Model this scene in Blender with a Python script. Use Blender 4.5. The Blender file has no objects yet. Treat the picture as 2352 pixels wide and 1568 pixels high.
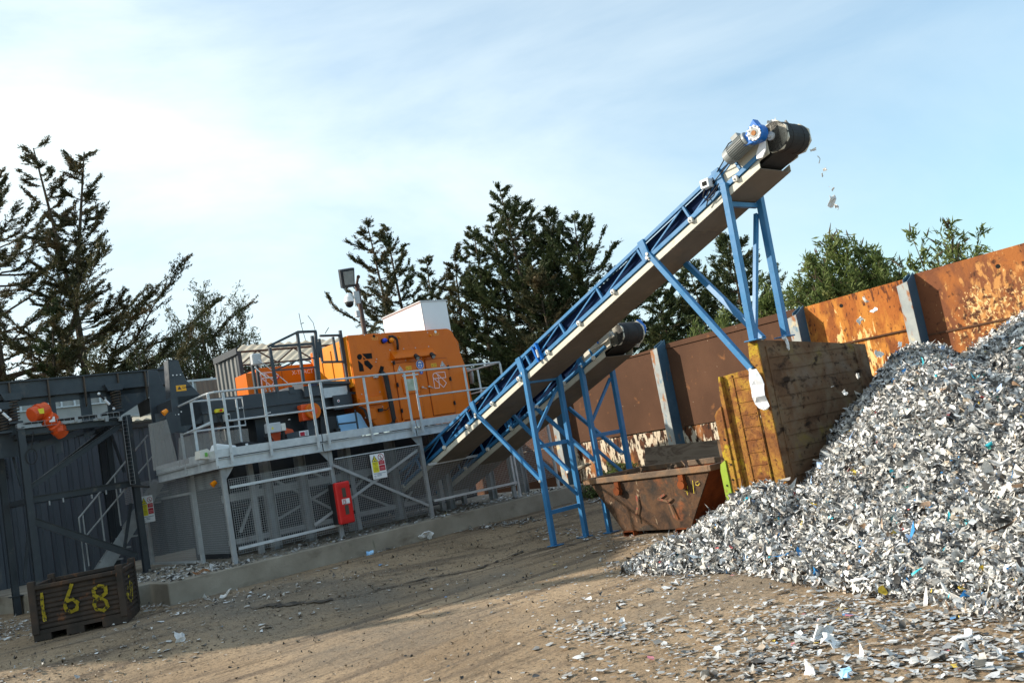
import bpy, bmesh, math, random
import numpy as np
from mathutils import Vector, Matrix

# ------------------------------------------------------------------ camera, sky, sun
SC = bpy.context.scene
COL = SC.collection
H = 1.65                                    # eye height
FPX, ROLL, PITCH = 2050.0, math.radians(10.3), math.radians(6.2)
Fw = np.array([0, math.cos(PITCH), math.sin(PITCH)])
U0 = np.array([0, -math.sin(PITCH), math.cos(PITCH)])
R0 = np.array([1.0, 0, 0])
Rc = math.cos(ROLL) * R0 - math.sin(ROLL) * U0
Uc = math.sin(ROLL) * R0 + math.cos(ROLL) * U0
cam_d = bpy.data.cameras.new('camera')
cam = bpy.data.objects.new('camera', cam_d)
COL.objects.link(cam)
cam.matrix_world = Matrix([[Rc[0], Uc[0], -Fw[0], 0], [Rc[1], Uc[1], -Fw[1], 0], [Rc[2], Uc[2], -Fw[2], H], [0, 0, 0, 1]])
cam_d.sensor_width = 36
cam_d.lens = FPX / 2352 * 36
cam_d.clip_end = 3000
SC.camera = cam

SUN_EL = math.radians(28)
SUNH = np.array([-1.444, 0.137]); SUNH /= np.linalg.norm(SUNH)
SUN = Vector((SUNH[0] * math.cos(SUN_EL), SUNH[1] * math.cos(SUN_EL), math.sin(SUN_EL)))
sl = bpy.data.lights.new('sun', 'SUN')
sl.energy = 4.5
sl.angle = math.radians(0.5)
sl.color = (1.0, 0.9, 0.76)
so = bpy.data.objects.new('sun', sl)
COL.objects.link(so)
so.rotation_euler = SUN.to_track_quat('Z', 'Y').to_euler()

world = bpy.data.worlds.new('World')
SC.world = world
world.use_nodes = True
nt = world.node_tree
nt.nodes.clear()
def N(t, kind, **kw):
    n = t.nodes.new(kind)
    for k, v in kw.items():
        if k == 'inp':
            for a, b in v.items():
                n.inputs[a].default_value = b
        else:
            setattr(n, k, v)
    return n
sky = N(nt, 'ShaderNodeTexSky', sky_type='NISHITA', sun_disc=False, sun_elevation=SUN_EL,
        sun_rotation=math.atan2(SUNH[0], SUNH[1]), air_density=1.3, dust_density=.5, ozone_density=2.6)
tc = N(nt, 'ShaderNodeTexCoord')
mp = N(nt, 'ShaderNodeMapping', inp={'Scale': (1.0, 1.0, 2.6), 'Rotation': (0.25, 0.3, 0.5)})
nz = N(nt, 'ShaderNodeTexNoise', inp={'Scale': 1.7, 'Detail': 7.0, 'Roughness': 0.56, 'Distortion': 0.5})
rp = N(nt, 'ShaderNodeValToRGB')
rp.color_ramp.elements[0].position = 0.36
rp.color_ramp.elements[0].color = (0.12, 0.12, 0.12, 1)
rp.color_ramp.elements[1].position = 0.68
rp.color_ramp.elements[1].color = (0.85, 0.85, 0.85, 1)
# thin high cloud is denser low down and towards the sun
sep = N(nt, 'ShaderNodeSeparateXYZ')
hz = N(nt, 'ShaderNodeMapRange', inp={'From Min': -0.6, 'From Max': 0.5, 'To Min': 0.95, 'To Max': 0.3})
ad = N(nt, 'ShaderNodeMath', operation='MULTIPLY', use_clamp=True)
ad2 = N(nt, 'ShaderNodeMath', operation='MULTIPLY_ADD', use_clamp=True, inp={1: 0.55})
mx = N(nt, 'ShaderNodeMixRGB', inp={'Color2': (4.95, 5.6, 5.75, 1)})
bg = N(nt, 'ShaderNodeBackground', inp={'Strength': 0.13})
wo = N(nt, 'ShaderNodeOutputWorld')
L = nt.links.new
L(tc.outputs['Generated'], mp.inputs['Vector']); L(mp.outputs[0], nz.inputs['Vector'])
L(nz.outputs['Fac'], rp.inputs['Fac']); L(tc.outputs['Generated'], sep.inputs[0])
L(sep.outputs['X'], hz.inputs['Value']); L(rp.outputs[0], ad.inputs[0]); L(hz.outputs[0], ad.inputs[1])
L(hz.outputs[0], ad2.inputs[0]); L(ad.outputs[0], ad2.inputs[2])
sc_ = N(nt, 'ShaderNodeMixRGB', blend_type='MULTIPLY', inp={'Fac': 1.0, 'Color2': (.5, .82, .93, 1)})
L(sky.outputs[0], sc_.inputs['Color1']); L(sc_.outputs[0], mx.inputs['Color1']); L(ad2.outputs[0], mx.inputs['Fac'])
L(mx.outputs[0], bg.inputs['Color']); L(bg.outputs[0], wo.inputs['Surface'])
SC.view_settings.view_transform = 'Standard'
SC.view_settings.look = 'None'
SC.view_settings.exposure = 0.68
SC.view_settings.gamma = 1.0

# ------------------------------------------------------------------ yard coordinates
# p runs along the platform, q across it (towards the back), z up
AZ = math.radians(49)
PV = np.array([math.sin(AZ), math.cos(AZ), 0.0])
QV = np.array([-math.cos(AZ), math.sin(AZ), 0.0])
M3 = np.stack([PV, QV, np.array([0, 0, 1.0])], 0)     # rows
KP = 1.0            # the plant stands on higher ground; its drawings are measured in a slightly larger unit
PLANT = 0.81
def X(a):
    w = np.asarray(a, float) @ M3
    return w * KP + np.array([0, 0, H * (1 - KP)]) if KP != 1.0 else w
def ground_z(p, q):
    """the yard rises by about 0.3 m towards the plant"""
    p = np.asarray(p, float); q = np.asarray(q, float)
    q0 = 9.2 + 1.15 * np.clip((p - 5) / 3.5, 0, 1)
    t = np.clip((q - q0) / 1.95, 0, 1)
    return H * (1 - PLANT) * t * t * (3 - 2 * t)
def drop(P_):
    """bring points measured on the flat yard onto its rising part"""
    P_ = np.atleast_2d(np.asarray(P_, float)); w = P_ @ M3; s_ = np.ones(len(P_))
    for _ in range(40):
        c = w[:, :2] * s_[:, None]; pq = np.stack([c @ PV[:2], c @ QV[:2]], 1)
        s_ = .5 * s_ + .5 * (1 - ground_z(pq[:, 0], pq[:, 1]) / H)
    return np.stack([pq[:, 0], pq[:, 1], ground_z(pq[:, 0], pq[:, 1])], 1)
CR = dict(A=(0, 850, 3.357), B=(0, 1240, 3.357), C=(500, 750, 3.357), D=(500, 1050, 3.357), E=(1000, 850, 3.357),
          F=(1100, 950, 3.358), G=(1400, 850, 2.851), H=(1500, 250, 2.613), I=(1780, 260, 7.84), J=(1900, 500, 3.5636),
          K=(1780, 800, 3.0154), L=(0, 300, 2.3514), M=(820, 430, 2.94), N=(880, 800, 5.2267), O=(830, 640, 7.13),
          T=(1400, 1280, 2.0276), S=(640, 900, 15.68), U=(640, 1040, 9.046), Z=(0, 0, 1 / 1.08844))
def ray(k, x, y):
    a, b, s = CR[k]
    x, y = (a + x / s) * .91875, (b + y / s) * .91875
    return Fw + Rc * (x - 1176) / FPX + Uc * (784 - y) / FPX
O3 = np.array([0, 0, H])
def hit(k, x, y, n, d):
    r = ray(k, x, y)
    w = O3 + r * ((d - O3 @ n) / (r @ n))
    return np.array([w @ PV, w @ QV, w[2]])
def q_(k, x, y, q): return hit(k, x, y, QV, q)
def p_(k, x, y, p): return hit(k, x, y, PV, p)
def z_(k, x, y, z=0.0): return hit(k, x, y, np.array([0, 0, 1.0]), z)
def y_(k, x, y, Y): return hit(k, x, y, np.array([0, 1.0, 0]), Y)

# ------------------------------------------------------------------ materials
def mat(name, base=(.5, .5, .5), rough=.6, metal=0.0, cols=None, scale=3.0, stretch=(1, 1, 1), detail=6.0, bump=0.0,
        bscale=None, spots=None, spec=.4, rvar=0.0, distortion=0.0, rot=(0, 0, 0)):
    """cols: [(pos, rgb)...] ramp over a noise; spots: list of (rgb, scale, lo, hi, stretch) laid over it"""
    m = bpy.data.materials.new(name)
    m.use_nodes = True
    t = m.node_tree
    b = t.nodes['Principled BSDF']
    b.inputs['Roughness'].default_value = rough
    b.inputs['Metallic'].default_value = metal
    b.inputs['Specular IOR Level'].default_value = spec
    b.inputs['Base Color'].default_value = (*base, 1)
    c = N(t, 'ShaderNodeTexCoord')
    def noise(sc, st, dt=6.0, dis=0.0):
        mpn = N(t, 'ShaderNodeMapping', inp={'Scale': st, 'Rotation': (0, 0, -(math.pi / 2 - AZ))})
        # rotate into yard axes first, then stretch
        mpr = N(t, 'ShaderNodeMapping', inp={'Rotation': (0, 0, AZ - math.pi / 2)})
        mps = N(t, 'ShaderNodeMapping', inp={'Scale': st})
        t.links.new(c.outputs['Object'], mpr.inputs[0]); t.links.new(mpr.outputs[0], mps.inputs[0])
        t.nodes.remove(mpn)
        n = N(t, 'ShaderNodeTexNoise', inp={'Scale': sc, 'Detail': dt, 'Roughness': .6, 'Distortion': dis})
        t.links.new(mps.outputs[0], n.inputs['Vector'])
        return n.outputs['Fac']
    out = None
    if cols:
        r = N(t, 'ShaderNodeValToRGB')
        el = r.color_ramp.elements
        while len(el) < len(cols):
            el.new(.5)
        for e, (ps, cl) in zip(el, cols):
            e.position = ps; e.color = (*cl, 1)
        t.links.new(noise(scale, stretch, detail, distortion), r.inputs[0])
        out = r.outputs[0]
    for cl, sc, lo, hi, st, *cs in spots or []:
        mr = N(t, 'ShaderNodeMapRange', inp={'From Min': lo, 'From Max': hi})
        f = noise(sc, st, 8.0, .3)
        if cs:
            m2 = N(t, 'ShaderNodeMath', operation='MULTIPLY_ADD', inp={1: cs[1], 2: -.5 * cs[1]}); m3 = N(t, 'ShaderNodeMath', operation='ADD')
            t.links.new(noise(cs[0], (1, 1, .7), 3.0), m2.inputs[0]); t.links.new(m2.outputs[0], m3.inputs[0]); t.links.new(f, m3.inputs[1]); f = m3.outputs[0]
        t.links.new(f, mr.inputs['Value'])
        mm = N(t, 'ShaderNodeMixRGB', inp={'Color1': (*base, 1), 'Color2': (*cl, 1)})
        if out is not None:
            t.links.new(out, mm.inputs['Color1'])
        t.links.new(mr.outputs[0], mm.inputs['Fac'])
        out = mm.outputs[0]
    if out is not None:
        t.links.new(out, b.inputs['Base Color'])
    if bump:
        bp = N(t, 'ShaderNodeBump', inp={'Strength': min(1, bump), 'Distance': .02})
        t.links.new(noise(bscale or scale * 6, (1, 1, 1), 8.0), bp.inputs['Height'])
        t.links.new(bp.outputs[0], b.inputs['Normal'])
    if rvar:
        mr = N(t, 'ShaderNodeMapRange', inp={'From Min': .3, 'From Max': .7, 'To Min': max(0, rough - rvar), 'To Max': min(1, rough + rvar)})
        t.links.new(noise(9.0, (1, 1, 1)), mr.inputs['Value'])
        t.links.new(mr.outputs[0], b.inputs['Roughness'])
    return m
one = (1, 1, 1)
Mt = {}
Mt['galv'] = mat('galvanised_steel', rough=.45, metal=.3, cols=[(.3, (.42, .45, .48)), (.55, (.52, .55, .57)), (.75, (.62, .64, .66))], scale=9, bump=.05, rvar=.12)
Mt['galvdull'] = mat('dull_galvanised_steel', rough=.55, metal=.35, cols=[(.3, (.26, .27, .275)), (.7, (.38, .39, .4))], scale=5, rvar=.1, spots=[((.16, .12, .09), 3, .62, .75, (1, 1, .4))])
Mt['wire'] = mat('mesh_wire', rough=.5, metal=.5, base=(.4, .41, .42))
Mt['blue'] = mat('blue_paint', rough=.38, cols=[(.3, (.03, .155, .33)), (.7, (.042, .19, .4))], scale=4, rvar=.1, spots=[((.14, .2, .28), 14, .62, .8, one)])
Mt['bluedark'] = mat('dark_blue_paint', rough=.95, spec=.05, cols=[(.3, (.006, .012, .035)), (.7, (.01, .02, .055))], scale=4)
Mt['gearblue'] = mat('gearbox_blue', rough=.3, cols=[(.3, (.01, .12, .45)), (.7, (.015, .18, .6))], scale=7)
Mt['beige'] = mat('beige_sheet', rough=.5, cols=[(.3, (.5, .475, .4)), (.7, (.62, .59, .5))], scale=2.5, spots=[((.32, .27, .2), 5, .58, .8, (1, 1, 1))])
Mt['under'] = mat('shade_tinted_beige', spec=.12, rough=.6, cols=[(.3, (.15, .125, .1)), (.7, (.2, .17, .14))], scale=2.0, spots=[((.25, .19, .14), 3, .55, .8, (1, 1, 1))])  # darker copy of the beige: underside shade and some dirt put into the colour
Mt['rubber'] = mat('black_rubber', rough=.7, cols=[(.3, (.012, .012, .013)), (.7, (.03, .028, .028))], scale=5, bump=.1)
Mt['dark'] = mat('dark_grey_paint', rough=.42, cols=[(.3, (.028, .036, .046)), (.7, (.045, .053, .064))], scale=3, rvar=.1, spots=[((.11, .1, .09), 5, .6, .78, (1, 1, .5))])
Mt['darkframe'] = mat('dark_frame_paint', rough=.45, cols=[(.3, (.022, .027, .034)), (.7, (.036, .042, .05))], scale=3, spots=[((.1, .09, .075), 6, .6, .75, one)])
Mt['darkrust'] = mat('dark_gusset', rough=.6, cols=[(.3, (.05, .04, .032)), (.7, (.09, .065, .045))], scale=6)
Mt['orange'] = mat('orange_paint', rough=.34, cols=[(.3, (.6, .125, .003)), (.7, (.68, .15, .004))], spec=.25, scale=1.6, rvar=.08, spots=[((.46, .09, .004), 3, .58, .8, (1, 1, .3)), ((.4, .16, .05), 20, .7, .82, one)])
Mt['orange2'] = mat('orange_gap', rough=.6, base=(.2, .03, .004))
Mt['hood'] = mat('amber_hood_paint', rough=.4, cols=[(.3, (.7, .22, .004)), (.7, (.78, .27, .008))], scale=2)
Mt['redor'] = mat('vibrator_red', rough=.4, cols=[(.3, (.62, .07, .015)), (.7, (.75, .11, .02))], scale=5)
Mt['white'] = mat('white_panel', rough=.4, cols=[(.3, (.74, .75, .78)), (.7, (.82, .83, .86))], scale=1.5)
Mt['offwhite'] = mat('offwhite_paint', rough=.5, cols=[(.3, (.62, .6, .54)), (.7, (.74, .72, .66))], scale=4, spots=[((.35, .28, .2), 8, .6, .8, one)])
Mt['paper'] = mat('paper_white', rough=.7, base=(.78, .79, .8))
Mt['black'] = mat('black_plastic', rough=.5, base=(.012, .012, .014))
Mt['hole'] = mat('dark_opening', rough=.9, base=(.004, .004, .004))
Mt['grey'] = mat('grey_box', rough=.45, cols=[(.3, (.42, .44, .46)), (.7, (.5, .52, .54))], scale=5)
Mt['motorgrey'] = mat('motor_grey', rough=.45, cols=[(.3, (.2, .22, .22)), (.7, (.28, .3, .3))], scale=8)
Mt['red'] = mat('signal_red', rough=.38, cols=[(.3, (.52, .008, .006)), (.7, (.62, .012, .01))], scale=3)
Mt['signred'] = mat('sign_red', rough=.5, base=(.42, .012, .03))
Mt['yellow'] = mat('sign_yellow', rough=.5, base=(.75, .65, .03))
Mt['amber'] = mat('sticker_amber', rough=.5, base=(.8, .38, .02))
Mt['signblue'] = mat('sign_blue', rough=.5, base=(.02, .12, .5))
Mt['ink'] = mat('sign_ink', rough=.7, base=(.02, .02, .03))
Mt['inkblue'] = mat('sign_ink_blue', rough=.7, base=(.12, .17, .26))
Mt['olive'] = mat('sign_ink_olive', rough=.7, base=(.3, .25, .01))
Mt['pinkish'] = mat('sign_ink_pink', rough=.7, base=(.75, .3, .3))
Mt['pink'] = mat('pale_pink_paint', rough=.5, base=(.85, .62, .62))
Mt['ltblue'] = mat('light_blue_panel', rough=.4, cols=[(.3, (.28, .55, .85)), (.7, (.36, .62, .9))], scale=2)
Mt['conc'] = mat('concrete', spec=.12, rough=.85, cols=[(.3, (.23, .2, .16)), (.55, (.3, .265, .215)), (.75, (.37, .33, .27))], scale=2.2, bump=.3, bscale=30,
                 spots=[((.16, .13, .1), 1.3, .56, .72, (1, 1, 2.5)), ((.1, .11, .06), 5, .66, .78, (1, 1, .3))])
Mt['conc2'] = mat('grey_concrete_wall', rough=.9, cols=[(.3, (.27, .27, .26)), (.7, (.4, .4, .38))], scale=1.2, bump=.2, bscale=20)
Mt['shed'] = mat('dark_corrugated_steel', rough=.5, metal=.2, cols=[(.3, (.055, .066, .082)), (.7, (.08, .093, .11))], scale=2, stretch=(1, 1, .3), spots=[((.14, .14, .13), 4, .62, .8, (1, 1, .25))])
Mt['shedgrey'] = mat('grey_corrugated_steel', rough=.5, metal=.3, cols=[(.3, (.11, .115, .115)), (.7, (.2, .205, .2))], scale=3, stretch=(1, 1, .3), spots=[((.1, .1, .09), 3, .55, .75, (1, 1, .3))])
Mt['roofwhite'] = mat('pale_fibre_roof', rough=.8, cols=[(.3, (.5, .48, .4)), (.7, (.68, .66, .56))], scale=2.5)
Mt['rustbrown'] = mat('brown_rust_plate', spec=.12, rough=.8, cols=[(.25, (.068, .034, .02)), (.5, (.09, .045, .027)), (.75, (.12, .06, .035))], scale=.9, stretch=(1, 1, .7), bump=.15, bscale=25,
                      spots=[((.3, .13, .05), 4, .62, .78, one), ((.06, .03, .02), 2.5, .6, .8, (1, 1, .5)), ((.6, .5, .36), 9, .7, .73, one)])
Mt['rustorange'] = mat('flaking_orange_rust', spec=.12, rough=.75, cols=[(.28, (.13, .045, .02)), (.45, (.32, .1, .025)), (.62, (.52, .18, .04))], scale=1.1, stretch=(1, 1, .6), bump=.3, bscale=22,
                       spots=[((.5, .2, .04), 4, .42, .54, (1, 1, .45), .6, .8), ((.78, .52, .22), 8, .5, .54, (1, 1, .3), .7, 1.2), ((.12, .04, .018), 11, .5, .57, (1, 1, .4), .8, .9), ((.06, .025, .015), 26, .6, .66, (1, 1, .4))])
Mt['rustcream'] = mat('rust_plate_with_cream_flakes', spec=.12, rough=.78, cols=[(.3, (.12, .045, .024)), (.6, (.2, .075, .035))], scale=.8, stretch=(1, 1, .7), bump=.25, bscale=22,
                      spots=[((.34, .12, .035), 2, .5, .62, (1, 1, .5), .4, .9), ((.5, .24, .08), 9, .57, .65, (1, 1, .45), .45, 1.6), ((.72, .48, .22), 20, .63, .68, (1, 1, .7), .5, 1.7), ((.07, .03, .018), 8, .56, .66, one, .5, .8)])
Mt['creamrust'] = mat('cream_paint_over_rust', spec=.12, rough=.75, cols=[(.3, (.5, .42, .31)), (.7, (.66, .58, .45))], scale=2, bump=.3, bscale=20,
                      spots=[((.1, .04, .02), 3.6, .5, .53, (1, 1.6, .6)), ((.03, .017, .012), 9, .53, .55, (1, 1.6, .45)), ((.3, .12, .04), 1.6, .56, .66, (1, 1, .5))])
Mt['bluepost'] = mat('faded_blue_steel', rough=.6, cols=[(.3, (.03, .075, .12)), (.7, (.05, .11, .17))], scale=3, spots=[((.2, .12, .07), 5, .6, .7, (1, 1, .4))])
Mt['paleflange'] = mat('pale_worn_flange', rough=.6, cols=[(.3, (.24, .27, .28)), (.7, (.38, .4, .38))], scale=4, spots=[((.3, .12, .04), 7, .55, .62, (1, 1, .35)), ((.1, .2, .28), 5, .6, .68, (1, 1, .5)), ((.6, .5, .3), 3, .6, .7, one)])
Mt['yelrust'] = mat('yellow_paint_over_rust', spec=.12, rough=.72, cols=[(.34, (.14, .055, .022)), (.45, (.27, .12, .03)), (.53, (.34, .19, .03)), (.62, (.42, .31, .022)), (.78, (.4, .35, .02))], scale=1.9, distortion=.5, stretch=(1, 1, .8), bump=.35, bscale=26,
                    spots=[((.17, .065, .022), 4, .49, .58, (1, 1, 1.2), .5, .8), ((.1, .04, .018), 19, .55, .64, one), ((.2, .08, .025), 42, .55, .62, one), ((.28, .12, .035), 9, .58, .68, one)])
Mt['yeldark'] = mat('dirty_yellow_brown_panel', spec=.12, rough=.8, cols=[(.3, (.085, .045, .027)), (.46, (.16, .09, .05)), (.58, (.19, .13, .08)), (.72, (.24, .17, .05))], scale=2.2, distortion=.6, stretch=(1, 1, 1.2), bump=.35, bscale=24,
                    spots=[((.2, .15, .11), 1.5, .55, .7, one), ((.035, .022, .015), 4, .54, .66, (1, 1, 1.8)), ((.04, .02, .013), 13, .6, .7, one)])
Mt['rustlip'] = mat('rusty_edge', rough=.75, cols=[(.3, (.2, .075, .025)), (.7, (.42, .18, .05))], scale=6, bump=.3, bscale=30)
Mt['lime'] = mat('lime_paint', rough=.5, cols=[(.3, (.19, .3, .02)), (.7, (.28, .38, .03))], scale=5, spots=[((.2, .09, .03), 12, .6, .68, one)])
Mt['skip'] = mat('rusty_skip_steel', spec=.12, rough=.7, cols=[(.3, (.025, .02, .017)), (.43, (.06, .036, .024)), (.52, (.105, .057, .032)), (.62, (.055, .04, .03)), (.75, (.16, .1, .06))], scale=3.2, bump=.35, bscale=22, distortion=1.0,
                  spots=[((.24, .08, .03), 3.5, .6, .72, one), ((.36, .27, .18), 13, .64, .72, (1, 1, .5)), ((.03, .027, .024), 2.2, .54, .66, one)])
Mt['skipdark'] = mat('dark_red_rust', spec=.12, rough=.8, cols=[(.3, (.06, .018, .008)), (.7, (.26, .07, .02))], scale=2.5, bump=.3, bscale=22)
Mt['skiprim'] = mat('worn_rim', rough=.65, cols=[(.3, (.07, .045, .03)), (.5, (.14, .09, .055)), (.7, (.24, .12, .05))], scale=5, bump=.25, bscale=30)
Mt['crate'] = mat('dark_rusty_crate', spec=.12, rough=.7, cols=[(.3, (.03, .027, .024)), (.55, (.06, .045, .036)), (.75, (.11, .06, .035))], scale=3, bump=.25, bscale=26, spots=[((.22, .09, .04), 6, .6, .72, (1, 1, .6)), ((.3, .26, .22), 15, .69, .74, one)])
Mt['crateyel'] = mat('yellow_spray_paint', rough=.6, base=(.6, .46, .03), spots=[((.08, .06, .03), 22, .52, .58, one)])
Mt['redspray'] = mat('faded_red_spray', rough=.8, base=(.24, .05, .03), spots=[((.15, .08, .04), 14, .42, .5, one)])
Mt['ply'] = mat('weathered_plywood', spec=.12, rough=.85, cols=[(.35, (.13, .1, .075)), (.5, (.18, .14, .105)), (.56, (.1, .072, .053)), (.7, (.2, .16, .12))], scale=1.4, stretch=(1, .5, 2.4), detail=3, distortion=1.6, bump=.1,
                 spots=[((.5, .48, .45), 4, .66, .7, one)])
Mt['pole'] = mat('brown_pole', rough=.7, cols=[(.3, (.05, .03, .025)), (.7, (.1, .055, .04))], scale=8)
Mt['bark'] = mat('bark', spec=.12, rough=.9, cols=[(.3, (.05, .038, .028)), (.7, (.11, .085, .06))], scale=6)
def leafmat(name, cols, tr=.25):
    m = mat(name, rough=.6, cols=cols, scale=.8, detail=3, spec=.25)
    t = m.node_tree; b = t.nodes['Principled BSDF']
    tl = N(t, 'ShaderNodeBsdfTranslucent'); ms = N(t, 'ShaderNodeMixShader', inp={0: tr})
    src = b.inputs['Base Color'].links[0].from_socket
    t.links.new(src, tl.inputs[0])
    o = t.nodes['Material Output']
    t.links.new(b.outputs[0], ms.inputs[1]); t.links.new(tl.outputs[0], ms.inputs[2]); t.links.new(ms.outputs[0], o.inputs[0])
    return m
Mt['needle'] = leafmat('cypress_foliage', [(.35, (.04, .055, .022)), (.55, (.06, .08, .03)), (.7, (.1, .085, .038))])
Mt['needle2'] = leafmat('cypress_foliage_brownish', [(.3, (.045, .052, .022)), (.5, (.07, .07, .032)), (.68, (.12, .085, .042))])
Mt['willow'] = leafmat('olive_leaves', [(.3, (.06, .075, .03)), (.7, (.1, .11, .05))])
Mt['budd'] = leafmat('green_leaves', [(.3, (.09, .13, .035)), (.55, (.14, .18, .055)), (.75, (.24, .22, .08))], .35)
Mt['seed'] = mat('brown_seed_spikes', rough=.9, base=(.075, .055, .03))
Mt['roofwhite'] = leafmat('pale_translucent_roof', [(.3, (.5, .48, .4)), (.7, (.68, .66, .56))], .55)
Mt['cloth'] = mat('white_plastic_strip', rough=.4, cols=[(.3, (.6, .62, .66)), (.7, (.78, .8, .82))], scale=5)

def glass_mat(name, col, alpha, rough=.15):
    m = bpy.data.materials.new(name); m.use_nodes = True
    t = m.node_tree; b = t.nodes['Principled BSDF']
    b.inputs['Base Color'].default_value = (*col, 1); b.inputs['Roughness'].default_value = rough
    tr = N(t, 'ShaderNodeBsdfTransparent'); ms = N(t, 'ShaderNodeMixShader', inp={0: alpha})
    o = t.nodes['Material Output']
    t.links.new(tr.outputs[0], ms.inputs[1]); t.links.new(b.outputs[0], ms.inputs[2]); t.links.new(ms.outputs[0], o.inputs[0])
    return m
Mt['curtain'] = glass_mat('cloudy_plastic_sheet', (.36, .33, .31), .32, .25)

# ------------------------------------------------------------------ mesh helpers
def link(o, parent=None):
    COL.objects.link(o)
    if parent is not None:
        o.parent = parent
    return o
def tag(o, label=None, cat=None, group=None, kind=None):
    if label: o['label'] = label
    if cat: o['category'] = cat
    if group: o['group'] = group
    if kind: o['kind'] = kind
    return o
def thing(name, base, label, cat, group=None):
    o = bpy.data.objects.new(name, None)
    o.empty_display_size = .2
    o.location = X(base)
    COL.objects.link(o)
    return tag(o, label, cat, group)
def origin(o):
    v = Vector((0, 0, 0))
    while o is not None:
        v += Vector(o.location); o = o.parent
    return np.array(v)

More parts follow.
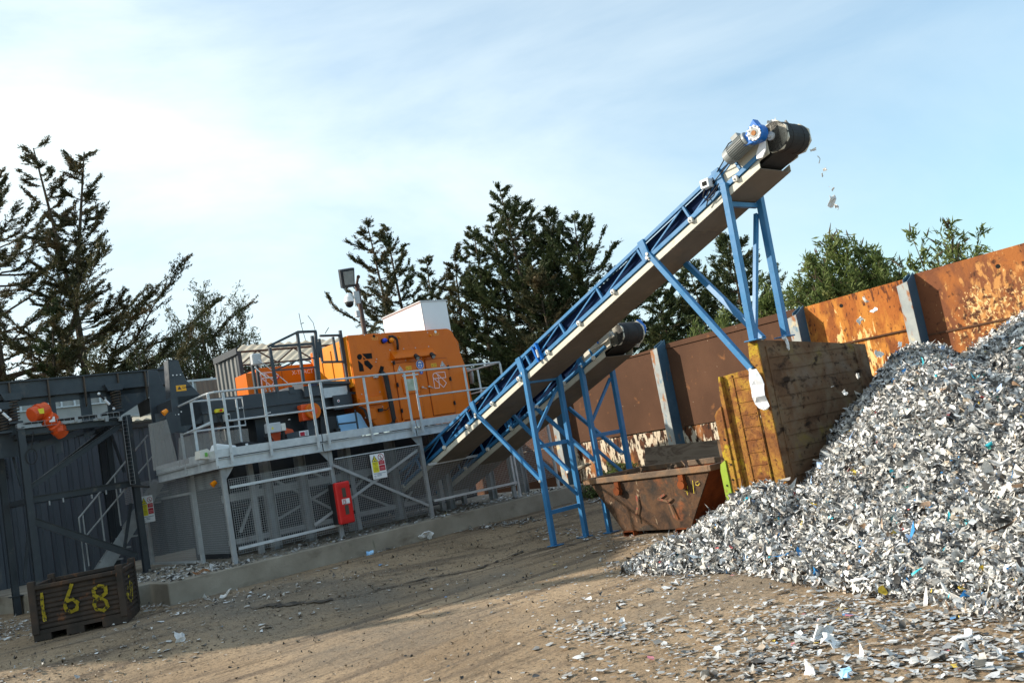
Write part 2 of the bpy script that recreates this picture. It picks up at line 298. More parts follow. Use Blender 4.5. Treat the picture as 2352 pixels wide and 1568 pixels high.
EACH = dict(window=1, spring_seat=1, mesh_rail=1, handrail=1, diagonal_brace=1, clip=1, cross_brace=1, brace=1, gate_frame=1, gate_post=1, frame_post=1, short_post=1,
            lifting_hole=1, rib=2, floor_joist=1, beam_rib=1, bolt_hole=1, idler_bracket=2, inner_rail=1, door_ridge=1, chalk_mark=0, skirt=1, tray_side=1, tray_bottom=1, tread=1, rope=1, gate=1,
            orange_frame=1, black_panel=1, sloped_sheet=1, step_frame=1, lower_housing=1, end_shroud=1, control_box=1, bolt_head=1, bare=0)
class MB:
    def __init__(s): s.v = []; s.f = []; s.mi = []; s.m = 0; s.c = []
    def add(s, vs, fs):
        n = len(s.v)
        s.c.append((n, len(s.f)))
        s.v += [tuple(map(float, a)) for a in vs]
        s.f += [tuple(n + i for i in f) for f in fs]
        s.mi += [s.m] * len(fs)
        return s
    def box(s, p0, p1, q0, q1, z0, z1):
        vs = [(p, q, z) for z in (z0, z1) for q in (q0, q1) for p in (p0, p1)]
        return s.add(vs, [(0, 2, 3, 1), (4, 5, 7, 6), (0, 1, 5, 4), (2, 6, 7, 3), (0, 4, 6, 2), (1, 3, 7, 5)])
    def frame(s, a, b, up=None):
        a = np.array(a, float); b = np.array(b, float); d = b - a; d /= max(1e-9, np.linalg.norm(d))
        u = np.array(up if up is not None else ((0, 0, 1) if abs(d[2]) < .9 else (1, 0, 0)), float)
        w = np.cross(d, u); w /= max(1e-9, np.linalg.norm(w)); u = np.cross(w, d)
        return a, b, d, w, u
    def bar(s, a, b, w=.05, h=.05, up=None):
        a, b, d, sx, u = s.frame(a, b, up)
        vs = []
        for c in (a, b):
            for i, j in ((-1, -1), (1, -1), (1, 1), (-1, 1)):
                vs.append(c + sx * i * w / 2 + u * j * h / 2)
        return s.add(vs, [(3, 2, 1, 0), (4, 5, 6, 7), (0, 1, 5, 4), (1, 2, 6, 5), (2, 3, 7, 6), (3, 0, 4, 7)])
    def angle(s, a, b, w=.06, t=.006, up=None, flip=1):
        a, b, d, sx, u = s.frame(a, b, up)
        s.bar(a + u * (w / 2), b + u * (w / 2), t, w, u)
        s.bar(a + sx * flip * (w / 2 + t / 2), b + sx * flip * (w / 2 + t / 2), w, t, u)
        return s
    def chan(s, a, b, w=.06, h=.12, t=.008, up=None):
        """channel / I-like section: web with two flanges"""
        a, b, d, sx, u = s.frame(a, b, up)
        s.bar(a, b, t, h, u)
        for k in (-1, 1):
            s.bar(a + u * k * (h / 2 + t / 2), b + u * k * (h / 2 + t / 2), w, t, u)
        return s
    def cyl(s, a, b, r, n=12, r2=None, caps=True):
        a, b, d, sx, u = s.frame(a, b)
        r2 = r if r2 is None else r2
        vs = []
        for c, rr in ((a, r), (b, r2)):
            for i in range(n):
                t = 2 * math.pi * i / n
                vs.append(c + sx * math.cos(t) * rr + u * math.sin(t) * rr)
        fs = [(i, (i + 1) % n, n + (i + 1) % n, n + i) for i in range(n)]
        if caps: fs += [tuple(range(n))[::-1], tuple(range(n, 2 * n))]
        return s.add(vs, fs)
    def tube(s, pts, r=.01, n=6):
        pts = [np.array(p, float) for p in pts]
        vs = []; m = len(pts)
        up = np.array([.31, .17, .93])
        for i, c in enumerate(pts):
            d = pts[min(i + 1, m - 1)] - pts[max(i - 1, 0)]; d /= max(1e-9, np.linalg.norm(d))
            w = np.cross(d, up); w /= max(1e-9, np.linalg.norm(w)); u = np.cross(w, d)
            rr = r[i] if hasattr(r, '__len__') else r
            for k in range(n):
                t = 2 * math.pi * k / n
                vs.append(c + w * math.cos(t) * rr + u * math.sin(t) * rr)
        fs = [(i * n + k, i * n + (k + 1) % n, (i + 1) * n + (k + 1) % n, (i + 1) * n + k) for i in range(m - 1) for k in range(n)]
        fs += [tuple(range(n))[::-1], tuple(range((m - 1) * n, m * n))]
        return s.add(vs, fs)
    def prism(s, pts, vec):
        pts = [np.array(p, float) for p in pts]; vec = np.array(vec, float); n = len(pts)
        return s.add(pts + [p + vec for p in pts], [tuple(range(n))[::-1], tuple(range(n, 2 * n))] + [(i, (i + 1) % n, n + (i + 1) % n, n + i) for i in range(n)])
    def ball(s, c, r, nu=12, nv=8, sc=(1, 1, 1)):
        vs = []; c = np.array(c, float)
        for j in range(nv + 1):
            th = math.pi * j / nv
            for i in range(nu):
                ph = 2 * math.pi * i / nu
                vs.append(c + np.array([math.sin(th) * math.cos(ph) * sc[0], math.sin(th) * math.sin(ph) * sc[1], math.cos(th) * sc[2]]) * r)
        return s.add(vs, [(j * nu + i, j * nu + (i + 1) % nu, (j + 1) * nu + (i + 1) % nu, (j + 1) * nu + i) for j in range(nv) for i in range(nu)])
    def stroke(s, pts, w, n, t=.004):
        """flat painted stroke of width w along pts lying on a plane with outward normal n"""
        n = np.array(n, float)
        for a, b in zip(pts[:-1], pts[1:]):
            a = np.array(a, float); b = np.array(b, float); d = (b - a) / max(1e-9, np.linalg.norm(b - a))
            a = a - d * w * .35; b = b + d * w * .35
            s.bar(a + n * t / 2, b + n * t / 2, w, t, n)
        return s
    def build(s, name, m, parent=None, bevel=0.0, smooth=False, label=None, cat=None, group=None, kind=None, raw=False, org=None, each=0):
        each = each or EACH.get(name, 0)
        if each and parent is not None and len(s.c) > each:
            r = None
            for i in range(0, len(s.c), each):
                v0, f0 = s.c[i]; v1, f1 = s.c[i + each] if i + each < len(s.c) else (len(s.v), len(s.f))
                k = MB(); k.v = s.v[v0:v1]; k.f = [tuple(j - v0 for j in f) for f in s.f[f0:f1]]; k.mi = s.mi[f0:f1]; k.c = [(0, 0)]
                r = k.build(name, m, parent, bevel, smooth, label, cat, group, kind, raw, org, each=10 ** 6)
            return r
        w = np.array(s.v) if raw else X(np.array(s.v))
        if parent is not None:
            o0 = origin(parent)
        elif org is not None:
            o0 = np.array(X(org))
        else:
            o0 = np.array([(w[:, 0].min() + w[:, 0].max()) / 2, (w[:, 1].min() + w[:, 1].max()) / 2, w[:, 2].min()])
        me = bpy.data.meshes.new(name)
        me.from_pydata([tuple(a) for a in (w - o0)], [], s.f)
        ms = m if isinstance(m, (list, tuple)) else [m]
        for k in ms: me.materials.append(Mt[k] if isinstance(k, str) else k)
        if len(ms) > 1: me.polygons.foreach_set('material_index', s.mi)
        bm = bmesh.new(); bm.from_mesh(me)
        bmesh.ops.recalc_face_normals(bm, faces=bm.faces)
        bm.to_mesh(me); bm.free()
        if smooth: me.shade_smooth()
        o = bpy.data.objects.new(name, me)
        if parent is None: o.location = o0
        link(o, parent)
        if bevel:
            b = o.modifiers.new('bevel', 'BEVEL'); b.width = bevel; b.segments = 1; b.limit_method = 'ANGLE'
        return tag(o, label, cat, group, kind)
def noise2(x, y, s=0):
    return (np.sin(x * 1.7 + 1.3 * np.sin(y * 1.1 + s)) + np.sin(y * 2.3 + 1.7 * np.sin(x * .9 + 2 * s)) + .5 * np.sin(x * 4.9 + y * 3.7 + s) + .35 * np.sin(x * 9.1 - y * 8.3 + 3 * s)) / 2.85
NQ = (0, -1, 0)      # outward normal of faces that look towards the yard
NP = (-1, 0, 0)

# ------------------------------------------------------------------ ground
gm = mat('yard_ground', spec=.12, rough=.88, cols=[(.3, (.22, .158, .1)), (.5, (.3, .22, .142)), (.7, (.38, .285, .19))], scale=.55, detail=12, bump=.9, bscale=13,
         spots=[((.16, .12, .085), 1.3, .5, .62, (.22, 2.4, 1)), ((.12, .09, .062), 3, .55, .7, (.35, 1.6, 1)), ((.17, .145, .115), .3, .5, .66, one), ((.1, .072, .05), 14, .56, .68, one), ((.4, .34, .26), 26, .62, .72, one), ((.07, .052, .036), 48, .56, .66, one)])
g = MB()
nx, ny = 130, 130
gx = np.concatenate([np.linspace(-600, -30, 6), np.linspace(-26, 26, nx - 12), np.linspace(30, 600, 6)])
gy = np.concatenate([np.linspace(-60, -5, 4), np.linspace(-2, 40, ny - 12), np.linspace(44, 2500, 8)])
def gz_(x, y):
    w = np.array([x, y, 0.0]); z = float(ground_z(w @ PV, w @ QV))
    return z + (.008 * float(noise2(np.array(x) * .9, np.array(y) * .7, 1)) if abs(x) < 27 and y < 40 else 0)
vs = [(x, y, gz_(x, y)) for y in gy for x in gx]
g.add(vs, [(j * nx + i, j * nx + i + 1, (j + 1) * nx + i + 1, (j + 1) * nx + i) for j in range(ny - 1) for i in range(nx - 1)])
g.build('ground', gm, kind='structure', raw=True, org=(0, 0, 0), smooth=True)

rng = np.random.default_rng(7)
# worn edge of an old surface: a ragged dark strip
cl = [z_('D', 430, 1590), z_('D', 560, 1562), z_('D', 1000, 1530), z_('D', 1350, 1478), z_('D', 1500, 1432), z_('D', 1700, 1385), z_('D', 1900, 1332), z_('D', 2200, 1285), z_('D', 2350, 1245), z_('F', 700, 1440), z_('F', 1200, 1370)]
pts = []
for a, b in zip(cl[:-1], cl[1:]):
    n = max(2, int(np.linalg.norm(b - a) / .09))
    pts += [a + (b - a) * i / n for i in range(n)]
s_ = MB(); vs = []
for i, c in enumerate(pts):
    d = pts[min(i + 1, len(pts) - 1)] - pts[max(0, i - 1)]; d /= np.linalg.norm(d)
    n = np.array([-d[1], d[0], 0])
    w = (.02 + .045 * abs(math.sin(i * .37)) * rng.random() + (.16 if i < 16 else 0) * rng.random()) * (1 if i % 5 else .2)
    off = n * rng.normal(0, .025)
    vs += [c + off + n * w, c + off - n * w * .8]
vs = list(drop(np.array(vs)))
for i, v in enumerate(vs): v[2] += .016 + .004 * rng.random()
s_.add(vs, [(2 * i, 2 * i + 1, 2 * i + 3, 2 * i + 2) for i in range(len(pts) - 1)])
Mt['asph'] = mat('dark_broken_asphalt', rough=.95, cols=[(.35, (.03, .026, .022)), (.65, (.11, .09, .07))], scale=9, bump=.8, bscale=40)
s_.build('ground_strip', 'asph', kind='structure')
# cracks
Mt['crack'] = mat('ground_crack', rough=1, base=(.05, .038, .028))
s_ = MB()
for (a, b) in ((('D', 380, 1500), ('D', 470, 1400)), (('D', 860, 1400), ('D', 980, 1335)), (('T', 740, 700), ('T', 770, 860)), (('T', 1560, 390), ('T', 1760, 300)), (('D', 1600, 960), ('D', 1640, 1010))):
    A_, B_ = z_(*a), z_(*b); n = 22; last = drop(A_)[0]
    for i in range(1, n + 1):
        c = drop(A_ + (B_ - A_) * i / n + np.array([rng.normal(0, .015), rng.normal(0, .015), 0]))[0]
        s_.bar(last + [0, 0, .014], c + [0, 0, .014], .004 + .008 * rng.random(), .003); last = c
s_.build('ground_cracks', 'crack', kind='structure')

# ------------------------------------------------------------------ concrete plinth the plant stands on
SL = .36
KP = PLANT
pl = MB()
pl.prism([(5.02, 15.32, -.1), (14.75, 15.32, -.1), (14.75, 27, -.1), (1.5, 27, -.1), (3.2, 23.4, -.1), (3.85, 21.2, -.1), (4.35, 16.4, -.1), (5.02, 16.2, -.1)], (0, 0, SL + .1))
pl.build('concrete_plinth', 'conc', bevel=.012, label='low raised concrete plinth carrying the fenced platform and the machines', cat='plinth')
s_ = MB()
for x in (8.05, 11.6): s_.box(x, x + .008, 15.308, 15.318, .02, SL - .01)
KP = 1.0

# ------------------------------------------------------------------ shredded pile and litter
def chips(name, C, size, normal_spread, rg, cols, base_n=None, curl=.35, aspect=(.35, 1.0), label=None, cat=None, kind='stuff', zrange=None):
    """C: centres (n,3) in world XYZ; each chip an irregular bent flake of 8 triangles"""
    n = len(C); k = 6
    a = rg.normal(0, 1, (n, 3)); 
    nn = np.zeros((n, 3)); nn[:, 2] = 1
    if base_n is not None: nn = base_n
    w = nn + rg.normal(0, 1, (n, 3)) * normal_spread[:, None]
    w /= np.linalg.norm(w, axis=1)[:, None]
    u = np.cross(w, a); u /= np.linalg.norm(u, axis=1)[:, None]
    v = np.cross(w, u)
    asp = rg.uniform(*aspect, n)
    ang = (np.arange(k) / k * 2 * math.pi)[None, :] + rg.normal(0, .18, (n, k))
    rad = rg.uniform(.55, 1.15, (n, k))
    xx = np.cos(ang) * rad * size[:, None]; yy = np.sin(ang) * rad * size[:, None] * asp[:, None]
    cu = rg.normal(0, curl, (n, 1)); cv = rg.normal(0, curl, (n, 1)); tw = rg.normal(0, curl, (n, 1))
    zz = (cu * xx ** 2 + cv * yy ** 2 * 2 + tw * xx * yy * 2) / size[:, None] + rg.normal(0, .08, (n, k)) * size[:, None] * min(1, curl * 3)
    P_ = C[:, None, :] + xx[..., None] * u[:, None, :] + yy[..., None] * v[:, None, :] + zz[..., None] * w[:, None, :]
    cen = C + w * (rg.normal(0, .12, n) * size * min(1, curl * 3))[:, None]
    V = np.concatenate([P_, cen[:, None, :]], 1).reshape(-1, 3)
    idx = np.arange(n)[:, None] * (k + 1)
    F = np.stack([np.stack([idx[:, 0] + i, idx[:, 0] + (i + 1) % k, idx[:, 0] + k], 1) for i in range(k)], 1).reshape(-1, 3)
    me = bpy.data.meshes.new(name)
    me.vertices.add(len(V)); me.loops.add(F.size); me.polygons.add(len(F))
    o0 = np.array([C[:, 0].mean(), C[:, 1].mean(), 0])
    me.vertices.foreach_set('co', (V - o0).ravel())
    me.loops.foreach_set('vertex_index', F.ravel().astype(np.int32))
    me.polygons.foreach_set('loop_start', np.arange(0, F.size, 3, dtype=np.int32))
    me.polygons.foreach_set('loop_total', np.full(len(F), 3, np.int32))
    me.update(calc_edges=True)
    pc = np.array([c for c, _ in cols]); pw = np.array([w_ for _, w_ in cols]); pw = pw / pw.sum()
    ci = rg.choice(len(cols), n, p=pw)
    cc = np.ones((n, k + 1, 4)); cc[:, :, :3] = (pc[ci] * rg.uniform(.82, 1.1, (n, 1)))[:, None, :]
    at_ = me.color_attributes.new('tint', 'FLOAT_COLOR', 'POINT')
    at_.data.foreach_set('color', cc.ravel())
    me.materials.append(Mt['chip'])
    o = bpy.data.objects.new(name, me); o.location = o0; COL.objects.link(o)
    return tag(o, label, cat, kind=kind)
cm = bpy.data.materials.new('shredded_flakes'); cm.use_nodes = True
t = cm.node_tree; b = t.nodes['Principled BSDF']; an = N(t, 'ShaderNodeAttribute', attribute_name='tint')
nzz = N(t, 'ShaderNodeTexNoise', inp={'Scale': 45.0, 'Detail': 4.0}); mrr = N(t, 'ShaderNodeMapRange', inp={'From Min': .3, 'From Max': .7, 'To Min': .7, 'To Max': 1.06})
mul = N(t, 'ShaderNodeMixRGB', blend_type='MULTIPLY', inp={'Fac': 1.0}); tcc = N(t, 'ShaderNodeTexCoord')
t.links.new(tcc.outputs['Object'], nzz.inputs['Vector']); t.links.new(nzz.outputs['Fac'], mrr.inputs['Value'])
t.links.new(an.outputs['Color'], mul.inputs['Color1']); t.links.new(mrr.outputs[0], mul.inputs['Color2']); t.links.new(mul.outputs[0], b.inputs['Base Color'])
b.inputs['Roughness'].default_value = .45; b.inputs['Metallic'].default_value = .1
Mt['chip'] = cm
CCOL = [((.8, .8, .79), 36), ((.68, .66, .61), 26), ((.45, .44, .42), 15), ((.24, .24, .24), 12), ((.09, .09, .09), 11), ((.03, .03, .032), 9), ((.48, .4, .31), 5), ((.3, .2, .13), 1.4),
        ((.03, .25, .6), .55), ((.05, .5, .62), .3), ((.7, .5, .05), .35), ((.6, .1, .1), .2), ((.05, .35, .25), .15), ((.35, .5, .75), .5)]

def seg_d(p, q, a, b):
    ax, ay = a; bx, by = b
    t = np.clip(((p - ax) * (bx - ax) + (q - ay) * (by - ay)) / max(1e-6, (bx - ax) ** 2 + (by - ay) ** 2), 0, 1)
    return np.hypot(p - ax - t * (bx - ax), q - ay - t * (by - ay)), t
def pile_h(p, q):
    p = np.asarray(p, float); q = np.asarray(q, float)
    out = np.full(p.shape, -1.0)
    def cone(d, z, sl): return z + .12 - sl * np.sqrt(d * d + .03)
    d, t = seg_d(p, q, (9.75, 4.45), (12.2, 5.75)); out = np.maximum(out, cone(d, 1.63 + .28 * t, .75))
    d, t = seg_d(p, q, (12.6, 2.2), (13.4, 3.4)); out = np.maximum(out, cone(d, 2.78, .62))
    d, t = seg_d(p, q, (8.35, 5.95), (8.35, 5.9)); out = np.maximum(out, cone(d, .66, .62))
    d, t = seg_d(p, q, (9.6, -1.0), (9.6, 1.2)); out = np.maximum(out, cone(d, 2.15, .62))
    d, t = seg_d(p, q, (8.1, 6.0), (7.75, 6.6)); out = np.maximum(out, cone(d, .2, .42))
    d, t = seg_d(p, q, (7.6, 3.4), (8.3, 5.2)); out = np.maximum(out, cone(d, .42, .42))
    d, t = seg_d(p, q, (6.9, 1.6), (7.5, 3.1)); out = np.maximum(out, cone(d, .42, .4))
    n = noise2(p * 1.6, q * 1.6, .7) * .1 + noise2(p * 4.5, q * 4.2, 2.1) * .035
    return np.where(out > -.15, out + n * np.clip((out + .15) * 2, 0, 1), out)
base = MB(); npx, nqx = 110, 130
pp = np.linspace(6.0, 15.1, npx); qq = np.linspace(-2.5, 8.6, nqx)
Pg, Qg = np.meshgrid(pp, qq); Hg = np.maximum(pile_h(Pg, Qg) - .03, -.06)
base.add(list(zip(Pg.ravel(), Qg.ravel(), Hg.ravel())), [(j * npx + i, j * npx + i + 1, (j + 1) * npx + i + 1, (j + 1) * npx + i) for j in range(nqx - 1) for i in range(npx - 1)
         if min(Hg[j, i], Hg[j, i + 1], Hg[j + 1, i], Hg[j + 1, i + 1]) > .03])
Mt['pilebed'] = mat('pile_bed', rough=.9, cols=[(.35, (.06, .06, .06)), (.65, (.35, .35, .34))], scale=14)
bed = base.build('shredded_pile', 'pilebed', label='big sloping heap of shredded pale metal flakes under the tall conveyor', cat='scrap pile', kind='stuff')
rg = np.random.default_rng(11)
def on_pile(n, p0, p1, q0, q1, jit):
    p = rg.uniform(p0, p1, n); q = rg.uniform(q0, q1, n)
    h = pile_h(p, q); e = .03
    gp_ = (pile_h(p + e, q) - pile_h(p - e, q)) / (2 * e); gq_ = (pile_h(p, q + e) - pile_h(p, q - e)) / (2 * e)
    k = h > .0
    k &= ~((p > 8.95) & (q > 6.0) & (p < 11.6))
    p, q, h, gp_, gq_ = p[k], q[k], h[k], gp_[k], gq_[k]
    nn = np.stack([-gp_, -gq_, np.ones_like(p)], 1); nn /= np.linalg.norm(nn, axis=1)[:, None]
    C = np.stack([p, q, h], 1) + nn * rg.uniform(-.02, jit, len(p))[:, None]
    return X(C), nn @ M3
C1, n1 = on_pile(185000, 4.6, 12.2, -.6, 8.4, .05)
C2, n2 = on_pile(24000, 11.5, 15.1, -.5, 7.5, .05)
C0 = np.concatenate([C1, C2]); n0 = np.concatenate([n1, n2])
chips('shredded_flakes', C0, rg.gamma(2.5, .0088, len(C0)).clip(.008, .085), np.full(len(C0), 1.15), rg, CCOL, n0, curl=.45, aspect=(.18, .8),
      label='crumpled pale and grey flakes covering the surface of the heap', cat='shredded scrap')
C3, n3 = on_pile(9000, 4.8, 12.2, -.4, 8.4, .07)
chips('shredded_strips', C3, rg.gamma(6, .011, len(C3)).clip(.03, .15), np.full(len(C3), .8), rg, CCOL, n3, curl=.5, aspect=(.08, .25), label='long twisted pale strips lying among the flakes of the heap', cat='shredded scrap')
# litter on the yard: dense clumps towards the pile, sparse elsewhere
def lit(n, k, c0, c1, p0=0.0, sp=(1, 1)):
    """n chips scattered about the segment between two photo points on the ground"""
    a, b = z_(*c0), z_(*c1); t = rg.random(n)
    c = a[None] + (b - a)[None] * t[:, None]
    c[:, 0] += rg.normal(0, sp[0], n); c[:, 1] += rg.normal(0, sp[1], n); c[:, 2] = 0
    return c
Ls = []
Pn = rg.uniform(1.5, 9, 9000); Qn = rg.uniform(1.0, 9.5, 9000)
dens = np.clip(1 - (7.4 - Pn) / 3.8, .03, 1) ** 2 * (.25 + .75 * (noise2(Pn * 1.5, Qn * 1.5, 5) > .05)) * np.clip((9.6 - Qn) / 2.5, .12, 1)
k_ = rg.random(9000) < dens * .62
Ls.append(np.stack([Pn[k_], Qn[k_], np.zeros(k_.sum())], 1))
for (n, a, b, sp) in ((420, ('T', 350, 250), ('T', 700, 380), (.22, .22)), (300, ('T', 100, 600), ('T', 400, 640), (.16, .3)), (460, ('T', 1000, 680), ('T', 1500, 560), (.22, .3)), (300, ('T', 1600, 520), ('T', 2300, 560), (.2, .35)),
                      (420, ('T', 1000, 560), ('T', 1500, 470), (.2, .35)), (260, ('T', 800, 790), ('T', 1300, 700), (.12, .2)), (200, ('T', 1700, 770), ('T', 2350, 700), (.12, .2)),
                      (330, ('F', 350, 1230), ('F', 850, 1180), (.25, .3)), (300, ('F', 850, 1260), ('F', 1500, 1330), (.2, .3)), (130, ('F', 1250, 1020), ('F', 1350, 1010), (.3, .3)),
                      (200, ('D', 1250, 1165), ('D', 1610, 1080), (.1, .09)), (70, ('D', 2050, 950), ('D', 2300, 920), (.15, .12)),
                      (430, ('B', 20, 1060), ('B', 200, 1180), (.25, .5)), (330, ('B', 1180, 880), ('B', 1380, 930), (.2, .25)), (120, ('B', 1400, 980), ('B', 1700, 900), (.5, .4)), (240, ('T', 250, 180), ('T', 600, 120), (.25, .3)),
                      (300, ('B', 200, 1400), ('B', 1800, 1300), (1.0, .6)), (260, ('D', 100, 1480), ('D', 1900, 1350), (1., .8)), (300, ('T', 0, 300), ('T', 900, 500), (.8, .9)), (120, ('T', 0, 760), ('T', 700, 800), (.6, .4))):
    Ls.append(lit(n, 0, a, b, sp=sp))
n_ = 3100; bx_ = rg.uniform(0, 2352, n_); by_ = 380 + 486 * rg.random(n_) ** .8; kk = rg.random(n_) < (.12 + .88 * (bx_ / 2352) ** 1.1)
Ls.append(np.array([z_('T', x, y) for x, y in zip(bx_[kk], by_[kk])]))
LC = np.concatenate(Ls); LC = LC[~((LC[:, 1] > 15.25) & (LC[:, 0] > 5))]; LC = drop(LC); LC[:, 2] += .012 + rng.random(len(LC)) * .012
sz = rg.gamma(2.6, .0082, len(LC)).clip(.006, .06)
GL = [((.72, .73, .73), 22), ((.56, .55, .52), 26), ((.42, .41, .39), 24), ((.25, .24, .22), 14), ((.07, .065, .06), 10), ((.5, .4, .3), 7), ((.15, .35, .65), .6), ((.75, .55, .08), .4), ((.7, .25, .3), .25)]
chips('litter', X(LC), sz, np.full(len(LC), .09), rg, GL, None, curl=.12, aspect=(.35, .9), label='thin pale flakes trodden flat over the yard', cat='litter')
# grit and dark crumbs trodden out of the surface
n_ = 9000; gc = np.stack([rg.uniform(-1, 10, n_), rg.uniform(.5, 15.2, n_), np.zeros(n_)], 1); gc = drop(gc); gc[:, 2] += .012
chips('grit', X(gc), rg.gamma(2, .0038, n_).clip(.003, .025), np.full(n_, .5), rg, [((.09, .07, .05), 5), ((.2, .15, .1), 4), ((.36, .29, .21), 4), ((.03, .027, .025), 2)], None, curl=.7, aspect=(.5, 1), label='grit and dark crumbs scattered over the packed dirt of the yard', cat='grit')
# stood-up crumpled pieces among them
sel = rg.random(len(LC)) < .1
BC = LC[sel].copy(); BC[:, 2] += .018
chips('litter', X(BC), sz[sel] * .95, np.full(len(BC), .4), rg, GL, None, curl=.6, label='crumpled thicker pieces lying among the flat flakes', cat='litter')
# on the plinth
KP = PLANT
n = 1500
a = np.stack([rg.uniform(4.3, 14.4, n), 15.35 + rg.gamma(1.3, .9, n), np.full(n, SL + .012)], 1); a = a[(a[:, 1] < 24)]
a2 = np.stack([rg.uniform(4.6, 6.6, 700), rg.uniform(15.4, 19, 700), np.full(700, SL + .014)], 1); a2 = a2[(a2[:, 0] > 5.1) | (a2[:, 1] > 16.5)]
a = np.concatenate([a, a2]); a = a[(a[:, 0] > 5.1) | (a[:, 1] > 16.5)]
chips('litter', X(a), rg.gamma(3, .01, len(a)).clip(.01, .07), np.full(len(a), .18), rg, GL, None, curl=.25, label='grey flakes strewn over the concrete plinth', cat='litter')

KP = 1.0
def crumple(name, c, s, label, cat, group, seed, mats='chipsolid', stretch=(1, 1, 1)):
    rr = np.random.default_rng(seed)
    mb_ = MB(); nu, nv = 5, 4; vs = []
    ax = rr.normal(0, 1, 3); ax /= np.linalg.norm(ax); bx = np.cross(ax, rr.normal(0, 1, 3)); bx /= np.linalg.norm(bx); cx = np.cross(ax, bx)
    for sgn in (0, .07):
        for j in range(nv):
            for i in range(nu):
                u, v = i / (nu - 1) - .5, j / (nv - 1) - .5
                w = .35 * math.sin(u * 5 + seed) * .5 + .3 * v * v + sgn
                jit = np.random.default_rng(seed * 97 + i * 7 + j).normal(0, .07, 3)
                vs.append(np.array(c) + (ax * (u + jit[0]) * stretch[0] + bx * (v * .7 + jit[1]) * stretch[1] + cx * (w + jit[2] * .6)) * s)
    m = nu * nv; fs = []
    for j in range(nv - 1):
        for i in range(nu - 1):
            a = j * nu + i
            fs += [(a, a + 1, a + nu + 1, a + nu), (m + a + nu, m + a + nu + 1, m + a + 1, m + a)]
    for i in range(nu - 1):
        fs += [(i + 1, i, m + i, m + i + 1), ((nv - 1) * nu + i, (nv - 1) * nu + i + 1, m + (nv - 1) * nu + i + 1, m + (nv - 1) * nu + i)]
    for j in range(nv - 1):
        fs += [(j * nu, (j + 1) * nu, m + (j + 1) * nu, m + j * nu), ((j + 1) * nu + nu - 1, j * nu + nu - 1, m + j * nu + nu - 1, m + (j + 1) * nu + nu - 1)]
    mb_.add(vs, fs)
    return mb_.build(name, mats, label=label, cat=cat, group=group)
Mt['chipsolid'] = mat('flake_grey', rough=.45, metal=.2, cols=[(.3, (.42, .41, .39)), (.7, (.75, .75, .74))], scale=12)
for i, (dp, dq, s_c, lb) in enumerate([(.12, .02, .1, 'crumpled scrap caught on the belt at the very top of the long conveyor'), (.4, .0, .09, 'smaller scrap clinging to the belt top beside the crumpled one')]):
    crumple('caught_scrap', (8.95 + dp, 5.27 + dq, 4.672 - i * .004), s_c, lb, 'scrap', 'scraps caught on the conveyor head', 55 + i)
FG = 'flakes falling from the conveyor'
for i, (k, x, y, s, lb) in enumerate([
    ('I', 1985, 900, .07, 'highest falling grey flake just right of the conveyor head'),
    ('I', 2110, 1085, .1, 'falling flake second from the top below the conveyor head'),
    ('I', 2195, 1290, .075, 'grey falling flake third from the top with specks under it'),
    ('I', 2155, 1390, .05, 'small white falling fleck under the third grey flake'),
    ('H', 1522, 583, .05, 'small falling grey flake just above the big crumpled one'),
    ('H', 1498, 567, .02, 'tiny dark falling speck left of the small grey flake'),
    ('H', 1512, 665, .15, 'big crumpled falling flake with a ragged brown edge'),
    ('H', 1548, 692, .12, 'creased falling flake touching the big one from below')]):
    crumple('falling_flake', p_(k, x, y, 9.26), s * .72, lb, 'flake', FG, 3 + i, stretch=(1.2, .8, 1))
for i, (k, x, y, s, lb) in enumerate([
    ('J', 930, 890, .16, 'pale falling scrap before the orange wall, level with its upper seam'),
    ('J', 1018, 985, .19, 'bright white falling scrap before the orange wall panel'),
    ('J', 890, 1070, .15, 'dark edged falling scrap left of the white one on the orange wall'),
    ('J', 1245, 1285, .11, 'thin white falling sliver beside the pale wall post'),
    ('J', 1055, 1370, .17, 'crinkled falling scrap right of the brown steel panel'),
    ('K', 1095, 420, .13, 'white falling scrap over the far corner of the brown panel'),
    ('K', 1000, 545, .12, 'curled white falling scrap low over the brown panel'),
    ('K', 905, 500, .06, 'small white falling fleck in the middle of the brown panel')]):
    crumple('falling_flake', p_(k, x, y, 9.5), s * .5, lb, 'flake', FG, 31 + i, mats='paper' if i in (1, 3, 6, 7) else 'chipsolid')

# ------------------------------------------------------------------ rusty boundary wall
WP = 15.2
wall = thing('rusty_wall', (WP, 8, 0), 'tall rusted steel plate wall with pale blue posts, running behind the heap', 'wall')
wall_posts = [(13.4, 3.05, 0), (12.85, 3.02, 0), (9.15, 3.05, 0), (7.1, 3.12, 0), (4.15, 3.2, 0), (1.6, 3.3, 0)]
def panel(q0, q1, z0a, z0b, z1a, z1b, m, name='plate', t=.02, label=None):
    b = MB(); b.prism([(WP, q0, z0a), (WP, q1, z0b), (WP, q1, z1b), (WP, q0, z1a)], (t, 0, 0))
    return b.build(name, m, wall, label=label)
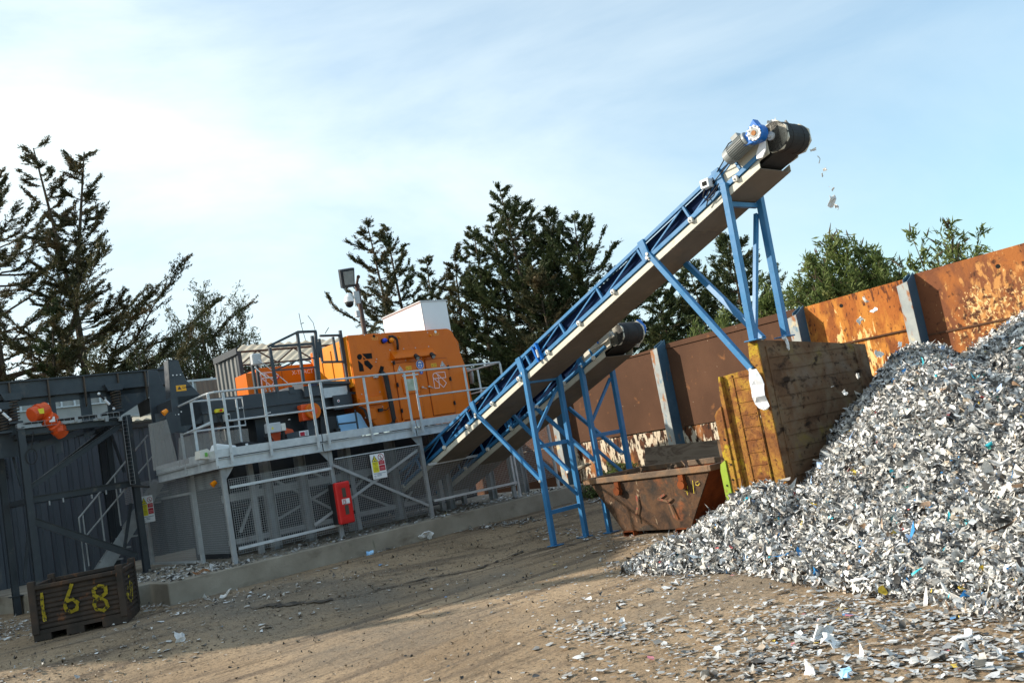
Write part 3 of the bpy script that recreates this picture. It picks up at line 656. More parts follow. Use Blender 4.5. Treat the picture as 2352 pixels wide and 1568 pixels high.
# boundaries measured along the wall: q decreases towards the right of the picture
panel(16.0, 12.66, 1.3, 1.3, 2.92, 3.08, 'rustbrown')
panel(21.5, 16.02, 1.3, 1.3, 2.8, 2.92, 'rustbrown')
panel(21.5, 16.02, -.05, -.05, 1.28, 1.28, 'rustbrown', 'lower_board')
panel(12.64, 9.25, 1.28, 1.28, 3.1, 3.14, 'rustbrown')
panel(9.23, 6.98, 1.25, 1.25, 3.12, 3.16, 'rustorange', label='orange plate with cream flaking paint')
panel(6.96, 1.5, .9, .9, 3.2, 3.3, 'rustcream', label='brown plate speckled with cream flakes')
panel(1.48, -4, .9, .9, 3.25, 3.3, 'rustbrown')
panel(16.0, 11.1, -.05, -.05, 1.28, 1.26, 'creamrust', 'lower_board', label='cream painted lower board scarred with rust')
panel(11.08, 9.0, -.05, -.05, 1.26, 1.24, 'creamrust', 'lower_board')
panel(8.98, 6.98, -.05, -.05, 1.23, 1.23, 'rustorange', 'lower_board')
panel(6.96, -4, -.05, -.05, .89, .89, 'rustcream', 'lower_board')
# horizontal weld seam lips
b = MB()
b.box(WP - .03, WP, 6.98, 9.2, 2.28, 2.31); b.box(WP - .02, WP, -4, 6.9, 2.12, 2.15); b.box(WP - .025, WP, 9.3, 14.8, 3.0, 3.03)
b.build('seam', 'rustbrown', wall)
b = MB()
for (qq_, zz_) in ((10.3, 2.95), (8.3, 2.98), (5.55, 2.98), (3.6, 3.05)):
    b.cyl((WP - .006, qq_, zz_), (WP - .001, qq_, zz_), .035, 12)
b.build('lifting_hole', 'hole', wall)
def ibeam(q, z1, d=.32, w=.19, slope=.12):
    f = MB(); f.prism([(WP - d, q, -.05), (WP - d, q + w, -.05), (WP - d, q + w, z1 - .08), (WP - d, q, z1 - .04)], (.018, 0, 0))
    o = f.build('post_flange', 'paleflange', wall)
    f = MB(); f.prism([(WP - d + .02, q + w * .35, -.05), (WP - .003, q + w * .35, -.05), (WP - .003, q + w * .35, z1 + slope), (WP - d + .02, q + w * .35, z1)], (0, .015, 0))
    # inner web faces plus closing plate seen from the yard side
    f.prism([(WP - d + .02, q, -.05), (WP - .003, q, -.05), (WP - .003, q, z1 + slope), (WP - d + .02, q, z1 - .04)], (0, .012, 0))
    f.build('post_web', 'bluepost', wall)
ibeam(12.49, 3.08); ibeam(6.88, 3.12); ibeam(9.05, 3.04); ibeam(16.0, 2.85); ibeam(1.5, 3.3)

# ------------------------------------------------------------------ yellow and brown steel bay divider
bay = thing('steel_bay_divider', (9, 6, 0), 'rusted yellow steel bay block with a brown long side, standing in the heap', 'bay divider')
b = MB()
b.prism([(8.95, 6.02, -.05), (11.42, 6.02, -.05), (11.42, 6.02, 2.07), (8.95, 6.02, 2.29)], (0, .03, 0))
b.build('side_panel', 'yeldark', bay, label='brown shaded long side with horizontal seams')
b = MB()
for i in range(13):
    z = .2 + i * .155; L_ = 11.38 - .0 * i
    b.prism([(9.14, 6.008, z), (11.1, 6.008, z + .0), (11.1, 6.008, z + .004), (9.14, 6.015, z + .004)], (0, .005, 0))
b.box(11.1, 11.12, 6.006, 6.02, .3, 2.05); b.box(9.1, 9.115, 6.006, 6.02, 0, 2.2)
b.build('seam', 'yeldark', bay)
b = MB()  # lit end face, stepped down to the left
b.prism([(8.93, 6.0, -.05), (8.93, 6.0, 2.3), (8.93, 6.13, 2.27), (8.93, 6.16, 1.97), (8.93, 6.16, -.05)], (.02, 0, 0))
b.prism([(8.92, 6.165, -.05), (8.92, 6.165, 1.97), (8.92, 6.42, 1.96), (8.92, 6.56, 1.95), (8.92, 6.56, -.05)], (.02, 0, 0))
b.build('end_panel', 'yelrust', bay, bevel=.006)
b = MB()
for i in range(12):
    z = .25 + i * .15; b.box(8.912, 8.92, 6.2, 6.42, z, z + .01)
b.box(8.908, 8.92, 6.42, 6.432, 0, 1.94); b.box(8.908, 8.92, 6.17, 6.182, 0, 1.96)
b.build('seam', 'yelrust', bay)
b = MB()
b.prism([(8.86, 6.56, -.05), (8.86, 6.56, 1.95), (8.86, 6.59, 1.95), (8.86, 6.62, 1.72), (8.86, 6.62, -.05)], (.2, 0, 0))
b.prism([(8.84, 6.62, -.05), (8.84, 6.62, 1.6), (8.84, 6.7, 1.55), (8.84, 6.74, 1.5), (8.84, 6.74, 1.0), (8.84, 6.7, .9), (8.84, 6.7, .3), (8.84, 6.75, -.05)], (.03, 0, 0))
b.build('corner_flange', 'yelrust', bay, bevel=.005)
b = MB()
b.prism([(8.82, 6.705, .38), (8.82, 6.705, .96), (8.82, 6.78, .92), (8.82, 6.8, .84), (8.82, 6.8, .5), (8.82, 6.75, .38)], (.03, 0, 0))
b.build('lug_plate', 'lime', bay)
b = MB()
for z, q in ((.72, 6.66), (.52, 6.67), (.36, 6.65), (.33, 6.65), (.9, 6.64), (1.2, 6.66), (.66, 6.745)):
    b.cyl((8.812 if q > 6.7 else 8.83, q, z), (8.845, q, z), .012, 8)
b.build('bolt_hole', 'hole', bay)
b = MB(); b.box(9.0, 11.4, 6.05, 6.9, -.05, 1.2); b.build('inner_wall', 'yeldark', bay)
def strip(name, pts, w, m, label, cat):
    s = MB(); vs = []
    for i, (c, ww) in enumerate(zip(pts, w)):
        c = np.array(c)
        vs += [c + np.array([0, ww, 0]), c + np.array([-.03 * math.sin(i * 2.1) - .01, .012 * math.cos(i * 3.3), 0]), c - np.array([.015 * math.cos(i * 1.7), ww, 0])]
    n = len(pts); vs2 = [v + np.array([.006, 0, 0]) for v in vs]
    fs = []
    for i in range(n - 1):
        for k in range(2):
            a = 3 * i + k; fs += [(a, a + 1, a + 4, a + 3), (3 * n + a + 3, 3 * n + a + 4, 3 * n + a + 1, 3 * n + a)]
        fs += [(3 * i, 3 * i + 3, 3 * n + 3 * i + 3, 3 * n + 3 * i), (3 * i + 2, 3 * n + 3 * i + 2, 3 * n + 3 * i + 5, 3 * i + 5)]
    s.add(vs + vs2, fs)
    return s.build(name, m, label=label, cat=cat, smooth=False)
cp = [p_('K', 308, 372, 8.86), p_('K', 325, 440, 8.85), p_('K', 337, 490, 8.83), p_('K', 345, 530, 8.85), p_('K', 352, 575, 8.82), p_('K', 368, 620, 8.85), p_('K', 390, 655, 8.84), p_('K', 402, 675, 8.86)]
strip('plastic_strip', cp, [.055, .085, .09, .088, .09, .085, .07, .03], 'cloth', 'silvery white plastic strip hanging down the yellow end face', 'plastic strip')
cp = [q_('K', 540, 128, 5.98), q_('K', 560, 150, 5.98), q_('K', 570, 180, 5.97), q_('K', 572, 205, 5.98), q_('K', 580, 222, 5.98)]
s_ = MB(); s_.tube(cp, [.03, .022, .018, .02, .012], 6); s_.build('rag', 'cloth', label='small white rag tied at the foot of the far right blue leg', cat='rag')

# ------------------------------------------------------------------ skip, plywood
sk = thing('rusty_skip', (9.9, 8.6, 0), 'small battered rusty skip with tapered sides standing between the blue legs and the heap', 'skip')
TL, TR, BL, BR = (9.46, 9.7, .8), (9.46, 7.47, .8), (9.5, 9.25, .06), (9.5, 8.0, .06)
D_ = 1.25; t_ = .02
b = MB(); b.prism([TL, TR, BR, BL], (t_, 0, 0)); b.build('side_wall', 'skip', sk, bevel=.004)
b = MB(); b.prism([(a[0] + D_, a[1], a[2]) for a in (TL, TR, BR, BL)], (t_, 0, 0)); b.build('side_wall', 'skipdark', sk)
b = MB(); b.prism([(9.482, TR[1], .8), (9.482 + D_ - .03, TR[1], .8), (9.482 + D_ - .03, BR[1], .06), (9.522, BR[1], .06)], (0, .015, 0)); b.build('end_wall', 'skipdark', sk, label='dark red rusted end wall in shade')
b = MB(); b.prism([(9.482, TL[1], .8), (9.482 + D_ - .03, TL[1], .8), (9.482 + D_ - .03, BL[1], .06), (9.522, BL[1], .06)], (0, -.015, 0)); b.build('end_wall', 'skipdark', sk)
b = MB(); b.box(9.52, 9.46 + D_, BR[1] + .02, BL[1] - .02, .06, .08); b.build('floor_plate', 'skipdark', sk)
b = MB()
b.bar((9.445, TL[1] + .07, .835), (9.445, TR[1] - .02, .835), .05, .085); b.bar((9.44 + D_ + .03, TL[1] + .07, .835), (9.44 + D_ + .03, TR[1] - .02, .835), .05, .085)
b.bar((9.42, TR[1] - .035, .836), (9.46 + D_ + .04, TR[1] - .035, .836), .05, .08); b.bar((9.42, TL[1] + .09, .836), (9.46 + D_ + .04, TL[1] + .09, .836), .05, .08)
b.build('rim', 'skiprim', sk, bevel=.008)
for dq in (-.62, .58):
    b = MB(); c = (9.4, 8.55 + dq, .66)
    b.cyl(c, (9.47, c[1], c[2]), .045, 10); b.cyl((9.38, c[1], c[2]), (9.402, c[1], c[2]), .06, 10); b.bar((9.43, c[1], .79), (9.43, c[1], .6), .08, .05)
    b.build('lifting_lug', 'skipdark', sk)
for q in (9.1, 8.12):
    b = MB(); b.box(9.44, 9.52 + D_ - .1, q - .1, q + .1, .0, .012); b.box(9.44, 9.52 + D_ - .1, q - .1, q - .088, .012, .075); b.box(9.44, 9.52 + D_ - .1, q + .088, q + .1, .012, .075); b.box(9.44, 9.5, q - .1, q + .1, .063, .075)
    b.build('skid', 'skipdark', sk)
b = MB()
def gpts(k, pts, p): return [p_(k, x, y, p) for x, y in pts]
for pl_ in ([(880, 1020), (890, 1060)], [(908, 1040), (912, 1060)], [(888, 1075), (925, 1072)], [(905, 1080), (910, 1105)], [(945, 1000), (955, 1090)], [(985, 1005), (965, 1012), (968, 1030), (985, 1035), (995, 1020), (988, 1005)]):
    b.stroke(gpts('G', pl_, 9.455), .008, NP, .002)
b.build('chalk_mark', 'crateyel', sk, label='thin pale yellow scrawl near the right top corner')
b = MB()
for pl_ in ([(545, 1110), (555, 1180), (540, 1240), (548, 1290)], [(740, 1100), (700, 1130), (770, 1150), (790, 1130)], [(780, 1170), (815, 1260)]):
    b.stroke(gpts('G', pl_, 9.452), .03, NP, .002)
b.build('spray_mark', 'redspray', sk, label='faded red spray strokes')
for i, (q, s, lb) in enumerate([(8.35, .14, 'pale broken lump poking above the skip rim at its middle'), (8.9, .13, 'brown scrap lump above the skip rim left of the pale one'), (9.2, .09, 'small dark lump nearest the left end of the skip rim'), (8.1, .18, 'whitish rubble lump lying at the right of the skip rim')]):
    crumple('rubble_lump', (9.75, q, .86), s, lb, 'rubble', 'rubble in the skip', 61 + i, mats='skiprim' if i % 2 else 'ply')
b = MB(); b.box(9.53, 9.7 + .9, 7.9, 9.35, .3, .78); b.build('rubble_load', 'skiprim', label='packed rusty rubble filling the small skip', cat='rubble load', kind='stuff')
ply = MB(); y0 = 13.6
pa = [p_('G', 540, 780, 12.6), p_('G', 1215, 715, 12.6)]
ply.prism([(12.6, pa[0][1], 0), (12.6, pa[1][1] - .8, 0), (12.85, pa[1][1] - .8, pa[1][2]), (12.85, pa[0][1], pa[0][2])], (.02, 0, 0))
ply.build('plywood_sheet', 'ply', label='big weathered plywood sheet leaning up behind the rusty skip', cat='plywood')
b.bar(p_('E', 1470, 1100, 13.2), p_('E', 1590, 1040, 13.2), .12, .03); b.build('timber_board', 'ply', label='rough timber board lying by the foot of the dark blue wall post', cat='board')
b = MB(); b.bar(p_('E', 1475, 1075, 13.5), p_('E', 1570, 1035, 13.5), .1, .03); b.build('timber_board', 'roofwhite', label='paler timber board just behind the rough one by the wall post', cat='board')

# ------------------------------------------------------------------ inclined belt conveyors
SLP = .367
def conveyor(p0, p1, ztop, q_tail, q_head, label, motor_near, stubs, joints):
    """ztop(q) height of the top chord; runs along -q, rising"""
    def T(p, q, dz=0.0): return np.array((p, q, ztop(q) + dz))
    root = thing('belt_conveyor', (p0, (q_tail + q_head) / 2, 0), label, 'conveyor', 'blue belt conveyors')
    dd = np.array([0, -1, SLP]); dd /= np.linalg.norm(dd); up = np.cross(np.array([1, 0, 0]), dd); up = up if up[2] > 0 else -up
    for k, p in enumerate((p0, p1)):
        b = MB()
        b.bar(T(p, q_tail), T(p, q_head + .45), .045, .045, up)
        b.bar(T(p, q_tail, -.235), T(p, q_head + .2, -.235), .05, .055, up)
        n = int((q_tail - q_head - .5) / .78)
        st = (q_tail - q_head - .6) / n
        for i in range(n + 1):
            q = q_tail - .03 - i * st
            b.bar(T(p, q, -.01), T(p, q - .08, -.225), .035, .035, (0, 1, 0))
            if i < n: b.bar(T(p, q - .12, -.215), T(p, q - st + .02, -.03), .018, .022)
        b.build('side_truss', 'blue', root, bevel=.003)
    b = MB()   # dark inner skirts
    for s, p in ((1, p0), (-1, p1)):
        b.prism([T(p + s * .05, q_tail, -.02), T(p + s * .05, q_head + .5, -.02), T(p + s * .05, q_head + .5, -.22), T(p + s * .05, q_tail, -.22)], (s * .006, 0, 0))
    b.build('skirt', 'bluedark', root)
    b = MB()
    b.prism([T(p0 + .07, q_tail, -.1), T(p0 + .07, q_head, -.1), T(p1 - .07, q_head, -.1), T(p1 - .07, q_tail, -.1)], (0, 0, -.012))
    b.prism([T(p0 + .07, q_tail, -.24), T(p0 + .07, q_head + .02, -.3), T(p1 - .07, q_head + .02, -.3), T(p1 - .07, q_tail, -.24)], (0, 0, -.012))
    b.build('belt', 'rubber', root)
    # beige tray under the frame
    b = MB(); qh = q_head + .24
    for s, p in ((-1, p0), (1, p1)):
        b.prism([T(p, q_tail, -.29), T(p, qh, -.29), T(p, qh, -.37), T(p, q_tail, -.37)], (s * .012, 0, 0))
    b.prism([T(p0, q_tail, -.275), T(p0, qh, -.275), T(p0, qh, -.285), T(p0, q_tail, -.285)], (.03, 0, 0))
    b.build('tray_side', 'beige', root)
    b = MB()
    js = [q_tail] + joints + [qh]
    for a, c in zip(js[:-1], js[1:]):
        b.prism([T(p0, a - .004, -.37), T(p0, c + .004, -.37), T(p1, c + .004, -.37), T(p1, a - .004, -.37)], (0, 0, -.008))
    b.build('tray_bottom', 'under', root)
    b = MB()
    n = int((q_tail - q_head) / .74)
    for i in range(n):
        q = q_tail - .35 - i * .74
        for p, s in ((p0, -1), (p1, 1)):
            c = T(p + s * .035, q, -.265); b.box(c[0] - .02, c[0] + .02, c[1] - .028, c[1] + .028, c[2] - .03, c[2] + .035)
            b.cyl((c[0] + s * .02, q + .01, c[2]), (c[0] + s * .04, q + .01, c[2]), .014, 6)
    b.build('idler_bracket', 'offwhite', root, bevel=.003)
    # head drum
    dz = -.155; c = T(0, q_head + .02, dz); r = .172
    b = MB(); b.cyl((p0 + .05, c[1], c[2]), (p1 - .1, c[1], c[2]), r, 28)
    for i in range(2): b.cyl((p0 + .17 + i * .23, c[1], c[2]), (p0 + .18 + i * .23, c[1], c[2]), r + .003, 28)
    b.build('head_drum', 'rubber', root)
    for s, p in ((-1, p0), (1, p1)):
        b = MB(); pts = []
        for i in range(8):
            a = math.pi / 8 + i * math.pi / 4
            pts.append((p - s * (.05 if s < 0 else .08), c[1] - math.cos(a) * .185, c[2] + math.sin(a) * .185))
        b.prism(pts, (-s * .03, 0, 0))
        b.prism([T(p, q_head + .1, .03), T(p, q_head + .75, .03), T(p, q_head + .75, -.22), T(p, q_head + .1, -.3)], (-s * .022, 0, 0))
        b.build('head_plate', 'beige', root, bevel=.004)
        b = MB(); b.cyl((p + s * .01, c[1], c[2]), (p + s * .04, c[1], c[2]), .05, 14); b.cyl((p + s * .04, c[1], c[2]), (p + s * .06, c[1], c[2]), .02, 10)
        b.build('bearing', 'galv', root)
    # drive
    s = -1 if motor_near else 1; p = p0 if motor_near else p1
    gp_ = p + s * .13
    gc = (gp_, c[1] + .1, c[2] + .06)
    b = MB()
    b.cyl((gp_ - s * .08, gc[1], gc[2]), (gp_ + s * .04, gc[1], gc[2]), .105, 22)
    b.prism([(gp_ - .05, gc[1] - .02, gc[2] + .16), (gp_ - .05, gc[1] + .17, gc[2] - .02), (gp_ - .05, gc[1] + .02, gc[2] - .09), (gp_ - .05, gc[1] - .1, gc[2])], (.1, 0, 0))
    b.prism([(gp_ - .06, gc[1] + .14, gc[2] + .03), (gp_ - .06, gc[1] + .17, gc[2] - .1), (gp_ - .06, gc[1] + .03, gc[2] - .1)], (.12, 0, 0))
    gb = b.build('gearbox', 'gearblue', root, bevel=.006)
    b = MB(); e = gp_ + s * .04
    b.cyl((e, gc[1], gc[2]), (e + s * .012, gc[1], gc[2]), .085, 24)
    for i in range(10):
        a = i * math.pi / 5; b.cyl((e + s * .012, gc[1] + math.cos(a) * .078, gc[2] + math.sin(a) * .078), (e + s * .03, gc[1] + math.cos(a) * .078, gc[2] + math.sin(a) * .078), .012, 6)
    b.build('flange', 'paper', gb)
    b = MB(); b.cyl((e + s * .012, gc[1], gc[2]), (e + s * .018, gc[1], gc[2]), .055, 20); b.build('bore', 'motorgrey', gb)
    b = MB(); b.cyl((e + s * .018, gc[1], gc[2]), (e + s * .026, gc[1], gc[2]), .03, 16); b.build('shaft_end', 'rustlip', gb)
    m0 = np.array((gp_ - s * .01, gc[1] + .1, gc[2] - .01)); md = -dd; m1 = m0 + md * .32
    b = MB(); b.cyl(m0 + md * .04, m1, .085, 22)
    for i in range(26):
        a = i * 2 * math.pi / 26
        o1 = np.array([1, 0, 0]) * math.cos(a) + up * math.sin(a)
        b.bar(m0 + md * .06 + o1 * .092, m0 + md * .28 + o1 * .092, .008, .02, o1)
    mo = b.build('motor', 'motorgrey', root)
    b = MB(); b.cyl(m0 + md * .285, m0 + md * .37, .1, 24, .092); b.cyl(m0 + md * .02, m0 + md * .055, .1, 24); b.build('end_cap', 'motorgrey', mo, bevel=.004)
    b = MB(); tbx = m0 + md * .14 + up * .125; b.bar(tbx - md * .05, tbx + md * .05, .09, .06, up); b.build('terminal_box', 'motorgrey', mo, bevel=.006)
    b = MB(); b.tube([tbx + md * .05, tbx + md * .12 + up * .01, m1 + up * .1 + md * .06, m1 + md * .1 + up * .02, T(p + s * .04, q_head + .8, -.02), T(p + s * .03, q_head + 1.02, -.16)], .008)
    b.tube([m1 + md * .08 - up * .05, T(p + s * .04, q_head + .9, -.1), T(p + s * .03, q_head + 1.0, -.2)], .007)
    b.build('cable', 'black', mo)
    b = MB(); b.prism([(p + s * .05, gc[1] + .03, gc[2] - .1), (p + s * .05, gc[1] - .05, gc[2] - .1), (p + s * .05, gc[1] - .03, gc[2] - .2), (p + s * .05, gc[1] + .03, gc[2] - .27), (p + s * .05, gc[1] + .11, gc[2] - .26), (p + s * .05, gc[1] + .1, gc[2] - .2)], (s * .02, 0, 0))
    b.build('torque_arm', 'white', root, bevel=.004)
    # flat saddle plates that join legs and frame
    for (pp_, q) in stubs:
        b = MB(); b.bar(T(pp_ - .03 if pp_ == p0 else pp_ + .03, q, .03), T(pp_ - .03 if pp_ == p0 else pp_ + .03, q - .07, -.27), .035, .11, (0, 1, .2))
        b.build('saddle', 'blue', root, bevel=.004)
        b = MB(); cc = T(pp_ - .055 if pp_ == p0 else pp_ + .055, q - .07, -.24); b.cyl(cc - [.01, 0, 0], cc + [.01, 0, 0], .025, 6); b.build('bolt', 'offwhite', root)
    return root, T

PA0, PA1, PB0, PB1 = 8.95, 9.57, 9.87, 10.49
def zA(q): return 2.35 + SLP * (11.5 - q)
def zB(q): return 2.64 + SLP * (10.27 - q)
convA, TA = conveyor(PA0, PA1, zA, 14.3, 5.24, 'long blue belt conveyor climbing over the heap, its grey motor at the top', True,
                     [(PA0, 11.52), (PA0, 10.2), (PA1, 10.2), (PA0, 7.4), (PA1, 7.4), (PA0, 6.07), (PA1, 6.07)], [12.6, 11.0, 9.6, 8.1, 6.6])
convB, TB = conveyor(PB0, PB1, zB, 14.3, 9.05, 'short blue belt conveyor ending over the skip beneath the longer one', False,
                     [(PB0, 11.8), (PB0, 9.86), (PB1, 9.86)], [12.9, 11.6, 10.2])

def legs(root, q, p0, p1, z0, T, bars, diags, lean=.0, w=.075):
    for p in (p0, p1):
        b = MB(); top = T(p + (-.03 if p == p0 else .03), q - .05, -.2 if p == p0 else -.24)
        b.bar((p + (-.03 if p == p0 else .03), q + lean, z0), top, w, w, (1, 0, 0))
        b.box(p - .1, p + .1, q + lean - .09, q + lean + .09, z0, z0 + .015)
        b.build('leg', 'blue', root, bevel=.005)
    b = MB()
    for z in bars:
        f = (z - z0) / (T(p0, q)[2] - z0); qq = q + lean * (1 - f)
        b.bar((p0, qq, z), (p1, qq, z), .05, .06)
    for z_a, z_b in diags:
        b.bar((p0, q + lean * .5, z_a), (p1, q + lean * .5, z_b), .035, .045)
    b.build('cross_brace', 'blue', root, bevel=.003)
def strut(root, a, b_, w=.055):
    s = MB(); s.bar(a, b_, w, w, (1, 0, 0)); s.build('strut', 'blue', root, bevel=.004)
    s = MB()
    for c in (a, b_): s.cyl((c[0] - .05, c[1], c[2]), (c[0] - .025, c[1], c[2]), .022, 6)
    s.build('bolt', 'offwhite', root)
za = lambda k, x, y, p: p_(k, x, y, p)
legs(convA, 10.15, PA0, PA1, 0, TA, [za('E', 1180, 890, PA0)[2], za('E', 1060, 350, PA0)[2], za('F', 950, 1110, PA0)[2]],
     [(za('E', 1160, 790, PA0)[2], za('E', 1300, 400, PA1)[2]), (za('E', 1200, 1005, PA0)[2], za('E', 1490, 1290, PA1)[2])])
strut(convA, za('E', 645, 620, PA0 - .03), za('E', 1190, 1180, PA0 - .03))
strut(convA, za('E', 925, 605, PA1 + .0), za('E', 1420, 1100, PA1 + .0))
legs(convB, 9.87, PB0, PB1, 0, TB, [za('E', 1650, 800, PB0)[2], za('E', 1540, 260, PB0)[2], .5],
     [(za('E', 1635, 700, PB0)[2], za('E', 1765, 320, PB1)[2]), (za('E', 1680, 900, PB0)[2], za('E', 1900, 1160, PB1)[2])])
strut(convB, za('E', 1100, 530, PB0 - .03), za('E', 1645, 1020, PB0 - .03))
strut(convB, za('E', 1360, 520, PB1), za('E', 1870, 950, PB1))
# far legs of the long conveyor stand on the bay block
legs(convA, 6.03, PA0, PA1, 2.28, TA, [TA(PA0, 6.03)[2] - .42], [], w=.08)
b = MB(); b.bar(za('H', 1020, 745, PA1), (8.98, 6.05, 2.3), .05, .05, (1, 0, 0)); b.build('cross_brace', 'blue', convA, bevel=.003)
a = za('H', 320, 1005, PA0 - .02); strut(convA, a, za('Z', 1735, 852, PA0 - .02) if 0 else hit('A', 0, 0, PV, 1) * 0 + p_('K', 305, 372, PA0 - .02), .07)
strut(convA, za('H', 540, 1045, PA1), (PA1 - .35, 6.1, 2.3), .07)
# belt tensioner, pull-cord box and speed switch on the near side of the long conveyor
b = MB(); c = za('E', 1160, 90, PA0 - .05)
b.bar(c + [0, .03, .12], c + [0, -.06, -.14], .03, .05); b.bar(c + [0, .12, .08], c + [0, .03, -.16], .03, .03)
b.build('tension_frame', 'gearblue', convA)
b = MB(); b.cyl(c + [-.03, 0, .02], c + [-.03, -.02, -.1], .02, 10); b.build('tension_screw', 'galv', convA)
sw = MB(); c = za('H', 700, 550, PA0 - .07); sw.box(c[0] - .05, c[0] + .05, c[1] - .06, c[1] + .07, c[2] - .05, c[2] + .06); sbx = sw.build('switch_box', 'white', convA, bevel=.008)
b = MB(); b.box(c[0] - .056, c[0] - .05, c[1] - .03, c[1] + .035, c[2] - .02, c[2] + .03); b.build('switch_window', 'hole', sbx)
b = MB(); b.tube([c + [0, .05, -.05], c + [-.01, .09, -.13], c + [0, .04, -.2], c + [0, -.06, -.16], c + [0, -.16, -.05], c + [0, .03, -.17], c + [.02, .09, -.25]], .008); b.build('cable', 'black', sbx)
# beige guard on the short conveyor
b = MB(); g0 = [za('E', x, y, PB0 - .03) for x, y in ((1575, 40), (1610, 95), (1805, -35), (1740, -95))]
b.prism(g0, (-.02, 0, 0)); b.build('guard_plate', 'beige', convB, bevel=.004)
b = MB(); b.bar(za('E', 1645, -15, PB0 - .06), za('E', 1665, 30, PB0 - .06), .012, .03); b.build('guard_handle', 'gearblue', convB)

# ------------------------------------------------------------------ galvanised platform
KP = PLANT
RQ = 15.75
pf = thing('steel_platform', (9.5, 16.6, 0), 'galvanised walkway platform with handrails along the orange machine', 'platform')
DZ = 2.27
b = MB(); b.box(6.3, 13.3, RQ + .1, 17.0, DZ - .04, DZ); b.box(6.3, 7.0, 17.0, 19.0, DZ - .04, DZ); b.build('deck', 'galvdull', pf)
for (a, c) in ((6.34, 8.44), (8.46, 10.66), (10.68, 13.3)):
    b = MB(); b.box(a, c, RQ + .04, RQ + .05, DZ + .01, DZ + .155); b.build('toe_board', 'galv', pf)
    b = MB(); b.chan((a, RQ + .08, DZ - .1), (c, RQ + .08, DZ - .1), .08, .15, .01); b.build('edge_beam', 'galv', pf, bevel=.002)
b = MB(); b.chan((6.33, RQ + .08, DZ - .1), (6.33, 19.0, DZ - .1), .08, .15, .01); b.box(6.3, 6.31, RQ + .04, 19, DZ, DZ + .15); b.build('edge_beam', 'galv', pf)
b = MB()
for p in np.arange(6.9, 13.2, .55): b.bar((p, RQ + .12, DZ - .1), (p, 17.4, DZ - .1), .06, .1)
b.build('floor_joist', 'darkframe', pf)
def rail_bay(ps, mid0, mid1, ends=()):
    b = MB(); b.tube([(ps[0], RQ, 3.46), (ps[-1], RQ, 3.46)], .021, 8); b.tube([(mid0, RQ, 2.91), (mid1, RQ, 2.91)], .018, 8); b.build('handrail', 'galv', pf)
    for p in ps:
        b = MB(); b.bar((p, RQ, DZ - .14), (p, RQ, 3.45), .01, .045, (1, 0, 0)); b.bar((p + .012, RQ - .008, DZ - .14), (p + .012, RQ - .008, 3.43), .028, .006, (0, 1, 0))
        b.bar((p, RQ + .02, DZ - .13), (p, RQ + .02, DZ + .1), .06, .02, (1, 0, 0))
        for z in (DZ - .1, DZ + .06): b.cyl((p, RQ - .03, z), (p, RQ - .012, z), .011, 6)
        b.build('rail_post', 'galv', pf)
rail_bay([6.58, 7.35, 8.33], 6.6, 8.33)
rail_bay([8.57, 9.55, 10.55], 8.57, 10.55)
rail_bay([10.79, 12.14, 13.2], 10.79, 13.2)
b = MB(); b.tube([(8.33, RQ, 3.46), (8.57, RQ, 3.46)], .021, 8); b.tube([(10.55, RQ, 3.46), (10.79, RQ, 3.46)], .021, 8)
# left end rail with a rounded corner, and right end rail
b.tube([(6.58, RQ, 3.46), (6.42, RQ, 3.46), (6.34, RQ + .06, 3.455), (6.3, RQ + .2, 3.45), (6.3, 17.3, 3.43)], .021, 8)
b.tube([(6.3, RQ + .1, 2.9), (6.3, 17.3, 2.88)], .018, 8)
b.tube([(13.2, RQ, 3.46), (13.2, 19.2, 3.46)], .021, 8); b.tube([(13.2, RQ, 2.91), (13.2, 19.2, 2.91)], .018, 8)
b.build('handrail', 'galv', pf)
for (p, q) in ((6.32, RQ + .05), (6.3, 16.6), (6.3, 17.3), (13.2, 16.6), (13.2, 17.5), (13.2, 18.4), (13.2, 19.2)):
    b = MB(); b.bar((p, q, DZ - .14), (p, q, 3.45), .05, .014, (0, 1, 0)); b.build('rail_post', 'galv', pf)
# inner guard rail at the left end (picture: square loop behind the corner)
b = MB(); qi = 16.9
a1, a2, a3, a4 = q_('A', 1570, 520, qi), q_('A', 2030, 482, qi), q_('A', 2062, 712, qi), q_('A', 1570, 775, qi)
b.tube([a1, a2, a3, a4], .02, 8); b.tube([q_('A', 1980, 490, qi), q_('A', 2040, 940, qi)], .02, 8); b.build('inner_rail', 'galv', pf)
for p in (6.44, 8.62, 10.78, 13.1):
    b = MB(); q = 15.93
    b.bar((p, q, SL), (p, q, DZ - .18), .07, .09, (1, 0, 0)); b.box(p - .09, p + .09, q - .09, q + .09, SL, SL + .012)
    b.build('column', 'galvdull', pf, bevel=.004)
    b = MB(); s = -1 if p > 7 else 1
    b.prism([(p, q - .02, DZ - .18), (p + s * .22, q - .02, DZ - .18), (p + s * .04, q - .02, DZ - .4), (p, q - .02, DZ - .45)], (0, .01, 0)); b.build('gusset', 'galvdull', pf)
for (p, q) in ((7.4, 16.95), (9.6, 16.95), (11.8, 16.95), (12.9, 17.6)):
    b = MB(); b.bar((p, q, SL), (p, q, DZ - .1), .1, .1, (1, 0, 0)); b.build('column', 'galvdull', pf)

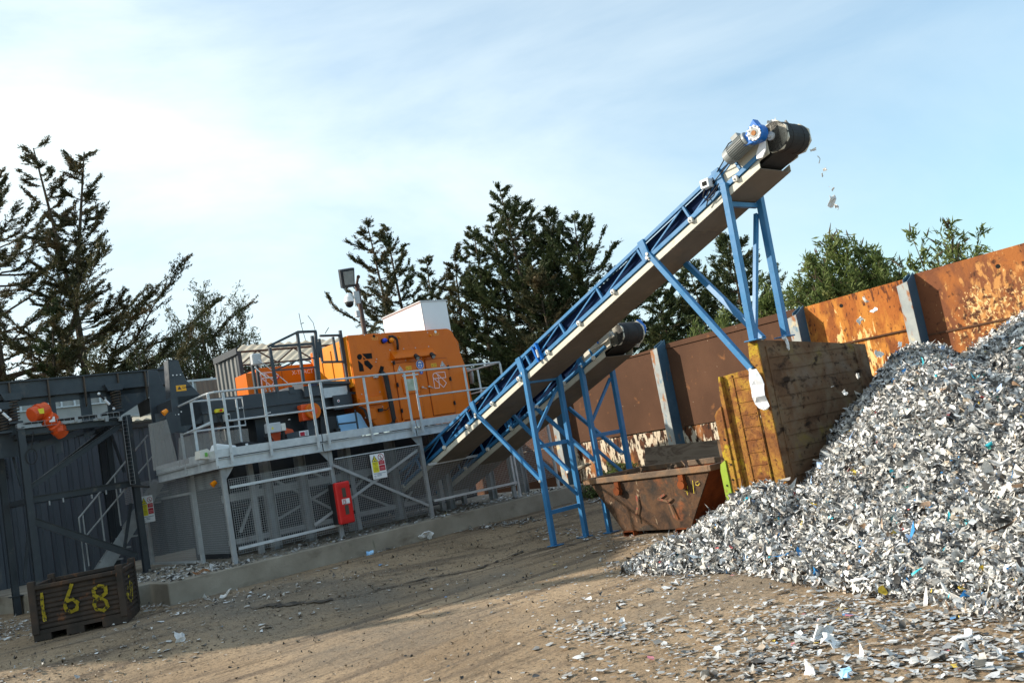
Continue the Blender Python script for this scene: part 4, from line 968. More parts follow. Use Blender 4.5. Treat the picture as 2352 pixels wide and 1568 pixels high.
# ------------------------------------------------------------------ woven mesh guards
def mesh_panel(parent, o, u, v, nu_len, nv_len, cell=.042, w=.0042, name='wire_mesh', skewtop=0.0):
    """woven wire grid on the parallelogram o + u*s + v*t (u, v unit vectors)"""
    o = np.array(o, float); u = np.array(u, float); v = np.array(v, float)
    b = MB(); nu = int(nu_len / cell); nv = int(nv_len / cell); nn = np.cross(u, v)
    for i in range(nu + 1):
        a = o + u * i * cell; tp = nv_len + skewtop * i / max(1, nu)
        b.bar(a, a + v * tp, w, w, nn)
    for j in range(nv + 1):
        a = o + v * j * cell; b.bar(a + nn * w, a + u * nu * cell + nn * w, w, w, nn)
    return b.build(name, 'wire', parent)
mg = thing('mesh_guard', (9, 15.9, SL), 'long wire mesh guard closing the space under the galvanised platform', 'mesh guard')
MQ = 15.86
def zq(k, x, y, q=MQ): return q_(k, x, y, q)[2]
z1, z2 = zq('D', 600, 500), zq('D', 600, 990)
zt1 = zq('D', 200, 500); zb1 = zq('D', 290, 1130)
mesh_panel(mg, (6.5, MQ, zb1), (1, 0, 0), (0, 0, 1), 2.08, zt1 - zb1)
zt2 = zq('D', 1450, 270); zb2 = zq('D', 1500, 870)
mesh_panel(mg, (8.67, MQ, zb2), (1, 0, 0), (0, 0, 1), 2.07, zt2 - zb2)
zt3 = zq('E', 600, 975); zb3 = zq('E', 600, 1300)
mesh_panel(mg, (10.83, MQ, zb3), (1, 0, 0), (0, 0, 1), 2.25, zt3 - zb3)
mesh_panel(mg, (13.15, MQ, zb3), (1, 0, 0), (0, 0, 1), 1.3, 1.35, skewtop=.35)
b = MB(); rz = zq('D', 600, 495); b.bar((6.5, MQ - .03, zq('D', 190, 575)), (8.56, MQ - .03, zq('D', 1060, 410)), .03, .05); b.bar((6.5, MQ - .03, zq('D', 290, 1085)), (8.56, MQ - .03, zq('D', 1150, 880)), .03, .05)
b.bar((10.83, MQ - .03, zt3), (13.15, MQ - .03, zt3), .03, .05); b.bar((10.83, MQ - .03, zb3 + .06), (13.15, MQ - .03, zb3 + .06), .03, .05); b.bar((8.67, MQ - .03, zt2), (10.7, MQ - .03, zt2), .02, .02)
b.bar((13.1, MQ, zb3 + 1.35), (14.4, MQ, zb3 + 1.62), .03, .05); b.bar((13.1, MQ, zb3), (13.1, MQ, 2.1), .05, .05); b.bar((13.2, MQ, SL), (13.2, MQ, 2.05), .05, .05); b.bar((14.42, MQ, SL), (14.42, MQ, 2.35), .05, .05)
b.build('mesh_rail', 'galv', mg)
b = MB()
b.bar(q_('D', 1115, 375, MQ - .05), q_('D', 1920, 715, MQ - .05), .015, .06, (0, 1, 0)) if 0 else b.bar(q_('D', 1115, 375, MQ - .05), q_('D', 1920, 715, MQ - .05), .012, .055)
b.bar(q_('D', 1825, 250, MQ - .07), q_('D', 960, 880, MQ - .07), .012, .055)
b.build('cross_brace', 'galvdull', mg)
# gate and side bay going back along the left end
gt = thing('mesh_gate', (6.6, 17.5, SL), 'tall wire mesh gate at the left end of the platform with a warning sign', 'mesh gate')
PG = 6.62
g1 = p_('B', 1290, 565, PG); g2 = p_('B', 1690, 480, PG); g3 = p_('A', 1225, 1355, PG); g4 = p_('A', 1640, 1290, PG)
zb, zt = g1[2], g3[2]
b = MB()
for a, c in (((PG, g1[1], zb), (PG, g1[1], zt)), ((PG, g2[1], zb), (PG, g2[1], zt)), ((PG, g1[1], zb), (PG, g2[1], zb)), ((PG, g1[1], zt), (PG, g2[1], zt))): b.bar(a, c, .05, .05, (1, 0, 0))
b.build('gate_frame', 'galv', gt)
mesh_panel(gt, (PG, g2[1], zb), (0, 1, 0), (0, 0, 1), g1[1] - g2[1], zt - zb)
# curved reflective strip curtain of fine mesh between gate and corner
mesh_panel(mg, (6.47, 16.0, .55), (.03, 1, 0), (0, 0, 1), g2[1] - 16.05, 1.5)
b = MB()
for q in (g2[1] - .12, g1[1] + .15): b.bar((6.6, q, SL), (6.6, q, 2.1), .06, .06)
b.build('gate_post', 'galv', mg)
mesh_panel(mg, (6.5, 16.0, zt + .02), (0, 1, 0), (0, 0, 1), 6.0, .42)
# signs
def sign(q_plane, p0, p1, z0, z1, label, w=.008):
    root = thing('warning_sign', ((p0 + p1) / 2, q_plane, z0), label, 'warning sign')
    b = MB(); b.box(p0, p1, q_plane - w, q_plane, z0, z1); b.build('board', 'paper', root)
    W_, H_ = p1 - p0, z1 - z0; f = q_plane - w - .001
    def R(u0, u1, v0, v1, m, nm, d=.002):
        bb = MB(); bb.box(p0 + u0 * W_, p0 + u1 * W_, f - d, f, z1 - v1 * H_, z1 - v0 * H_); bb.build(nm, m, root)
    def stripes(lst, m, nm):
        bb = MB()
        for u0, u1, v in lst: bb.box(p0 + u0 * W_, p0 + u1 * W_, f - .004, f - .0025, z1 - (v + .018) * H_, z1 - v * H_)
        bb.build(nm, m, root)
    R(.07, .5, .31, .74, 'yellow', 'yellow_field'); R(.53, .95, .3, .455, 'signred', 'red_field'); R(.53, .95, .48, .7, 'signred', 'red_field')
    bb = MB(); bb.prism([(p0 + .06 * W_, f, z1 - .3 * H_), (p0 + .5 * W_, f, z1 - .3 * H_), (p0 + .28 * W_, f, z1 - .05 * H_)], (0, -.002, 0)); bb.build('triangle', 'ink', root)
    bb = MB(); bb.prism([(p0 + .11 * W_, f - .003, z1 - .28 * H_), (p0 + .45 * W_, f - .003, z1 - .28 * H_), (p0 + .28 * W_, f - .003, z1 - .09 * H_)], (0, -.002, 0)); bb.build('triangle_field', 'yellow', root)
    bb = MB()
    for a in (90, 210, 330):
        ca, sa = math.cos(math.radians(a - 180)), math.sin(math.radians(a - 180))
        cx_, cz_ = p0 + .28 * W_ + ca * .07 * W_ * 1.0, z1 - .215 * H_ + sa * .06 * W_ * 1.2
        bb.prism([(cx_ - .03 * W_, f - .006, cz_ - .03 * W_), (cx_ + .03 * W_, f - .006, cz_ - .03 * W_), (cx_ + .03 * W_, f - .006, cz_ + .03 * W_), (cx_ - .03 * W_, f - .006, cz_ + .03 * W_)], (0, -.001, 0))
    c0 = np.array((p0 + .74 * W_, f, z1 - .16 * H_)); r = .19 * W_
    bb.stroke([c0 + [0, -.004, r * .55], c0 + [0, -.004, -.1 * r]], .03 * W_, NQ, .001); bb.stroke([c0 + [0, -.004, -.1 * r], c0 + [-.35 * r, -.004, -.75 * r]], .025 * W_, NQ, .001); bb.stroke([c0 + [0, -.004, -.1 * r], c0 + [.35 * r, -.004, -.75 * r]], .025 * W_, NQ, .001)
    bb.build('symbol', 'ink', root)
    bb = MB(); ring = [c0 + [r * math.cos(t), 0, r * math.sin(t)] for t in np.linspace(0, 2 * math.pi, 21)]; bb.stroke(ring, .035 * W_, NQ, .003); bb.stroke([c0 + [-r * .7, 0, r * .7], c0 + [r * .7, 0, -r * .7]], .03 * W_, NQ, .002)
    bb.build('prohibition_ring', 'signred', root)
    stripes([(.13, .42, .34), (.13, .42, .385), (.22, .36, .43), (.2, .4, .5), (.14, .44, .56), (.17, .42, .61), (.16, .42, .66)], 'olive', 'lettering')
    stripes([(.59, .89, .34), (.63, .86, .385), (.58, .9, .57), (.58, .9, .62)], 'pinkish', 'lettering')
    stripes([(.08, .92, .78), (.3, .62, .83), (.08, .22, .87), (.3, .6, .88), (.08, .2, .93)], 'inkblue', 'lettering')
    return root
sign(15.77, 9.42, 9.75, 1.37, 1.87, 'white radiation and no entry sign wired to the mesh, yellow and red panels')
s2 = [p_('A', 1130, 1345, 6.55), p_('B', 1200, 230, 6.55)]
# second sign, on the gate side: built facing the yard on its own plane
x0 = z_('B', 1130, 20, 1.3)
def sign_side():
    a = q_('A', 1130, 1330, 19.2); c = q_('B', 1205, 225, 19.2)
    sign(19.2, a[0] + .1, a[0] + .35, c[2] + .0, a[2] + .02, 'narrow yellow and red warning sign beside the dark frame column by the gate')
sign_side()
# red extinguisher cabinet
rc = thing('extinguisher_cabinet', (8.56, 15.7, .65), 'red fire extinguisher cabinet with two small windows on the platform column', 'extinguisher cabinet')
b = MB(); b.box(8.42, 8.72, 15.62, 15.83, .655, 1.44); b.build('cabinet_back', 'black', rc, bevel=.012)
b = MB(); b.box(8.41, 8.73, 15.5, 15.62, .65, 1.45); b.build('cabinet_door', 'red', rc, bevel=.02)
b = MB(); b.box(8.44, 8.7, 15.492, 15.5, .7, .78); b.box(8.44, 8.7, 15.492, 15.5, 1.34, 1.41); b.build('door_ridge', 'red', rc, bevel=.004)
b = MB(); b.box(8.54, 8.62, 15.494, 15.5, .82, 1.0); b.box(8.53, 8.61, 15.494, 15.5, 1.15, 1.33); b.build('window', 'darkrust', rc)
b = MB(); b.box(8.5, 8.66, 15.49, 15.5, 1.02, 1.12); b.build('label_plate', 'paper', rc)
b = MB(); fz = 15.488
for pts in ([(8.517, 1.04), (8.517, 1.105), (8.545, 1.105)], [(8.517, 1.075), (8.54, 1.075)], [(8.558, 1.045), (8.558, 1.1)], [(8.545, 1.103), (8.58, 1.103)], [(8.575, 1.04), (8.575, 1.085)]):
    b.stroke([(p, fz, z) for p, z in pts], .009, NQ, .002)
b.build('label_mark', 'signred', rc)
b = MB(); b.box(8.515, 8.575, 15.487, 15.489, 1.025, 1.035); b.box(8.6, 8.65, 15.487, 15.489, 1.03, 1.034); b.build('label_mark', 'ink', rc)
for z in (1.3, .8):
    b = MB(); b.box(8.725, 8.745, 15.5, 15.56, z, z + .07); b.build('latch', 'black', rc)

# ------------------------------------------------------------------ orange sorting machine
MQF = 16.9
om = thing('sorting_machine', (11.5, 17.8, DZ), 'large bright orange sorting cabin with two doors and a black emblem', 'sorting machine')
def cn(k, x, y, q=MQF, d=0.0): c = q_(k, x, y, q); c[1] = q - d; return c
TLc, TRc = q_('C', 1240, 290, MQF), q_('C', 2110, 232, MQF)
zT, zB_ = 4.53, 2.42
out = [(10.03, zT)]
for a in np.linspace(90, 0, 6): out.append((12.72 + .2 * math.cos(math.radians(a)), zT - .22 + .22 * math.sin(math.radians(a))))
out += [(13.12, 3.5), (13.12, zB_), (10.75, zB_)]
for a in np.linspace(-90, -175, 6): out.append((10.55 + .22 * math.cos(math.radians(a)), zB_ + .22 + .22 * math.sin(math.radians(a))))
out += [(10.03, 3.05)]
b = MB(); b.prism([(p, MQF, z) for p, z in out], (0, .06, 0)); b.build('front_plate', 'orange', om, bevel=.012)
b = MB(); b.prism([(10.12, MQF + .06, zT - .04), (12.85, MQF + .06, zT - .04), (13.05, MQF + .06, 4.2), (13.05, MQF + .06, zB_), (10.5, MQF + .06, zB_), (10.12, MQF + .06, 3.2)], (0, 1.9, 0)); b.build('body', 'orange', om)
# amber hood on the left side, lit by the sun
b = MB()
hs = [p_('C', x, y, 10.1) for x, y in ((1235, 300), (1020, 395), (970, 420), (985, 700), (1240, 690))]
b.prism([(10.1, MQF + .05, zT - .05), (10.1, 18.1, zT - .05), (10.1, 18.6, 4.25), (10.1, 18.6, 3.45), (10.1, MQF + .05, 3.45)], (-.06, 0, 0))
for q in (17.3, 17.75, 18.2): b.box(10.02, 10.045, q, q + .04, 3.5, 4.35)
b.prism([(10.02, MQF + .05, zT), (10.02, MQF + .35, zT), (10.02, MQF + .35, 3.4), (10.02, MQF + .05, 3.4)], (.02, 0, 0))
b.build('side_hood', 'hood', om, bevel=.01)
# white duct on the roof
b = MB(); dq0 = 17.1
A1, A2, A3, A4 = (12.25, dq0, zT), (12.27, dq0, 5.25), (13.0, dq0, 5.25), (13.02, dq0, zT)
b.prism([(12.26, dq0, zT - .1), (12.26, dq0, 5.25), (12.26, 18.85, 5.22), (12.26, 18.85, 4.7)], (.75, 0, 0)); b.build('roof_duct', 'white', om, bevel=.006)
b = MB(); b.box(12.24, 13.03, dq0 - .015, dq0 + .02, 5.24, 5.275); b.bar((12.25, dq0, 5.26), (12.25, 18.85, 5.23), .04, .03); b.build('duct_flange', 'grey', om)
b = MB(); b.box(12.24, 12.262, dq0 - .01, dq0 + .0, zT, 5.25); b.build('duct_corner', 'grey', om)
# black cut-out emblem
def em(pts, name='emblem', m='hole', d=.003):
    bb = MB(); bb.prism([cn('N', x, y, MQF, .001) for x, y in pts], (0, -d, 0)); return bb.build(name, m, om)
for pts in ([(130, 440), (255, 430), (265, 500), (192, 508)], [(142, 482), (180, 512), (150, 516)], [(75, 526), (98, 540), (140, 582), (158, 668), (97, 671)], [(156, 533), (205, 524), (275, 600), (242, 647), (163, 582)],
            [(98 + 33 * math.cos(t), 480 + 38 * math.sin(t)) for t in np.linspace(0, 2 * math.pi, 15)[:-1]]): em(pts)
# pale outline emblem on the right door
def line(pts, w, name, m, d=.004, k='N'):
    bb = MB(); bb.stroke([cn(k, x, y, MQF, d) for x, y in pts], w, NQ, .004); return bb.build(name, m, om)
bb = MB()
for pts in ([(1060, 768), (1045, 740), (1050, 705), (1080, 690), (1200, 678), (1213, 752), (1062, 768)], [(1045, 730), (1072, 893), (1133, 887), (1118, 745), (1104, 712), (1078, 694)], [(1062, 768), (1187, 880), (1222, 822), (1112, 712)]):
    bb.stroke([cn('N', x, y, MQF, .035) for x, y in pts], .016, NQ, .003)
bb.build('outline_emblem', 'pink', om)
# canopy above the doors
b = MB(); c1, c2 = cn('N', 500, 410), cn('N', 1050, 370)
c3, c4 = cn('N', 525, 510, MQF - .12), cn('N', 1050, 465, MQF - .12)
b.prism([(c1[0], MQF, c1[2]), (c1[0], MQF - .14, c3[2] + .03), (c1[0], MQF - .14, c3[2]), (c1[0], MQF, c3[2])], (c2[0] - c1[0], 0, 0)); b.build('canopy', 'orange', om, bevel=.005)
# doors
def door(ps, name_label):
    P0 = [cn('N', x, y, MQF, .03) for x, y in ps]
    p0, p1 = (P0[0][0] + P0[3][0]) / 2, (P0[1][0] + P0[2][0]) / 2; z1_, z0_ = (P0[0][2] + P0[1][2]) / 2, (P0[2][2] + P0[3][2]) / 2
    b = MB(); b.box(p0 - .012, p1 + .012, MQF - .012, MQF + .0, z0_ - .012, z1_ + .012); gap = b.build('door_gap', 'orange2', om)
    b = MB(); b.box(p0, p1, MQF - .03, MQF - .002, z0_, z1_); d = b.build('door', 'orange', om, bevel=.006, label=name_label)
    return d, p0, p1, z0_, z1_
dl = door([(530, 568), (820, 545), (945, 1270), (665, 1305)], 'left orange door with a small window')
dr = door([(945, 520), (1222, 497), (1350, 1200), (1070, 1250)], 'right orange door with a pale outline emblem')
for d_, side, pos in ((dl[0], dl[1], [(585, 850), (645, 1185), (560, 560)]), (dr[0], dr[2], [(1275, 770), (1335, 1083), (1245, 620)])):
    for x, y in pos:
        c = cn('N', x, y); b = MB(); b.box(side - .025, side + .025, MQF - .05, MQF - .03, c[2] - .04, c[2] + .04); b.cyl((side, MQF - .06, c[2] - .05), (side, MQF - .06, c[2] + .05), .012, 8); b.build('hinge', 'black', d_)
for d_, pts in ((dl[0], [(905, 880), (955, 898)]), (dr[0], [(990, 870), (1045, 890)])):
    b = MB(); c = [cn('N', x, y, MQF, .06) for x, y in pts]; b.cyl(c[0] + [0, .03, 0], c[0] - [0, .01, 0], .018, 10); b.tube(c, .009); b.build('handle', 'galv', d_)
# window in the left door
w0 = [cn('N', x, y, MQF, .04) for x, y in ((632, 760), (805, 745), (860, 960), (660, 985))]
wp0, wp1, wz0, wz1 = w0[0][0] + .01, w0[1][0] + .08, w0[2][2] + .02, w0[0][2]
b = MB(); b.box(wp0, wp1, MQF - .06, MQF - .03, wz0, wz1); wf = b.build('window_frame', 'orange', dl[0], bevel=.005)
b = MB(); b.box(wp0 + .06, wp1 - .05, MQF - .064, MQF - .06, wz0 + .06, wz1 - .04)
Mt['pane'] = mat('greenish_pane', rough=.12, cols=[(.35, (.25, .3, .2)), (.6, (.42, .46, .38)), (.75, (.6, .62, .58))], scale=6)
b.build('pane', 'pane', wf)
b = MB(); b.box(wp0 + .02, wp1 + .03, MQF - .05, MQF - .04, wz1 + .03, wz1 + .06); b.build('rain_bar', 'galv', dl[0])
# signs on the machine
def tri(x, y, s):
    c = cn('N', x, y, MQF, .032); bb = MB(); bb.prism([c + [-s, 0, -s * .75], c + [s, 0, -s * .75], c + [0, 0, s * .9]], (0, -.003, 0)); o = bb.build('hazard_triangle', 'paper', om)
    bb = MB(); bb.stroke([c + [-s * .7, -.004, -s * .6], c + [s * .7, -.004, -s * .6], c + [0, -.004, s * .62], c + [-s * .7, -.004, -s * .6]], .008, NQ, .002); bb.stroke([c + [-.01, -.004, .0], c + [.02, -.004, -.035]], .012, NQ, .002); bb.build('triangle_mark', 'ink', o)
tri(617, 635, .08); tri(1172, 575, .08)
def lab(x, y, w, h, m='amber'):
    c = cn('N', x, y, MQF, .032); bb = MB(); bb.box(c[0] - w, c[0] + w, c[1] - .003, c[1], c[2] - h, c[2] + h); o = bb.build('caution_label', m, om)
    bb = MB()
    for i in range(3): bb.box(c[0] - w * .1, c[0] + w * .9, c[1] - .005, c[1] - .0035, c[2] + h * (.5 - i * .5), c[2] + h * (.65 - i * .5))
    bb.prism([c + [-w * .85, -.0035, -h * .5], c + [-w * .3, -.0035, -h * .5], c + [-w * .57, -.0035, h * .5]], (0, -.0015, 0)); bb.build('label_print', 'olive', o)
lab(730, 628, .08, .045); lab(1058, 590, .08, .045); lab(240, 1040, .085, .03)
c = cn('N', 885, 580, MQF, .005); b = MB(); b.cyl(c, c - [0, .004, 0], .1, 24); o = b.build('mandatory_sign', 'signblue', om)
b = MB(); b.prism([c + [.058 * math.cos(t), -.0045, .075 * math.sin(t)] for t in np.linspace(0, 2 * math.pi, 17)[:-1]], (0, -.001, 0)); b.build('head_symbol', 'paper', o)
b = MB(); b.bar(c + [-.05, -.0062, .01], c + [.05, -.0062, .01], .001, .03, (0, 0, 1)); b.prism([c + [-.03, -.0056, -.02], c + [.03, -.0056, -.02], c + [.025, -.0056, -.06], c + [-.025, -.0056, -.06]], (0, -.001, 0)); b.build('mask_symbol', 'signblue', o)
ring = MB(); ring.stroke([c + [.102 * math.cos(t), -.002, .102 * math.sin(t)] for t in np.linspace(0, 2 * math.pi, 25)], .01, NQ, .003); ring.build('sign_rim', 'paper', o)
c = cn('N', 903, 680, MQF, .005); b = MB(); b.cyl(c, c - [0, .004, 0], .045, 18); o = b.build('mandatory_sign', 'signblue', om); b = MB(); b.box(c[0] - .006, c[0] + .006, c[1] - .006, c[1] - .0045, c[2] - .02, c[2] + .02); b.build('symbol', 'paper', o)
# lamps, holes, hose
def lamp(x, y, m, nm):
    c = cn('N', x, y, MQF, 0); b = MB(); b.cyl(c, c - [0, .06, 0], .06, 18, .055); base_ = b.build('lamp_base', 'black', om); b = MB(); b.ball(c - [0, .07, 0], .056, sc=(1, 1.5, 1)); b.build(nm, m, om, smooth=True)
Mt['bluelens'] = mat('blue_lens', rough=.15, base=(.01, .05, .5)); Mt['amberlens'] = mat('amber_lens', rough=.15, base=(.9, .28, .01))
lamp(405, 275, 'bluelens', 'blue_beacon'); lamp(492, 270, 'amberlens', 'amber_beacon')
for x, y in ((787, 500), (993, 480)):
    c = cn('N', x, y, MQF, .16); b = MB(); b.cyl(c + [0, .02, .05], c - [0, .06, .03], .045, 14, .06); b.bar(c + [0, .02, -.05], c + [0, .02, .06], .02, .02); o = b.build('spot_lamp', 'black', om)
    b = MB(); b.cyl(c - [0, .061, .031], c - [0, .066, .034], .045, 14); b.build('lens', 'motorgrey', o)
b = MB(); b.tube([cn('N', 465, 222, MQF, .04), cn('N', 495, 222, MQF, .1), cn('N', 535, 240, MQF, .1), cn('N', 560, 270, MQF, .09), cn('N', 575, 330, MQF, .07), cn('N', 585, 392, MQF, .04)], .028, 8); b.build('hose', 'rubber', om, smooth=True)
b = MB(); b.prism([cn('N', x, y, MQF, .0) for x, y in ((372, 598), (412, 612), (398, 690), (345, 690))], (0, -.02, 0)); b.build('hose_slot', 'hole', om)
b = MB(); b.tube([cn('N', 365, 690, MQF, .07), cn('N', 400, 740, MQF, .12), cn('N', 440, 930, MQF, .12), cn('N', 480, 1130, MQF, .12), cn('N', 510, 1290, MQF, .12), cn('N', 500, 1365, MQF, .12), cn('N', 420, 1400, MQF, .12), cn('N', 290, 1415, MQF, .12), cn('N', 180, 1445, MQF, .12)], .055, 8); b.build('hose_bundle', 'rubber', om)
b = MB()
for i in range(3): b.tube([cn('N', 60 + i * 12, 1140, MQF, .1), cn('N', 120 + i * 12, 1180, MQF, .12), cn('N', 150 + i * 10, 1260, MQF, .12), cn('N', 210 + i * 8, 1360, MQF, .12), cn('N', 250, 1410, MQF, .1)], .014, 6)
b.build('cable', 'rubber', om)
b = MB(); c = cn('N', 287, 212); b.cyl(c, c - [0, .003, 0], .035, 16); b.build('port_hole', 'hole', om)
b = MB(); c = cn('N', 1090, 152); b.cyl(c, c - [0, .003, 0], .035, 16); b.build('port_hole', 'paper', om, label='pale round hole, the sky behind it painted as a white disc')  # white disc stands in for bright sky through the hole
for x, y in ((613, 228), (1022, 200)):
    b = MB(); c = cn('N', x, y); b.cyl(c, c - [0, .04, 0], .03, 12, .02); b.build('plug', 'hood', om)
b = MB()
rr = random.Random(3)
for x, y in ((160, 195), (372, 178), (320, 510), (310, 545), (493, 390), (673, 375), (827, 362), (1000, 345), (520, 545), (700, 525), (905, 495), (985, 163), (975, 130), (1308, 143), (363, 937), (125, 967), (398, 1128), (173, 1275), (990, 715), (1000, 805)):
    c = cn('N', x, y); b.cyl(c, c - [0, .012, 0], .012, 6)
b.build('bolt_head', 'galv', om)
# raised side pieces: junction box, lower ledge, access plate, pillar
b = MB(); c = cn('N', 300, 740); b.box(c[0] - .05, c[0] + .05, MQF - .07, MQF, c[2] - .03, c[2] + .03); b.build('junction_box', 'grey', om, bevel=.005)
b = MB(); c = [cn('N', x, y) for x, y in ((85, 1125), (385, 1085))]; b.box(c[0][0], c[1][0], MQF - .1, MQF, c[1][2] - .01, c[1][2] + .16); b.build('ledge', 'orange', om, bevel=.008)
b = MB(); c = [cn('N', x, y) for x, y in ((215, 1150), (345, 1290))]; b.box(c[0][0], c[1][0] - .04, MQF - .02, MQF, c[1][2], c[0][2]); b.build('access_plate', 'orange', om, bevel=.012)
b = MB(); c = cn('N', 360, 1175); b.box(c[0] - .05, c[0] + .05, MQF - .07, MQF, c[2] - .035, c[2] + .035); b.tube([c + [.05, -.04, 0], c + [.14, -.05, -.02], c + [.22, -.06, .03]], .01); b.build('sensor', 'black', om)
b = MB(); c = [cn('N', x, y) for x, y in ((455, 725), (545, 1290))]; b.prism([(c[0][0], MQF, c[0][2]), (c[0][0] + .02, MQF, c[0][2]), (c[0][0] + .02, MQF, 2.5), (c[0][0], MQF, 2.5)], (0, -.07, 0)); b.build('stiffener', 'orange', om)
b = MB(); c = cn('N', 620, 1320); b.tube([c + [-.08, -.04, .08], c + [-.08, -.06, -.02], c + [0, -.07, -.05], c + [.08, -.06, 0], c + [.07, -.04, .08]], .022, 8); b.build('tow_loop', 'orange', om)
# small worn lettering by the two round holes
def text(body, size, loc, name, m, parent, depth=.002, italic=0, sx=1.0, n=NQ, label=None):
    cu = bpy.data.curves.new(name, 'FONT'); cu.body = body; cu.size = size; cu.extrude = depth; cu.align_x = 'LEFT'; cu.shear = italic; cu.resolution_u = 2
    to = bpy.data.objects.new('tmp', cu); COL.objects.link(to)
    dg = bpy.context.evaluated_depsgraph_get(); me = bpy.data.meshes.new_from_object(to.evaluated_get(dg)); bpy.data.objects.remove(to)
    vs = np.array([v.co[:] for v in me.vertices]); fs = [tuple(p.vertices) for p in me.polygons]
    if n == NQ: W3 = [(loc[0] + x * sx, loc[1] - z, loc[2] + y) for x, y, z in vs]
    b = MB(); b.add(W3, fs); return b.build(name, m, parent, label=label)
Mt['worn'] = mat('worn_pale_lettering', rough=.6, base=(.8, .42, .1))
text('TEST', .085, cn('N', 255, 262, MQF, .003), 'lettering', 'worn', om); text('TEST', .085, cn('N', 1062, 205, MQF, .003), 'lettering', 'worn', om)

# ------------------------------------------------------------------ rear orange cabinet with the X-TRACT lettering
CQ = 18.7
oc = thing('control_cabinet', (9, CQ, DZ), 'orange rear cabinet with a pale outline emblem and X-TRACT lettering', 'cabinet')
k0, k1, k2, k3 = q_('S', 110, 310, CQ), q_('S', 2160, 130, CQ), q_('S', 2240, 780, CQ), q_('S', 370, 1360, CQ)
b = MB(); b.prism([k0, (k1[0] + .05, CQ, k0[2]), (k1[0] + .05, CQ, k3[2]), (k0[0], CQ, k3[2])], (0, .8, 0)); b.build('cabinet_body', 'orange', oc, bevel=.01)
b = MB(); b.box(k0[0] - .28, k0[0], CQ + .1, CQ + .7, k3[2], k0[2] - .08); b.build('cabinet_side', 'orange', oc)
b = MB()
for p in ((1010, 330), (1000, 900)): pass
c = q_('S', 1040, 700, CQ); b.box(c[0] - .006, c[0] + .004, CQ - .004, CQ, k3[2], k0[2] - .12); b.build('panel_joint', 'orange2', oc)
b = MB()
for pts in ([(190, 500), (640, 470), (680, 670), (220, 705)], [(185, 530), (170, 580), (185, 660), (230, 710)], [(190, 600), (235, 1010)], [(380, 690), (420, 1010)], [(235, 720), (580, 1000)], [(250, 510), (390, 560), (660, 790), (710, 860), (620, 980)], [(300, 520), (400, 690)]):
    b.stroke([q_('S', x, y, CQ - .004) for x, y in pts], .022, NQ, .004)
b.build('outline_emblem', 'pink', oc)
c = q_('S', 1420, 575, CQ - .003); text('X-TRACT', .135, c, 'lettering', 'pink', oc, sx=.95)
b = MB()
for x in (360, 520, 680):
    c = q_('S', x, 1215, CQ); b.cyl(c, c - [0, .05, 0], .022, 8); b.cyl(c + [0, 0, .05], c + [0, -.02, .05], .015, 8)
b.build('cable_gland', 'galv', oc)

# ------------------------------------------------------------------ dark grey machine bed
BQ = 17.25
md = thing('infeed_bed', (8.2, BQ, DZ), 'dark grey infeed bed of the sorting line behind the handrails', 'infeed machine')
def bq(k, x, y, q=BQ, d=0.0): c = q_(k, x, y, q); c[1] -= d; return c
sp = [bq('A', x, y) for x, y in ((1410, 165), (1495, 165), (1525, 250), (1560, 330), (1680, 455), (1760, 560), (1560, 780), (1470, 770), (1430, 480))]
b = MB(); b.prism(sp, (0, .025, 0)); b.prism([a + [0, 1.2, 0] for a in sp], (0, .025, 0)); b.build('side_cheek', 'dark', md, bevel=.006, label='tall tapering side plate with a caution sticker')
b = MB(); b.prism([sp[0], sp[1], sp[1] - [0, 0, .02], sp[0] - [0, 0, .02]], (0, .3, 0)); b.prism([sp[0], sp[8], sp[8] + [.02, 0, 0], sp[0] + [.02, 0, 0]], (0, .25, 0)); b.build('chute_back', 'dark', md)
c = bq('A', 1475, 382, BQ, .003); c2 = bq('A', 1565, 422, BQ, .003)
b = MB(); b.box(c[0], c2[0], BQ - .006, BQ - .001, c2[2], c[2]); st_ = b.build('caution_sticker', 'amber', md)
text('Caution', .055, (c[0] + .12, BQ - .007, c[2] - .06), 'lettering', 'ink', st_)
b = MB(); b.prism([(c[0] + .02, BQ - .008, c2[2] + .03), (c[0] + .1, BQ - .008, c2[2] + .03), (c[0] + .06, BQ - .008, c2[2] + .1)], (0, -.001, 0)); b.box(c[0] + .12, c2[0] - .02, BQ - .008, BQ - .007, c2[2] + .05, c2[2] + .06); b.build('sticker_print', 'darkrust', st_)
b = MB(); z1_, z0_ = bq('C', 600, 770)[2], bq('C', 600, 960)[2]
b.box(6.7, 10.02, BQ, BQ + 1.3, z0_, z1_); b.build('main_beam', 'dark', md, bevel=.01)
b = MB(); zs = bq('C', 600, 880)[2]; b.box(6.72, 10.0, BQ - .05, BQ, zs - .02, zs + .015); b.box(6.72, 10.0, BQ - .06, BQ, z0_ - .02, z0_ + .03); b.build('beam_rib', 'dark', md)
b = MB(); b.box(6.3, 6.74, BQ, BQ + 1.2, z0_, bq('A', 1680, 455)[2]); b.box(7.9, 10.0, BQ + .25, BQ + 1.2, DZ + .0, z0_); b.box(7.35, 7.5, BQ + .02, BQ + .5, DZ, z0_); b.build('lower_housing', 'darkframe', md)
